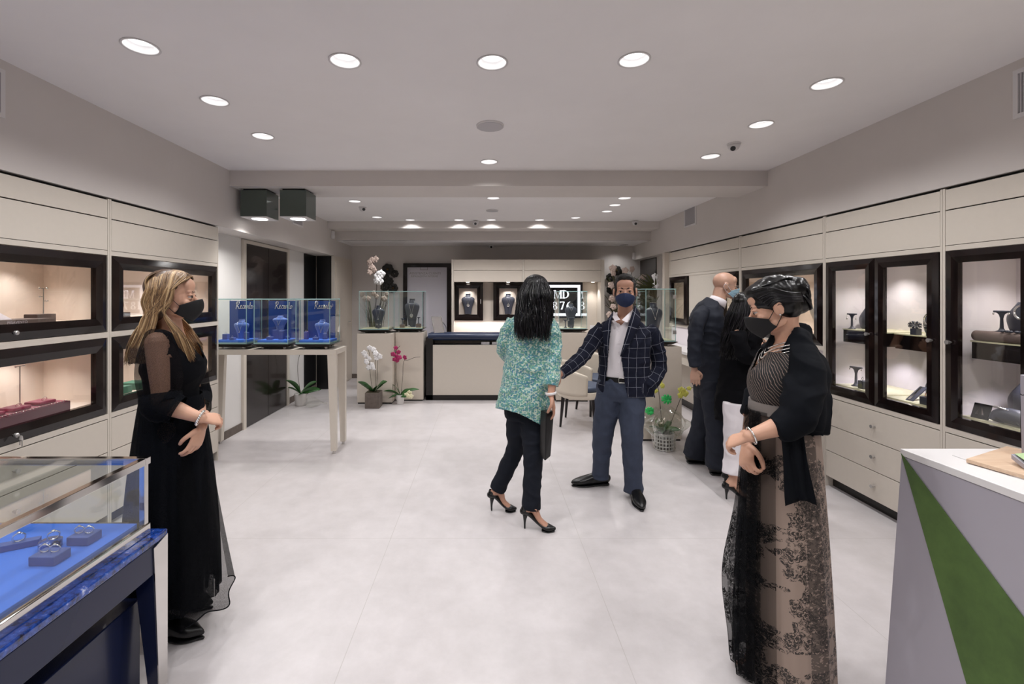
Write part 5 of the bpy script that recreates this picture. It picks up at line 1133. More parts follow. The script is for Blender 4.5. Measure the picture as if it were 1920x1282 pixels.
def hand(mb, wr, d, pn, s=1.0, curl=.35, side=1, spread=.06, thumb=.6, curls=None):
    # wr wrist, d finger direction, pn palm normal, side: which side the thumb leaves
    wr = Vector(wr); d = unit(d); pn = Vector(pn); pn = unit(pn - d*pn.dot(d)); l = d.cross(pn)*side
    mb.tube([wr-d*.02*s, wr+d*.01*s, wr+d*.045*s, wr+d*.082*s, wr+d*.094*s], [(.024*s, .018*s), (.027*s, .016*s), (.038*s, .0145*s), (.041*s, .0125*s), (.036*s, .009*s)], ref=pn, n=18)
    for i, (off, L) in enumerate(((.030, .070), (.0105, .080), (-.0095, .074), (-.028, .058))):
        p = wr + d*(.083 - .004*abs(i-1))*s + l*off*s; a = (curls[i] if curls else curl*(1+.12*i)); dd = unit(d + l*(spread*(1.4-i))); pts = [p - dd*.012*s, p]; ang = a*.5; q = p
        for fr in (.44, .31, .25):
            q = q + (dd*math.cos(ang) + pn*math.sin(ang))*L*fr*s; pts.append(q); ang += a
        rr = .0088*s*(.92 if i == 3 else 1); mb.tube(pts, [rr*1.08, rr*1.08, rr*1.0, rr*.92, rr*.78], n=10, sub=3, cap='round')
    b = wr + d*.022*s + l*.026*s; q1 = b + (l*.75 + d*.75 + pn*.25).normalized()*.038*s; q2 = q1 + (l*(.6-.9*thumb) + d*.8 + pn*(.3+.5*thumb)).normalized()*.032*s; q3 = q2 + (l*(.2-.9*thumb) + d*.8 + pn*(.3+.5*thumb)).normalized()*.026*s
    mb.tube([b - l*.012*s, b, q1, q2, q3], [.014*s, .0145*s, .0115*s, .0105*s, .0085*s], n=10, sub=3, cap='round')
def arm_mb(mb, sh, el, wr, s=1.0, up=.66, lo=1.0):
    sh, el, wr = map(Vector, (sh, el, wr)); mb.tube([sh, sh.lerp(el, .35), sh.lerp(el, .8), el, el.lerp(wr, .3), el.lerp(wr, .75), wr], [.050*s*up, .046*s*up, .038*s*(.5+.5*up)*lo, .037*s*(.4+.6*up)*lo, .039*s*lo, .029*s*(.4+.6*lo), .0245*s], n=18, sub=3, cap='round')
def leg_mb(mb, hip, kn, an, s=1.0):
    s *= .82; hip, kn, an = map(Vector, (hip, kn, an)); mb.tube([hip, hip.lerp(kn, .4), kn, kn.lerp(an, .3), kn.lerp(an, .75), an], [.078*s, .068*s, .050*s, .052*s, .036*s, .032*s], n=18, sub=3, cap='round')
def foot_mb(mb, an, toe, s=1.0, heel=0.0):
    an, toe = Vector(an), Vector(toe); h = V(toe.x-an.x, toe.y-an.y, 0).normalized(); hl = an - h*.03 - V(0, 0, an.z-.035-heel)
    mb.tube([hl, hl.lerp(toe, .35)+V(0, 0, .010), toe - h*.06 + V(0, 0, .004), toe + V(0, 0, .0)], [(.016*s, .014), (.018*s, .012), (.018*s, .008), (.008*s, .005)], ref=(0, 0, 1), n=16, cap='round'); mb.tube([an, hl+h*.02+V(0, 0, .02)], [.032*s, .034*s], n=14, sub=2)
def torso_mb(mb, levels, f, n=32, power=None, sub=4, cap='round'):
    mb.tube([l[0] for l in levels], [(l[1], l[2]) for l in levels], ref=f, n=n, sub=sub, power=power, cap=cap)
def polydist(A, pts):
    best = np.full(len(A), 1e9); along = np.zeros(len(A)); idx = np.zeros(len(A), int); acc = 0; foot = np.zeros((len(A), 3))
    for i in range(len(pts)-1):
        a = np.array(pts[i]); b = np.array(pts[i+1]); ab = b-a; L = np.linalg.norm(ab); t = np.clip(((A-a) @ ab)/(L*L), 0, 1); q = a+t[:, None]*ab; d = np.linalg.norm(A-q, axis=1); m = d < best
        best[m] = d[m]; along[m] = acc+t[m]*L; foot[m] = q[m]; idx[m] = i; acc += L
    return best, along, foot
def cloth_uv(torso, limbs, f, Rt=.17):
    f = np.array(unit(f)); sd = np.cross(f, (0, 0, 1.))
    def fn(A):
        out = np.zeros((len(A), 3)); bt, al, ft = polydist(A, torso); rel = A-ft; ang = np.arctan2(rel @ sd, rel @ f); out[:, 0] = ang*Rt; out[:, 1] = A[:, 2]; sc = bt/.155
        for pts, r in limbs:
            b, al, ft = polydist(A, pts); ax = np.array(pts[-1])-np.array(pts[0]); ax /= np.linalg.norm(ax); e1 = f-ax*np.dot(f, ax); e1 /= np.linalg.norm(e1); e2 = np.cross(ax, e1); rel = A-ft; m = b/r < sc
            out[m, 0] = (np.arctan2(rel @ e2, rel @ e1)*r)[m]; out[m, 1] = al[m]; sc = np.minimum(sc, b/r)
        return out
    return fn
def strands(n, rootfn, pathfn, r=.0022, flat=1.0, light=0.5, seed=1, k=5):
    rnd = random.Random(seed); mb = MB()
    for i in range(n):
        pts = pathfn(rootfn(rnd), rnd); m = len(pts); rr = r*rnd.uniform(.7, 1.3); c = rnd.random()**(1.6)*.9 + light*.1
        mb.tube(pts, [(rr*flat*(1 if j < m-1 else .35), rr*(1 if j < m-1 else .35)) for j in range(m)], n=k, sub=4, attr=(c, 0, 0))
    return mb
def laced_shoe(root, heel, toe, w=.048, h=.075, m='leather', point=.6, laces=True, name='shoe', sole=.022, up=.09, ankle=None):
    heel, toe = Vector(heel), Vector(toe); d = V(toe.x-heel.x, toe.y-heel.y, 0); L = d.length; d.normalize(); z = V(0, 0, 1)
    b = heel.copy(); b.z = 0
    mb = MB(); mb.tube([b+d*.005+z*(sole+.03), b+d*(.12*L)+z*(sole+.04), b+d*(.45*L)+z*(sole+.032), b+d*(.75*L)+z*(sole+.020), b+d*(.95*L)+z*(sole+.012), b+d*L+z*(sole+.008)],
        [(w*.62, .036), (w*.78, .045), (w*.86, .040), (w, .028), (w*point, .018), (w*point*.5, .010)], ref=(0, 0, 1), n=22, power=.9, cap='round')
    a = Vector(ankle) if ankle else b+d*.06+z*(sole+up+.03); mb.tube([b+d*(.28*L)+z*(sole+.04), b+d*(.24*L)+z*(sole+.065), a], [(w*.74, .06), (w*.66, .05), (.040, .040)], ref=d, n=20)
    o = fuse(name, mb, M[m], root, voxel=.0045, smooth=3)
    sl = MB(); sl.tube([b+d*0+z*.012, b+d*(.3*L)+z*.012, b+d*(.7*L)+z*.008, b+d*(1.0*L)+z*.008], [(w*.72, .010), (w*.72, .010), (w*1.0, .008), (w*point*.45, .006)], ref=(0, 0, 1), n=20, power=.8, cap='round'); sl.build('sole', M['black'], o, smooth=True)
    if laces:
        lc = MB(); sd = d.cross(z)
        for k in range(4): c = b+d*(L*(.36+.07*k))+z*(sole+.079-.0075*k); lc.tube([c-sd*.016, c+z*.004, c+sd*.016], .0022, n=6)
        lc.build('laces', M['steel'] if m == 'bootmetal' else M['black'], o, smooth=True)
    return o
def pump(root, heel, toe, hh=.085, m='leather', w=.036, name='shoe'):
    heel, toe = Vector(heel), Vector(toe); d = V(toe.x-heel.x, toe.y-heel.y, 0); L = d.length; d.normalize(); z = V(0, 0, 1); h0 = heel + z*(hh-heel.z)
    mb = MB(); p = [h0-d*.012+z*.014, h0+d*.03+z*.004, heel+d*(.50*L)-z*heel.z+z*(hh*.42+.004), heel+d*(.78*L)-z*heel.z+z*.024, toe+z*(.020-toe.z)]
    mb.tube(p, [(w*.72, .022), (w*.80, .018), (w*.80, .013), (w*1.08, .020), (w*.42, .011)], ref=(0, 0, 1), n=22, cap='round')
    mb.tube([h0-d*.018+z*.042, h0-d*.012+z*.012], [(w*.62, .006)]*2, ref=(0, 0, 1), n=14, sub=1)
    bk = MB()
    def back(u, v): th = math.pi*(.5+u); rr = w*.80; return h0+d*(math.cos(th)*w*.78+.012)+d.cross(z)*(math.sin(th)*rr*.86)+z*(.010+.042*v*(1-.35*abs(2*u-1)**2))
    o = fuse(name, mb, M[m], root, voxel=.0035, smooth=3)
    MB().grid(back, 18, 5).build('heel_counter', M[m], o, smooth=True, solid=.003)
    MB().tube([h0+z*.0+d*.004, h0.lerp(heel, .5)+d*.0, V(heel.x, heel.y, 0)+d*.0], [(.020, .018), (.0085, .0085), (.0055, .0055)], n=12, sub=4).build('stiletto_heel', M[m], o, smooth=True)
    MB().tube([heel+d*(.60*L)+z*(.006-heel.z), heel+d*(.80*L)+z*(.005-heel.z), toe+z*(.005-toe.z)], [(w*.75, .005), (w*1.0, .005), (w*.45, .004)], ref=(0, 0, 1), n=16, cap='round').build('sole', M['black'], o, smooth=True)
    return o
def foot_in_pump(mb, heel, toe, an, hh=.085):
    heel, toe, an = Vector(heel), Vector(toe), Vector(an); d = V(toe.x-heel.x, toe.y-heel.y, 0); L = d.length; d.normalize(); z = V(0, 0, 1); h = V(heel.x, heel.y, hh)
    mb.tube([an, h+d*.022+z*.035], [.031, .029], n=14, sub=3, cap='round'); mb.tube([h+d*.005+z*.025, h+d*.06+z*.035, heel+d*(.5*L)+z*(hh*.42+.028-heel.z), heel+d*(.80*L)+z*(.026-heel.z), toe+z*(.02-toe.z)-d*.01], [(.024, .022), (.026, .026), (.027, .018), (.031, .013), (.012, .008)], ref=(0, 0, 1), n=16, cap='round')

from mathutils.bvhtree import BVHTree
def tuck(root, skip=()):
    # settle the body underneath its clothes wherever the two surfaces touch
    dg = {'jacket','trousers','shirt','coat','dress_bodice','under_skirt','gown_skirt','shawl','shoe','suit_jacket'}
    body = None; vs = []; fs = []
    for o in bpy.data.objects:
        if o.parent != root or o.type != 'MESH': continue
        nm = o.name.split('.')[0]
        if nm == 'body': body = o
        elif nm in dg:
            k = len(vs); vs += [tuple(v.co) for v in o.data.vertices]; fs += [tuple(i+k for i in p.vertices) for p in o.data.polygons]
    T = BVHTree.FromPolygons(vs, fs); off = wloc(root)
    me = body.data; n = len(me.vertices); E = np.empty(len(me.edges)*2, int); me.edges.foreach_get('vertices', E); E = E.reshape(-1, 2); deg = np.bincount(E.ravel(), minlength=n).astype(float)
    for it in range(5):
        A = np.empty(n*3); N = np.empty(n*3); me.vertices.foreach_get('co', A); me.vertices.foreach_get('normal', N)
        A = A.reshape(-1, 3); N = N.reshape(-1, 3); keep = np.ones(n, bool); mv = np.zeros(n, bool)
        for c, r in skip: keep &= np.linalg.norm(A+np.array(off)-np.array(c), axis=1) > r
        for i in np.nonzero(keep)[0]:
            v = Vector(A[i]); q = Vector(N[i]); h, hn, k, d = T.ray_cast(v+q*.04, -q, .075)
            if h is not None and (v-h).dot(q) > -.005: A[i] = h-q*.011; mv[i] = True
        if not mv.any(): break
        for _ in range(2):
            g = mv.copy(); g[E[:, 0]] |= mv[E[:, 1]]; g[E[:, 1]] |= mv[E[:, 0]]; mv = g
        mv &= keep
        for _ in range(5 if it < 4 else 1):
            S = np.zeros((n, 3)); np.add.at(S, E[:, 0], A[E[:, 1]]); np.add.at(S, E[:, 1], A[E[:, 0]]); S /= np.maximum(deg, 1)[:, None]; A[mv] = A[mv]*.4+S[mv]*.6
        me.vertices.foreach_set('co', A.ravel()); me.update()

def drape(root, c, f, zt, zb, r, m, span=150, n=36, rmax=.35):
    body = [o for o in bpy.data.objects if o.parent == root and o.name.startswith('body')][0]; off = wloc(root)
    T = BVHTree.FromPolygons([tuple(v.co+off) for v in body.data.vertices], [tuple(p.vertices) for p in body.data.polygons]); pts = []
    for k in range(n+1):
        a = math.radians(-span+2*span*k/n); z = zb+(zt-zb)*abs(a/math.radians(span))**.8; d = Matrix.Rotation(a, 3, 'Z') @ f; o = V(c.x, c.y, z)
        h, nn, i, ds = T.ray_cast(o+d*rmax, -d, rmax)
        if h is not None: pts.append(h+d*(r+.0015))
    return MB().tube(pts, r, n=6, sub=2)

# ---------------------------------------------------------------- man in the windowpane-check jacket
def man_check():
    YY = 3.58; f = unit((-.22, -1, 0))
    root = thing('person', (P(1163, 0, YY).x, YY, 0), 'man in navy windowpane jacket and navy mask, one arm reaching out, one hand pocketed', 'person')
    H = Head(P(1172, 546, 3.56), (-.30, -1, -.03), k=1.07)
    shL, elL, wrL = P(1212, 624, 3.58), P(1233, 689, 3.59), P(1206, 724, 3.52)
    shR, elR, wrR = P(1126, 616, 3.58), P(1092, 667, 3.50), P(1049, 701, 3.33)
    hl, kl, al = P(1182, 714, 3.58), P(1184, 812, 3.49), V(1.135, 3.49, .09)
    hr, kr, ar = P(1148, 714, 3.60), P(1131, 808, 3.63), V(.935, 3.70, .09)
    mb = MB(); H.add(mb); mb.tube([H.w(0, -.02, -.05), P(1172, 592, 3.62), P(1170, 606, 3.62)], [.056, .058, .07], n=20, cap='round')
    torso_mb(mb, [(P(1165, 735, 3.60), .13, .085), (P(1166, 700, 3.6), .12, .08), (P(1168, 640, 3.6), .12, .08), (P(1170, 618, 3.6), .10, .055)], f)
    arm_mb(mb, shL, elL, wrL, lo=.6); arm_mb(mb, shR, elR, wrR, lo=.6); hand(mb, wrR, (-.75, -.45, -.35), (-.2, .8, -.5), curl=.4, side=1); hand(mb, wrL, (-.35, .1, -.9), (-.8, 0, 0), s=.9, curl=.2, side=-1)
    leg_mb(mb, hl, kl, al); leg_mb(mb, hr, kr, ar)
    fuse('body', mb, M['skin'], root, voxel=.004, smooth=3); H.features(root); H.mask(root, M['masknavy'], bulge=1.2)
    # short dark hair
    mb = MB(); e = lambda x, y, z, a, b, c: mb.ell(H.w(x/H.k, y/H.k, z/H.k), (a, b, c), H.R, nu=28, nv=18)
    e(0, -.028, .053, .083, .097, .088); e(0, .032, .105, .058, .050, .030); e(0, -.04, .0, .080, .075, .064)
    for q in (-1, 1): e(q*.066, .018, .028, .012, .030, .050)
    fuse('hair', mb, M['hairshort'], root, voxel=.004, smooth=3, post=wrinkle(.004, 60, 60, 90, 2))
    # trousers
    mb = MB(); torso_mb(mb, [(P(1165, 748, 3.59), .17, .12), (P(1165, 730, 3.59), .195, .135), (P(1165, 706, 3.59), .165, .114)], f, cap='flat')
    mb.tube([hl, hl.lerp(kl, .45), kl, kl.lerp(al, .5), al+V(.0, .0, .02), al+V(0, 0, -.045)], [.112, .108, .084, .074, .071, .074], n=24, cap='flat')
    mb.tube([hr, hr.lerp(kr, .45), kr, kr.lerp(ar, .5), ar+V(.0, .0, .02), ar+V(0, 0, -.03)], [.110, .104, .081, .072, .067, .070], n=24, cap='flat')
    fuse('trousers', mb, M['jeans'], root, voxel=.006, smooth=5, post=chain(wrinkle(.009, 8, 8, 7, 3, True), wrinkle(.004, 16, 16, 18, 9)))
    b = P(1165, 708, 3.59); mb = MB(); torso_mb(mb, [(b-V(0, 0, .018), .163, .120), (b+V(0, 0, .018), .162, .119)], f, cap='flat', sub=1, n=48); blt = mb.build('belt', M['leather'], root, smooth=True, angle=60)
    c = b+f*.123+V(-.006, 0, 0); sd = f.cross(V(0, 0, 1)); MB().tube([c+sd*.022+V(0, 0, .018), c-sd*.022+V(0, 0, .018), c-sd*.022-V(0, 0, .018), c+sd*.022-V(0, 0, .018), c+sd*.022+V(0, 0, .018)], .003, n=6, sub=1).build('buckle', M['steel'], blt)
    # shirt
    lv = [(P(1165, 712, 3.59), .158, .114), (P(1166, 690, 3.59), .155, .113), (P(1168, 645, 3.59), .165, .118), (P(1170, 616, 3.60), .155, .095), (P(1171, 603, 3.61), .10, .075), (P(1171.5, 596, 3.61), .066, .064)]
    mb = MB(); torso_mb(mb, lv, f, cap='flat'); sh = fuse('shirt', mb, M['shirt'], root, voxel=.006, smooth=4, post=wrinkle(.006, 14, 14, 9, 5), cut=lambda A: (A[:, 2] > P(0, 597, 3.6).z) | (((A-np.array(P(1170, 600, 3.6))) @ np.array(f) > 0) & (A[:, 2] > P(0, 609, 3.6).z+np.abs(A[:, 0]-P(1166, 0, 3.5).x)*1.0)))
    for k in range(5): MB().ell(P(1158.5-.4*k, 618+19*k, 3.59)+f*(.108+.012*min(1, k)), (.005, .003, .005)).build('button', M['shirt'], sh)
    # collar wings
    n0 = P(1171, 590, 3.60)
    for q, pts in ((-1, [P(1151, 583, 3.555), P(1163, 599, 3.49), P(1153, 602, 3.475), P(1146, 590, 3.51)]), (1, [P(1190, 577, 3.575), P(1166, 600, 3.49), P(1176, 605, 3.47), P(1189, 590, 3.51)])):
        MB().prism(pts, (0, .004, .002)).build('shirt_collar', M['shirt'], sh, bevel=.002)
    mb = MB()
    mb.grid(lambda u, v: n0 + V(.067*math.cos(math.pi*(u*1.22-.11)), .064*math.sin(math.pi*(u*1.22-.11)), -.018+.036*v), 24, 3); mb.build('shirt_collar', M['shirt'], sh, smooth=True, solid=.004)
    # jacket with sleeves
    JL = [(P(1170, 745, 3.59), .212, .150), (P(1170, 722, 3.59), .206, .144), (P(1170, 690, 3.59), .196, .136), (P(1170, 645, 3.59), .202, .140), (P(1170, 620, 3.60), .196, .118), (P(1171, 607, 3.61), .155, .095), (P(1171.5, 599, 3.62), .095, .080), (P(1172, 592, 3.625), .074, .070)]
    mb = MB(); torso_mb(mb, JL, f, cap='flat', power=.92)
    s1 = [P(1212, 616, 3.59), P(1225, 634, 3.59), P(1233, 664, 3.6), P(1235, 692, 3.59), P(1225, 712, 3.53), P(1212, 727, 3.49)]; s2 = [P(1132, 614, 3.59), P(1118, 630, 3.58), P(1105, 650, 3.54), P(1090, 670, 3.49), P(1068, 689, 3.41), P(1051, 701, 3.345)]
    mb.tube(s1, [.064, .068, .063, .060, .058, .052], n=24, cap='flat'); mb.tube(s2, [.062, .066, .060, .055, .048, .042], n=24, cap='flat')
    mb.tube([P(1214, 722, 3.50), P(1216, 748, 3.49)], [(.05, .04), (.045, .03)], n=18, sub=2)
    def opening(A):
        pyv = VY + (CAMH-A[:, 2])*FP/A[:, 1]; pxv = VX + A[:, 0]*FP/A[:, 1]
        l = np.interp(pyv, [575, 606, 648, 703, 735, 760], [1150, 1146, 1141, 1137, 1131, 1126]); r = np.interp(pyv, [570, 594, 640, 665, 699, 733, 760], [1189, 1182, 1171, 1164, 1169, 1174, 1184])
        front = ((A - np.array(P(1168, 650, 3.6))) @ np.array(f)) > .0
        return (pxv > l) & (pxv < r) & front | (A[:, 2] > P(0, 594, 3.62).z) | ((A[:, 2] < P(0, 742, 3.5).z) & (np.abs(pxv-1168) < 60))
    uv = cloth_uv([P(1167, 760, 3.59), P(1170, 600, 3.6)], [(s1[1:], .06), (s2[1:], .055)], f)
    jk = fuse('jacket', mb, M['check'], root, voxel=.006, smooth=5, post=chain(wrinkle(.011, 8, 8, 12, 7, True), wrinkle(.004, 22, 22, 30, 1)), cut=opening, solid=.005, aname=('cloth', uv))
    # lapels
    def lap(inner, outer, Yf):
        m = MB(); n = 12
        def fn(u, v):
            a = np.array([np.interp(u, np.linspace(0, 1, len(inner)), [p[i] for p in inner]) for i in range(3)]); b_ = np.array([np.interp(u, np.linspace(0, 1, len(outer)), [p[i] for p in outer]) for i in range(3)])
            q = a*(1-v)+b_*v; return P(q[0], q[1], q[2] - .006*math.sin(math.pi*v))
        return m.grid(fn, n, 5, attrfn=lambda u, v: (v*.05+.02, u*.24, 0))
    lap([(1150, 583, 3.52), (1146, 606, 3.452), (1142, 640, 3.442), (1139, 668, 3.446)], [(1143, 594, 3.53), (1129, 612, 3.475), (1131, 636, 3.452), (1138, 668, 3.446)], 0).build('lapel', M['check'], jk, smooth=True, solid=.005, aname='cloth')
    lap([(1190, 572, 3.55), (1182, 596, 3.462), (1171, 636, 3.437), (1163, 668, 3.436)], [(1200, 588, 3.53), (1201, 606, 3.462), (1188, 634, 3.442), (1165, 668, 3.436)], 0).build('lapel', M['check'], jk, smooth=True, solid=.005, aname='cloth')
    laced_shoe(root, V(1.155, 3.56, 0), V(1.12, 3.255, 0), ankle=al+V(0, 0, .01)); laced_shoe(root, V(1.00, 3.725, 0), V(.705, 3.69, 0), ankle=ar+V(0, 0, .01)); tuck(root, [(H.c, .16), (wrR, .16)])
man_check()

# ---------------------------------------------------------------- woman in the green patterned coat
def woman_green():
    f = unit((.40, .92, 0)); root = thing('person', (.25, 3.15, 0), 'woman seen from behind in green patterned coat, dark trousers and black heels', 'person')
    H = Head(P(1006, 548, 3.20), (.45, .89, -.12), k=.97)
    hR, tR = V(.262, 3.025, 0), V(.452, 2.985, 0); hB, tB = V(.045, 3.275, 0), V(.215, 3.265, 0)
    aR, aB = V(.305, 3.035, .135), V(.085, 3.285, .135)
    shR, elR, wrR = P(1031, 603, 3.15), P(1038, 683, 3.07), P(1033, 741, 3.00); shL, elL, wrL = P(960, 603, 3.22), P(943, 655, 3.27), P(972, 665, 3.5)
    mb = MB(); H.add(mb); mb.tube([H.w(0, -.02, -.05), P(1000, 585, 3.18)], [.048, .058], n=18, sub=3, cap='round')
    torso_mb(mb, [(P(985, 765, 3.2), .13, .09), (P(988, 700, 3.2), .11, .08), (P(992, 640, 3.2), .12, .09), (P(995, 606, 3.2), .11, .06)], f)
    arm_mb(mb, shR, elR, wrR, .88); arm_mb(mb, shL, elL, wrL, .88, lo=.7); hand(mb, wrR, (.22, -.02, -1), (-.95, .1, -.1), s=1.0, curl=.34, side=-1); hand(mb, wrL, (.6, .8, .1), (.7, -.6, 0), s=.9, curl=.5)
    kR, kB = P(1000, 852, 3.10), P(967, 838, 3.27); gR, gB = P(1000, 778, 3.18), P(975, 775, 3.22)
    leg_mb(mb, gR, kR, aR, .9); leg_mb(mb, gB, kB, aB, .9); foot_in_pump(mb, hR, tR, aR, .10); foot_in_pump(mb, hB, tB, aB, .10)
    fuse('body', mb, M['skin'], root, voxel=.0035, smooth=3)
    pump(root, hR, tR, .10); pump(root, hB, tB, .10)
    mb = MB(); torso_mb(mb, [(P(985, 785, 3.2), .15, .11), (P(986, 740, 3.2), .16, .12)], f, cap='flat')
    mb.tube([gR, gR.lerp(kR, .5), kR, kR.lerp(aR, .5), aR+V(.0, 0, -.015)], [.098, .088, .068, .062, .062], n=22, cap='flat'); mb.tube([gB, gB.lerp(kB, .5), kB, kB.lerp(aB, .5), aB+V(.0, 0, .01)], [.095, .085, .066, .060, .058], n=22, cap='flat')
    fuse('trousers', mb, M['navytrouser'], root, voxel=.006, smooth=5, post=wrinkle(.008, 9, 9, 14, 3, True))
    L = [(P(979, 812, 3.2), .205, .17), (P(981, 775, 3.2), .200, .165), (P(985, 740, 3.2), .190, .155), (P(989, 690, 3.2), .172, .135), (P(993, 640, 3.2), .165, .130), (P(995, 612, 3.2), .165, .105), (P(997, 598, 3.2), .130, .085), (P(999, 588, 3.2), .075, .07), (P(1000, 582, 3.2), .06, .06)]
    mb = MB(); torso_mb(mb, L, f, cap='flat')
    mb.tube([P(1024, 603, 3.17), P(1034, 622, 3.14), P(1038, 655, 3.12), P(1037, 690, 3.07), P(1033, 724, 3.03)], [.056, .060, .055, .052, .052], n=22, cap='flat')
    mb.tube([P(965, 603, 3.21), P(953, 622, 3.22), P(945, 645, 3.24), P(947, 663, 3.32), P(962, 668, 3.42)], [.056, .058, .053, .050, .048], n=22, cap='flat')
    def cut(A):
        pyv = VY + (CAMH-A[:, 2])*FP/A[:, 1]; pxv = VX + A[:, 0]*FP/A[:, 1]
        return (pyv > np.interp(pxv, [925, 950, 975, 1014, 1040, 1060], [764, 769, 776, 796, 800, 790])) & (pyv > 735)
    fuse('coat', mb, M['mosaic'], root, voxel=.006, smooth=5, post=chain(wrinkle(.012, 7, 7, 9, 4, True), wrinkle(.004, 20, 20, 26, 1)), cut=cut, solid=.004)
    w_ = P(1033, 737, 3.003); MB().tube([w_+V(math.cos(a_*.4)*.034, math.sin(a_*.4)*.030, 0.004*math.cos(a_*.4)) for a_ in range(17)], (.004, .009), n=8, sub=1).build('bracelet', M['white'], root, smooth=True)
    # hair: black shoulder-blade length waves
    mb = MB(); mb.ell(H.w(0, -.022, .040), (.084, .102, .086), H.R); mb.ell(H.w(0, -.06, -.05), (.082, .06, .10), H.R); hr = fuse('hair', mb, M['hairblack'], root, voxel=.005, smooth=4)
    def rt(r): a = r.uniform(0, 2*math.pi); z = r.uniform(-.02, .99); return a, z
    def path(q, r):
        a, z = q; ca, sa = math.cos(a), math.sin(a); fr = math.sqrt(max(0, 1-z*z)); x0, y0, z0 = .082*ca*fr, -.02+.100*sa*fr, .04+.084*z
        if y0 > .045: y0 = .045
        R1 = .094+r.uniform(-.006, .008); out = r.uniform(.9, 1.18); zend = r.uniform(-.23, -.36) if sa < .3 else r.uniform(-.12, -.26)
        bx, by = R1*ca, -.02+R1*1.05*min(sa, .35); ph = r.uniform(0, 6.28); wv = r.uniform(.006, .017); pts = [H.w(x0, y0, z0+.003)]; p0 = math.acos(max(-1, min(1, z)))
        if z > .5:
            p1 = p0+(math.pi/2-p0)*.45; pts.append(H.w(.086*ca*math.sin(p1), min(.06, -.02+.104*sa*math.sin(p1)), .042+.088*math.cos(p1)))
        pts.append(H.w(x0*.25+bx*.75, y0*.25+by*.75, min(z0-.01, .055)))
        for k in range(1, 6): u = k/5; zz = .03+(zend-.03)*u; s_ = out*(1+.18*u-.25*max(0, u-.7)); pts.append(H.w(bx*s_+wv*math.sin(ph+u*7), by*s_-.018*u+wv*math.cos(ph*1.7+u*8), zz))
        return pts
    tuck(root, [(H.c, .16), (wrR, .2), (hR, .16), (hB, .16)])
    mb = strands(1700, rt, path, r=.0015, flat=2.0, seed=4, k=4); mb.build('hair_strands', M['hairblack'], hr, smooth=True, aname='strand')
woman_green()
t = thing('document_folder', P(1025, 860, 3.01), 'black leather document folder held by the woman in the green coat', 'folder')
zt, zb = P(0, 771, 3.0).z, P(0, 861, 3.0).z; q = [P(1011, 0, 3.03), P(1022, 0, 2.965), P(1037, 0, 3.00), P(1027, 0, 3.06)]
mb = MB(); mb.hexa([V(p.x+dx, p.y, zb+dz) for p, dx, dz in zip(q, (0, .0, -.015, -.015), (.02, .0, .02, .03))] + [V(p.x+.008, p.y, zt) for p in q]); mb.build('cover', M['leather'], t, bevel=.006)

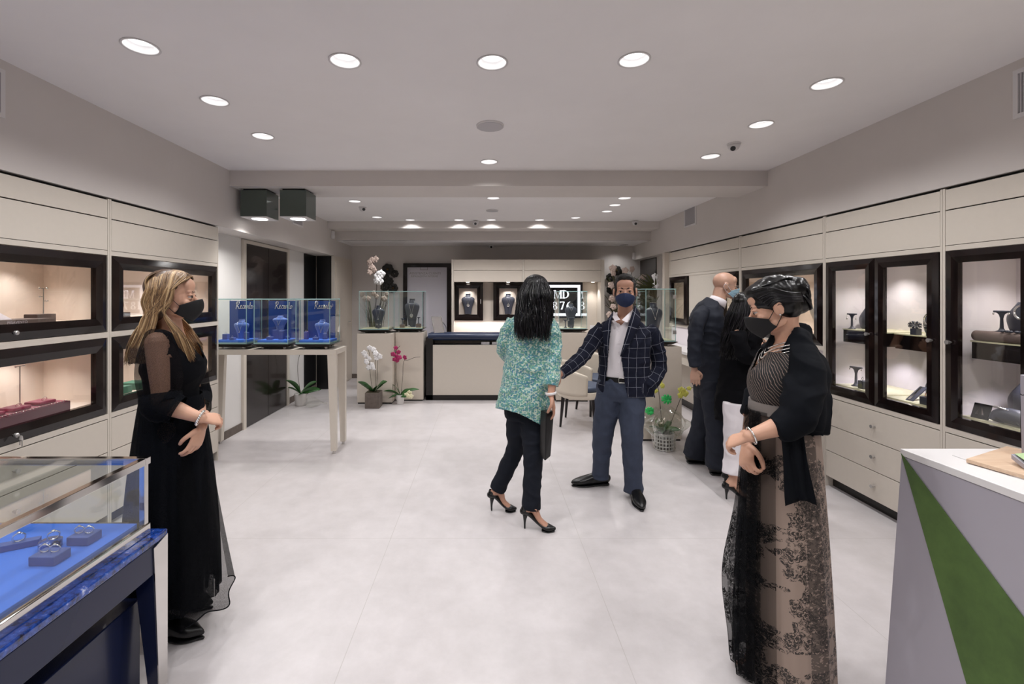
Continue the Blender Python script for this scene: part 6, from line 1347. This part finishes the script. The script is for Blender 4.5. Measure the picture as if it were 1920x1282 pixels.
# ---------------------------------------------------------------- blonde woman in the black tulle dress
def woman_blonde():
    f = unit((.98, .14, 0)); rt_ = f.cross(V(0, 0, 1)); root = thing('person', (P(320, 0, 2.12).x, 2.12, 0), 'long-haired blonde woman in black sheer-sleeved dress and black mask, hands clasped', 'person')
    C = lambda px, py, Y=2.12: P(px, py, Y)
    H = Head(C(326, 555, 2.10), (.92, .36, -.04), k=.96)
    shR, elR, wrR = C(294, 642, 1.98), C(303, 757, 1.95), C(377, 784, 1.99)
    shL, elL, wrL = C(340, 640, 2.28), C(368, 745, 2.27), C(379, 800, 2.03)
    aN, aF = V(-1.385, 2.06, .10), V(-1.36, 2.26, .10); tN, tF = V(-1.275, 2.035, .03), V(-1.36+.12, 2.25, .03)
    tN = V(P(381, 0, 2.05).x, 2.05, .03); tF = V(P(402, 0, 2.27).x, 2.25, .03); aN = tN+V(-.20, .0, .07); aF = tF+V(-.20, .02, .07)
    mb = MB(); H.add(mb); mb.tube([H.w(0, -.025, -.05), C(318, 612, 2.12), C(316, 628, 2.13)], [.048, .052, .07], n=20, cap='round')
    torso_mb(mb, [(C(320, 830), .11, .09), (C(322, 790), .11, .09), (C(323, 740), .10, .078), (C(326, 690), .12, .09), (C(320, 658), .12, .075), (C(318, 641, 2.13), .11, .055)], f)
    for q in (-1, 1): mb.ell(C(328, 690)+rt_*q*.062+f*.055, (.048, .048, .048))
    arm_mb(mb, shR, elR, wrR, .92, up=1.0); arm_mb(mb, shL, elL, wrL, .85, up=1.0)
    hand(mb, wrR, (.42, .80, -.25), (-.5, .3, -.8), s=.9, curl=.7, side=1); hand(mb, wrL, (-.22, -.30, -.95), (-.9, .2, 0), s=.9, curl=.4, side=-1)
    kN, kF = C(322, 985, 2.08), C(330, 975, 2.2); leg_mb(mb, C(318, 800, 2.06), kN, aN, .95); leg_mb(mb, C(322, 800, 2.18), kF, aF, .95)
    fuse('body', mb, M['skin2'], root, voxel=.003, smooth=3); H.features(root, bk=.6, brow='browlight'); H.mask(root, M['maskblack'], bulge=1.3, drop=.008)
    # bodice
    LV = [(C(322, 756), .125, .100), (C(322, 738), .122, .098), (C(324, 715), .132, .112), (C(327, 690), .146, .128), (C(324, 665), .152, .112), (C(320, 648), .150, .092), (C(317, 636, 2.13), .13, .075), (C(316, 628, 2.13), .085, .07)]
    def neckcut(A):
        c = np.array(C(318, 640, 2.13)); fx = (A-c) @ np.array(f); lx = np.abs((A-c) @ np.array(rt_)); z = A[:, 2]; zb = C(0, 676).z
        return ((fx > .0) & (z > zb + lx*1.35)) | (z > C(0, 634).z) & (lx < .095)
    mb = MB(); torso_mb(mb, LV, f, cap='flat'); fuse('dress_bodice', mb, M['blackcloth'], root, voxel=.005, smooth=3, post=wrinkle(.006, 12, 12, 12, 3, True), cut=neckcut, solid=.003)
    # sheer puff sleeves with denser cuffs
    for nm, (sh, el, wr), k in (('sleeve', (shR, elR, wrR), 1), ('sleeve', (shL, elL, wrL), .9)):
        m1 = el.lerp(wr, .30); pts = [sh+V(0, 0, .058), sh+V(0, 0, .045), sh.lerp(el, .10), sh.lerp(el, .3), sh.lerp(el, .6), el+V(0, 0, .01), m1]
        mb = MB().tube(pts, [.012*k, .040*k, .066*k, .080*k, .086*k, .068*k, .050*k], n=36, sub=5, cap='open'); sl = mb.build(nm, M['organza'], root, smooth=True, label='sheer black organza sleeve')
        MB().tube([sh.lerp(el, .82), el+V(0, 0, .0), el.lerp(wr, .18), el.lerp(wr, .42)], [.078*k, .078*k, .068*k, .060*k], n=30, sub=4, cap='open').build('cuff', M['tulle2'], sl, smooth=True)
    # skirt: opaque under-skirt and gathered tulle over it
    def sk(r0, r1, z0, z1, fold, nf, cx0=322, cx1=320, ell=.92):
        c0 = C(cx0, 750); c1 = V(C(cx1, 1110).x, 2.12, 0)
        def fn(u, v):
            th = 2*math.pi*u; r = r0+(r1-r0)*(1-(1-v)**2.2); r *= 1+fold*v*(math.sin(nf*th)+.5*math.sin(2.3*nf*th+1.3)); c = c0.lerp(c1, v); return (c.x+r*math.cos(th), c.y+r*ell*math.sin(th), z0+(z1-z0)*v)
        return fn
    zt = C(0, 742).z
    MB().grid(sk(.118, .155, zt, .17, .03, 11), 96, 24).build('under_skirt', M['blackcloth'], root, smooth=True)
    MB().grid(sk(.125, .195, zt+.005, .145, .05, 13, 322, 322), 150, 28).build('tulle_skirt', M['tulle2'], root, smooth=True)
    def fl(u, v): th = -.9+1.8*u; r = .13+.10*v**1.2; c = C(325, 750).lerp(V(C(335, 1110).x, 2.10, 0), v); r *= 1+.06*math.sin(16*u)*v; return (c.x+r*math.cos(th), c.y+r*math.sin(th), zt-.10+(.135+.02*math.sin(9*u)-zt+.10)*v)
    MB().grid(fl, 40, 20).build('tulle_overlay', M['tulle'], root, smooth=True, label='sheer black tulle layer with corded hem')
    MB().tube([fl(k/30, 1) for k in range(31)], .0028, n=6, sub=1).build('corded_hem', M['blackcloth'], root, smooth=True)
    MB().tube([C(322, 738)-V(0, 0, .02), C(322, 738)+V(0, 0, .02)], [(.128, .106), (.127, .105)], ref=f, n=40, sub=1).build('waistband', M['blackcloth'], root, smooth=True, angle=50)
    # necklace, bracelet
    c = C(318, 634, 2.12); drape(root, c, f, c.z+.02, c.z-.085, .0038, M['silver'], span=110, rmax=.13).build('necklace', M['silver'], root, smooth=True)
    d = unit(wrR-elR); e1 = unit(d.cross(V(0, 0, 1))); e2 = d.cross(e1); w_ = elR.lerp(wrR, .97); bm_ = MB()
    for k in range(22): a_ = k*2*math.pi/22; bm_.ell(w_+e1*.030*math.cos(a_)+e2*.030*math.sin(a_), (.006, .006, .006), nu=8, nv=6)
    bm_.build('bracelet', M['silver'], root, smooth=True)
    laced_shoe(root, tN+V(-.255, .015, 0), tN+V(.0, 0, 0), w=.042, point=.30, ankle=aN+V(0, 0, .02)); laced_shoe(root, tF+V(-.255, .02, 0), tF, w=.042, point=.30, ankle=aF+V(0, 0, .02))
    tuck(root, [(H.c, .14), (elR.lerp(wrR, .8), .14), (wrR, .2), (wrL, .2)])
    # hair
    mb = MB(); mb.ell(H.w(0, -.030, .042), (.079, .092, .083), H.R); mb.ell(H.w(0, -.060, -.04), (.074, .058, .08), H.R); hr = fuse('hair', mb, M['hairblond'], root, voxel=.005, smooth=4)
    def rt(r): s = 1 if r.random() < .62 else -1; return s, r.uniform(-.075, .082), r.random()
    def path(q, r):
        s, y, w_ = q   # parted on top, falling over both sides; near side (s=+1 is her right)
        y0 = y-.012; top = .122*math.sqrt(max(.05, 1-(y0/.112)**2)); pts = [H.w(s*.004, y0, top+.004)]
        sx = .086+r.uniform(-.003, .008); back = -.02-.07*w_ if y < .04 else -.01-.03*w_
        pts.append(H.w(s*sx*.62, y0-.006, top*.86)); yy = y0*.75+back*.25
        if y > .045: pts.append(H.w(s*sx*.97, y0*.55-.012, .045)); pts.append(H.w(s*sx*1.02, -.008-.02*w_, -.015)); 
        else: pts.append(H.w(s*sx, yy, .035)); pts.append(H.w(s*sx*1.02, yy*.8+back*.4, -.03))
        zend = r.uniform(-.24, -.31); front = (y > .0 and r.random() < .55)
        if s < 0 or front: yl = .035+.03*w_+r.uniform(-.01, .01); pts += [H.w(s*sx*1.0, yl*.2-.02, -.09), H.w(s*(.095), yl*.9, -.17), H.w(s*.078, yl+.045, zend+.0)]
        else: yl = -.045-.055*w_; pts += [H.w(s*sx*1.02, yl*.9, -.09), H.w(s*.104, yl*1.1, -.17), H.w(s*.112, yl*1.2-.015, zend)]
        return pts
    mb = strands(1900, rt, path, r=.0013, flat=2.0, seed=11, k=4)
    def rb(r): return r.uniform(-1, 1), r.uniform(.1, 1)
    def pb(q, r):
        a, w_ = q; x = .082*a; return [H.w(x*.4, -.05, .118), H.w(x*.9, -.095, .075), H.w(x*1.05, -.116+.03*abs(a), .0), H.w(x*1.1, -.112+.02*abs(a), -.10), H.w(x*1.25, -.115-.02*w_, -.19), H.w(x*1.3, -.125-.03*w_, r.uniform(-.24, -.32))]
    m2 = strands(800, rb, pb, r=.0014, flat=2.0, seed=5, k=4); k0 = len(mb.v); mb.v += m2.v; mb.f += [tuple(i+k0 for i in q) for q in m2.f]; mb.attr += m2.attr
    mb.build('hair_strands', M['hairblond'], hr, smooth=True, aname='strand')
woman_blonde()

# ---------------------------------------------------------------- woman in the lace gown
def woman_lace():
    f = unit((-.96, .12, 0)); lt = f.cross(V(0, 0, 1))   # lt = her right
    root = thing('person', (P(1465, 0, 1.85).x, 1.85, 0), 'dark-haired woman in black shawl and floor-length lace gown, looking down, hands clasped', 'person')
    C = lambda px, py, Y=1.85: P(px, py, Y)
    H = Head(C(1448, 575, 1.85), (-.88, .40, -.34), roll=.0, k=.90)
    shL, elL, wrL = C(1508, 684, 1.76), C(1492, 788, 1.68), C(1405, 818, 1.70); shR, elR, wrR = C(1450, 668, 2.00), C(1416, 775, 2.00), C(1400, 832, 1.83)
    mb = MB(); H.add(mb); mb.tube([H.w(0, -.035, -.045), C(1472, 612, 1.85), C(1478, 640, 1.86)], [.047, .049, .066], n=20, cap='round')
    torso_mb(mb, [(C(1472, 850), .10, .09), (C(1470, 810), .10, .09), (C(1460, 755), .10, .08), (C(1460, 705), .11, .085), (C(1470, 672), .115, .070), (C(1477, 655, 1.86), .10, .055)], f)
    for q in (-1, 1): mb.ell(C(1463, 705)+lt*q*.056+f*.045, (.040, .040, .040))
    arm_mb(mb, shL, elL, wrL, .92); arm_mb(mb, shR, elR, wrR, .88)
    hand(mb, wrL, (-.45, .72, -.45), (.5, .1, -.8), s=.92, curl=.7, side=-1); hand(mb, wrR, (-.30, -.50, -.80), (.80, .1, -.3), s=.92, curl=.95, side=1)
    leg_mb(mb, C(1462, 840, 1.88), C(1455, 1040, 1.9), V(1.17, 1.92, .08)); leg_mb(mb, C(1478, 840, 1.82), C(1480, 1050, 1.80), V(1.22, 1.78, .08)); foot_mb(mb, V(1.17, 1.92, .08), V(1.04, 1.88, .03)); foot_mb(mb, V(1.22, 1.78, .08), V(1.09, 1.74, .03))
    fuse('body', mb, M['skin2'], root, voxel=.003, smooth=3); H.features(root, lid=.2, look=(0, -.5), bk=.6); H.mask(root, M['maskblack'], bulge=1.3, drop=.012)
    MB().ell(H.w(.084, -.004, -.034) if False else H.w(-.086, -.006, -.036), (.004, .004, .004), nu=10, nv=8).build('earring', M['silver'], root, smooth=True)
    # bodice (taupe with black gathers)
    LV = [(C(1462, 770), .118, .100), (C(1460, 750), .112, .096), (C(1457, 722), .120, .106), (C(1462, 703), .126, .104), (C(1466, 682), .128, .090), (C(1471, 662), .12, .080), (C(1476, 650, 1.86), .12, .07)]
    def ncut(A):
        c = np.array(C(1470, 670, 1.86)); fx = (A-c) @ np.array(f); lx = np.abs((A-c) @ np.array(lt)); return ((fx > 0) & (A[:, 2] > C(0, 698).z + lx*1.7)) | (A[:, 2] > C(0, 657).z)
    def cuv(A):
        c = np.array(C(1465, 0, 1.85)); out = np.zeros((len(A), 3)); th = np.arctan2(A[:, 1]-c[1], A[:, 0]-c[0]); out[:, 0] = th*.16; out[:, 1] = A[:, 2]; return out
    mb = MB(); torso_mb(mb, LV, f, cap='flat'); fuse('dress_bodice', mb, M['gather'], root, voxel=.005, smooth=3, cut=ncut, solid=.003, aname=('cloth', cuv))
    mb = MB(); c = C(1461, 760); torso_mb(mb, [(c-V(0, 0, .026)+lt*0, .130, .108), (c+V(0, 0, .018), .126, .105)], f, cap='flat', sub=1, n=48); mb.build('ribbon_belt', M['belt'], root, smooth=True, angle=60, label='grey satin ribbon belt')
    # gown skirt and the sheer lace layers over it
    def sk(r0, r1, fold, nf, x0, x1, z0, z1, th0=0, th1=2*math.pi, y1=1.85, ell=.9, ph=0., p=1.6):
        c0 = C(x0, 770); c1 = V(P(x1, 0, 1.85).x, y1, 0)
        def fn(u, v):
            th = th0+(th1-th0)*u; r = r0+(r1-r0)*(1-(1-v)**p); r *= 1+fold*(.25+.75*v)*(math.sin(nf*th+ph)+.45*math.sin(2.6*nf*th+ph+1.)); c = c0.lerp(c1, v); return (c.x+r*math.cos(th), c.y+r*ell*math.sin(th), z0+(z1-z0)*v)
        return fn, (lambda u, v: ((th0+(th1-th0)*u)*.165, z0+(z1-z0)*v, v*1.6))
    g, at = sk(.122, .158, .025, 9, 1468, 1480, C(0, 768).z, .02); MB().grid(g, 110, 40, at).build('gown_skirt', M['lace'], root, smooth=True, aname='cloth')
    g2, at2 = sk(.128, .190, .045, 12, 1466, 1474, C(0, 766).z, .03, math.pi*.48, math.pi*1.28, ph=.6); MB().grid(g2, 70, 40, at2).build('lace_overlay', M['lacesheer'], root, smooth=True, aname='cloth', label='sheer black lace layer at the front of the gown')
    def tr(u, v):
        a = g2(.1+.75*u, v); s_ = math.exp(-((v-.66)/.22)**2)*.045*math.sin(math.pi*min(1, u*1.0)); return (a[0]-s_-.012, a[1]-.01, a[2])
    MB().grid(tr, 60, 40, at2).build('lace_train', M['lacesheer'], root, smooth=True, aname='cloth', label='flaring black lace train edge')
    # shawl
    s1 = [C(1496, 655, 1.80), C(1508, 682, 1.74), C(1508, 730, 1.70), C(1497, 775, 1.68), C(1468, 797, 1.685), C(1452, 803, 1.69)]
    mb = MB(); torso_mb(mb, [(C(1494, 800, 1.86), .145, .090), (C(1492, 760, 1.86), .150, .100), (C(1487, 715, 1.86), .162, .108), (C(1483, 680, 1.86), .165, .102), (C(1481, 660, 1.86), .148, .088), (C(1482, 645, 1.86), .108, .076), (C(1485, 630, 1.88), .075, .064), (C(1487, 612, 1.89), .062, .058)], f, cap='flat')
    mb.tube(s1, [.050, .062, .068, .066, .056, .048], n=26, cap='flat'); mb.tube([C(1452, 668, 1.98), C(1436, 700, 2.0), C(1420, 745, 2.0), C(1412, 778, 1.97)], [.045, .052, .052, .046], n=22, cap='flat')
    mb.tube([C(1512, 680, 1.78), C(1517, 755, 1.76), C(1512, 803, 1.76)], [(.060, .05), (.062, .060), (.060, .060)], n=20, cap='flat')
    def scut(A):
        pyv = VY + (CAMH-A[:, 2])*FP/A[:, 1]; pxv = VX + A[:, 0]*FP/A[:, 1]; fx = (A-np.array(C(1480, 680, 1.86))) @ np.array(f)
        e = np.interp(pyv, [600, 612, 646, 673, 717, 756, 776], [1498, 1490, 1470, 1460, 1454, 1449, 1446]); lat = (A-np.array(C(1475, 680, 1.86))) @ np.array(lt)
        far = np.interp(pyv, [600, 640, 680, 700, 720, 780], [1458, 1450, 1436, 1428, 1422, 1420])
        return ((pxv < e) & (pxv > far) & (fx > -.01) & (pyv < 778)) | (pyv < 604)
    fuse('shawl', mb, M['shawl'], root, voxel=.0055, smooth=5, post=chain(wrinkle(.014, 6, 6, 9, 2, True), wrinkle(.004, 18, 18, 24, 6)), cut=scut, solid=.004)
    MB().grid(lambda u, v: tuple(P(1464+42*u+(10+14*u)*v+1.5*math.sin(9*u+5*v), 812+(136-10*math.sin(u*3))*v, 1.672-.006*math.sin(u*14)+.02*v)), 24, 16).build('shawl_end', M['shawl'], root, smooth=True, solid=.006, label='hanging end of the black shawl')
    # necklace strands, bracelet
    c = C(1474, 640, 1.85)
    for k in range(4): drape(root, c, f, c.z+.035-.004*k, c.z-.030-.020*k, .0026, M['silver']).build('necklace', M['silver'], root, smooth=True)
    d = unit(wrL-elL); e1 = unit(d.cross(V(0, 0, 1))); e2 = d.cross(e1); w_ = elL.lerp(wrL, .95); MB().tube([w_+e1*.031*math.cos(a_*.4)+e2*.031*math.sin(a_*.4) for a_ in range(17)], .0035, n=6, sub=1).build('bracelet', M['silver'], root, smooth=True)
    tuck(root, [(H.c, .135), (elL.lerp(wrL, .85), .14), (wrL, .2), (wrR, .2)])
    # hair: swept back into a chignon
    mb = MB(); mb.ell(H.w(0, -.024, .044), (.079, .098, .084), H.R); mb.ell(H.w(0, -.052, .0), (.074, .062, .07), H.R); mb.ell(H.w(0, .03, .085), (.060, .05, .034), H.R)
    mb.ell(H.w(0, -.118, .045), (.050, .040, .050), H.R); mb.ell(H.w(0, -.105, -.01), (.045, .040, .05), H.R); mb.ell(H.w(0, -.09, .080), (.045, .04, .032), H.R)
    hr = fuse('hair', mb, M['hairblack'], root, voxel=.004, smooth=3, post=wrinkle(.004, 40, 40, 40, 3))
    def rt(r): return r.choice((-1, 1)), r.uniform(0, 1)
    def path(q, r):
        s, w_ = q; e = r.uniform(-.003, .004); z0 = .085-.10*w_; x0 = .045+.036*w_**.6; y0 = .068-.05*w_
        return [H.w(s*(x0+e), y0, z0+.012), H.w(s*(.080+e), .0-.01*w_, z0*.75+.028), H.w(s*(.078+e), -.06, .03-.05*w_+.02), H.w(s*(.060+e), -.105, .03-.04*w_), H.w(s*.03, -.13+.02*w_, .03-.05*w_)]
    mb = strands(260, rt, path, r=.0024, flat=1.5, seed=8, k=5)
    def rt2(r): return r.uniform(0, 6.28), r.uniform(.6, 1)
    def path2(q, r):
        a, w_ = q; cz = .045-.05*r.random(); rr = .056*w_; return [H.w(.050*math.cos(a+t*.9)*w_, -.132-.018*math.sin(t*1.2)+.02*abs(math.cos(a)), cz+rr*math.sin(a+t*.9)) for t in (0, .7, 1.4, 2.1)]
    m2 = strands(120, rt2, path2, r=.004, flat=1.5, seed=9, k=5); k0 = len(mb.v); mb.v += m2.v; mb.f += [tuple(i+k0 for i in q) for q in m2.f]; mb.attr += m2.attr
    def rt3(r): return r.uniform(-1, 1), 0
    def path3(q, r): a = q[0]; return [H.w(a*.05, .072-.012*abs(a), .080), H.w(a*.064, .03, .115-.016*abs(a)), H.w(a*.066, -.04, .122-.020*abs(a)), H.w(a*.050, -.09, .104), H.w(a*.03, -.125, .075)]
    m2 = strands(120, rt3, path3, r=.0028, flat=1.5, seed=10, k=5); k0 = len(mb.v); mb.v += m2.v; mb.f += [tuple(i+k0 for i in q) for q in m2.f]; mb.attr += m2.attr
    mb.build('hair_strands', M['hairblack'], hr, smooth=True, aname='strand')
def gather(T, b, nt):
    x, y, z = T.xyz(T.attr('cloth')); s_ = T.math('SINE', T.math('ADD', T.math('MULTIPLY', T.math('ADD', T.math('MULTIPLY', x, 1.2), y), 330.0), T.math('MULTIPLY', T.noise(13, T.attr('cloth')), 22.0)))
    nt.links.new(T.mix(T.math('GREATER_THAN', s_, .80), lin('0c0d10'), lin('8d7b72')), b.inputs['Base Color'])
M['gather'] = mat('black_gathers_over_taupe', '2a2626', .6, custom=gather)
woman_lace()

# ---------------------------------------------------------------- bald man in the dark suit
def man_bald():
    f = unit((.99, -.04, 0)); lt = f.cross(V(0, 0, 1)); C = lambda px, py, Y=4.05: P(px, py, Y)
    root = thing('person', (P(1328, 0, 4.05).x, 4.05, 0), 'bald man in dark navy suit and light blue surgical mask, facing right', 'person')
    H = Head(C(1360, 535, 4.05), (.93, -.25, -.16)); shR, elR, wrR = C(1316, 585, 3.90), C(1302, 648, 3.88), C(1302, 692, 3.86); shL, elL, wrL = C(1336, 585, 4.25), C(1360, 640, 4.3), C(1385, 640, 4.2)
    aN, aF = C(1346, 878, 3.93), C(1302, 850, 4.20); aN.z = .09; aF.z = .09; kN, kF = C(1343, 795, 3.95), C(1318, 790, 4.12); hN, hF = C(1333, 712, 3.97), C(1328, 712, 4.12)
    tN, tF = aN+V(.17, -.03, -.06), aF+V(.17, -.02, -.06)
    mb = MB(); H.add(mb); mb.tube([H.w(0, -.03, -.05), C(1346, 566), C(1338, 578)], [.058, .060, .075], n=20, cap='round')
    torso_mb(mb, [(C(1328, 735), .12, .09), (C(1326, 690), .12, .09), (C(1326, 630), .13, .09), (C(1328, 592), .12, .065)], f); arm_mb(mb, shR, elR, wrR, lo=.6); arm_mb(mb, shL, elL, wrL, lo=.6)
    hand(mb, wrR, (.05, -.05, -1), (.3, 1, 0), curl=.4); hand(mb, wrL, (1, 0, .2), (0, -.5, -1), curl=.4); leg_mb(mb, hN, kN, aN); leg_mb(mb, hF, kF, aF)
    fuse('body', mb, M['skin3'], root, voxel=.005, smooth=3); H.features(root); H.mask(root, M['maskblue'], bulge=.8, pleat=True, loop=M['shirt'])
    g = MB()
    for q in (-1, 1): g.tube([H.w(q*.031+.023*math.cos(a_*.5), .098-.01*abs(math.sin(a_*.5)), .0+.017*math.sin(a_*.5)) for a_ in range(13)]+[H.w(q*.054, .092, .0)], .0011, n=5, sub=1); g.tube([H.w(q*.054, .092, .006), H.w(q*.076, .04, .008), H.w(q*.082, -.02, .0)], .0012, n=5, sub=2)
    g.build('glasses', M['steel'], root, smooth=True)
    mb = MB(); torso_mb(mb, [(C(1330, 745), .15, .12), (C(1330, 715), .165, .125)], f, cap='flat')
    mb.tube([hN, hN.lerp(kN, .5), kN, kN.lerp(aN, .5), aN+V(0, 0, -.03)], [.105, .10, .092, .092, .098], n=22, cap='flat'); mb.tube([hF, hF.lerp(kF, .5), kF, kF.lerp(aF, .5), aF+V(0, 0, -.02)], [.105, .10, .092, .092, .098], n=22, cap='flat')
    fuse('trousers', mb, M['suit'], root, voxel=.008, smooth=5, post=wrinkle(.012, 8, 8, 8, 3, True))
    mb = MB(); torso_mb(mb, [(C(1331, 722), .185, .145), (C(1329, 690), .178, .14), (C(1327, 650), .175, .135), (C(1326, 612), .190, .150), (C(1328, 590), .185, .125), (C(1334, 576), .13, .10), (C(1340, 567), .078, .08)], f, cap='flat')
    mb.tube([C(1320, 582, 3.95), C(1310, 600, 3.89), C(1303, 640, 3.87), C(1302, 688, 3.86)], [.052, .060, .056, .050], n=22, cap='flat'); mb.tube([C(1338, 582, 4.2), C(1350, 610, 4.28), C(1362, 640, 4.28), C(1380, 642, 4.22)], [.06, .066, .056, .05], n=22, cap='flat')
    fuse('suit_jacket', mb, M['suit'], root, voxel=.007, smooth=5, post=chain(wrinkle(.014, 7, 7, 11, 5, True), wrinkle(.004, 20, 20, 26, 2)))
    MB().tube([C(1342, 572), C(1348, 560)], [(.078, .076), (.068, .066)], ref=f, n=24, sub=2, cap='open').build('shirt_collar', M['shirt'], root, smooth=True, solid=.005)
    laced_shoe(root, aN+V(-.06, .0, -.09), aN+V(.21, -.02, -.09), w=.046, ankle=aN+V(0, 0, .02)); laced_shoe(root, aF+V(-.06, .0, -.09), aF+V(.21, -.02, -.09), w=.046, ankle=aF+V(0, 0, .02)); tuck(root, [(H.c, .16), (wrR, .16)])
man_bald()

# ---------------------------------------------------------------- dark-haired woman in black coat and white trousers
def woman_coat():
    f = unit((.90, .42, 0)); C = lambda px, py, Y=3.6: P(px, py, Y)
    root = thing('person', (P(1385, 0, 3.6).x, 3.6, 0), 'long-haired woman in black coat, white trousers and stilettos beside the bald man', 'person')
    H = Head(C(1400, 578, 3.6), (.90, .30, -.25), k=.97)
    hN, tN = V(P(1362, 0, 3.46).x, 3.46, 0), V(P(1362, 0, 3.46).x+.175, 3.42, 0); hF = hN+V(.10, .20, 0); tF = tN+V(.11, .20, 0); aN, aF = hN+V(.05, 0, .15), hF+V(.05, 0, .15)
    shN, elN, wrN = C(1382, 622, 3.46), C(1398, 672, 3.42), C(1424, 664, 3.50)
    mb = MB(); H.add(mb); mb.tube([H.w(0, -.03, -.05), C(1388, 612)], [.047, .06], n=18, sub=3, cap='round'); torso_mb(mb, [(C(1388, 760), .12, .09), (C(1390, 700), .10, .08), (C(1390, 650), .11, .08), (C(1388, 622), .11, .06)], f)
    arm_mb(mb, shN, elN, wrN, .85, lo=.7); arm_mb(mb, C(1395, 622, 3.75), C(1415, 668, 3.75), C(1432, 655, 3.65), .85); hand(mb, wrN, (.6, .1, .65), (-.6, .5, .3), s=.9, curl=.6, side=1); hand(mb, C(1432, 655, 3.65), (.7, -.4, .3), (0, -.5, -.8), s=.9, curl=.5)
    kN, kF = C(1379, 845, 3.48), C(1392, 840, 3.68); leg_mb(mb, C(1381, 750, 3.5), kN, aN, .9); leg_mb(mb, C(1392, 750, 3.68), kF, aF, .9); foot_in_pump(mb, hN, tN, aN); foot_in_pump(mb, hF, tF, aF)
    fuse('body', mb, M['skin2'], root, voxel=.0045, smooth=3); H.features(root); H.mask(root, M['maskblack'])
    mb = MB(); torso_mb(mb, [(C(1388, 775), .14, .11), (C(1388, 745), .15, .115)], f, cap='flat')
    for h, k, a in ((C(1381, 755, 3.5), kN, aN), (C(1392, 755, 3.68), kF, aF)): mb.tube([h, h.lerp(k, .5), k, k.lerp(a, .5), a+V(0, 0, .035)], [.095, .09, .082, .080, .082], n=20, cap='flat')
    fuse('trousers', mb, M['shirt'], root, voxel=.007, smooth=5, post=wrinkle(.008, 8, 8, 8, 3, True))
    mb = MB(); torso_mb(mb, [(C(1382, 790), .175, .150), (C(1384, 745), .170, .150), (C(1388, 700), .152, .128), (C(1390, 655), .155, .130), (C(1388, 630), .155, .105), (C(1388, 616), .11, .085), (C(1389, 608), .065, .06)], f, cap='flat')
    mb.tube([C(1383, 622, 3.48), C(1388, 645, 3.44), C(1397, 670, 3.42), C(1418, 668, 3.48)], [.056, .058, .054, .044], n=20, cap='flat')
    fuse('coat', mb, M['blackcoat'], root, voxel=.007, smooth=5, post=wrinkle(.013, 7, 7, 11, 5, True))
    pump(root, hN, tN); pump(root, hF, tF); tuck(root, [(H.c, .14), (wrN, .2), (hN, .16), (hF, .16)])
    mb = MB(); mb.ell(H.w(0, -.024, .040), (.084, .102, .088), H.R); mb.ell(H.w(0, -.06, -.05), (.082, .06, .10), H.R); hr = fuse('hair', mb, M['hairblack'], root, voxel=.005, smooth=4)
    def rt(r): return r.uniform(math.pi*.15, math.pi*1.85), r.uniform(-.1, .99)
    def path(q, r):
        a, z = q; a = a+math.pi/2; ca, sa = math.cos(a), math.sin(a); fr = math.sqrt(max(0, 1-z*z)); x0, y0, z0 = .084*ca*fr, -.02+.10*sa*fr, .04+.088*z; bx, by = .096*ca, -.02+.10*min(sa, .3); ph = r.uniform(0, 6.28); ze = r.uniform(-.28, -.40); o = r.uniform(.95, 1.15)
        pts = [H.w(x0, min(y0, .05), z0+.003)]; p0 = math.acos(max(-1, min(1, z)))
        if z > .5: p1 = p0+(math.pi/2-p0)*.45; pts.append(H.w(.088*ca*math.sin(p1), min(.06, -.02+.104*sa*math.sin(p1)), .042+.092*math.cos(p1)))
        pts += [H.w((x0+bx)/2, (min(y0, .05)+by)/2, min(z0-.01, .06))]
        for k in range(1, 6): u = k/5; q_ = H.w(bx*o*(1+.15*u)+.010*math.sin(ph+7*u), by*o*(1+.1*u)+.01*math.cos(ph+7*u)-.01*u, 0); q_.z = H.c.z+.03+(ze-.03)*u; q_.x -= .05*u; pts.append(q_)
        return pts
    strands(1000, rt, path, r=.0018, flat=1.9, seed=14, k=4).build('hair_strands', M['hairblack'], hr, smooth=True, aname='strand')
woman_coat()
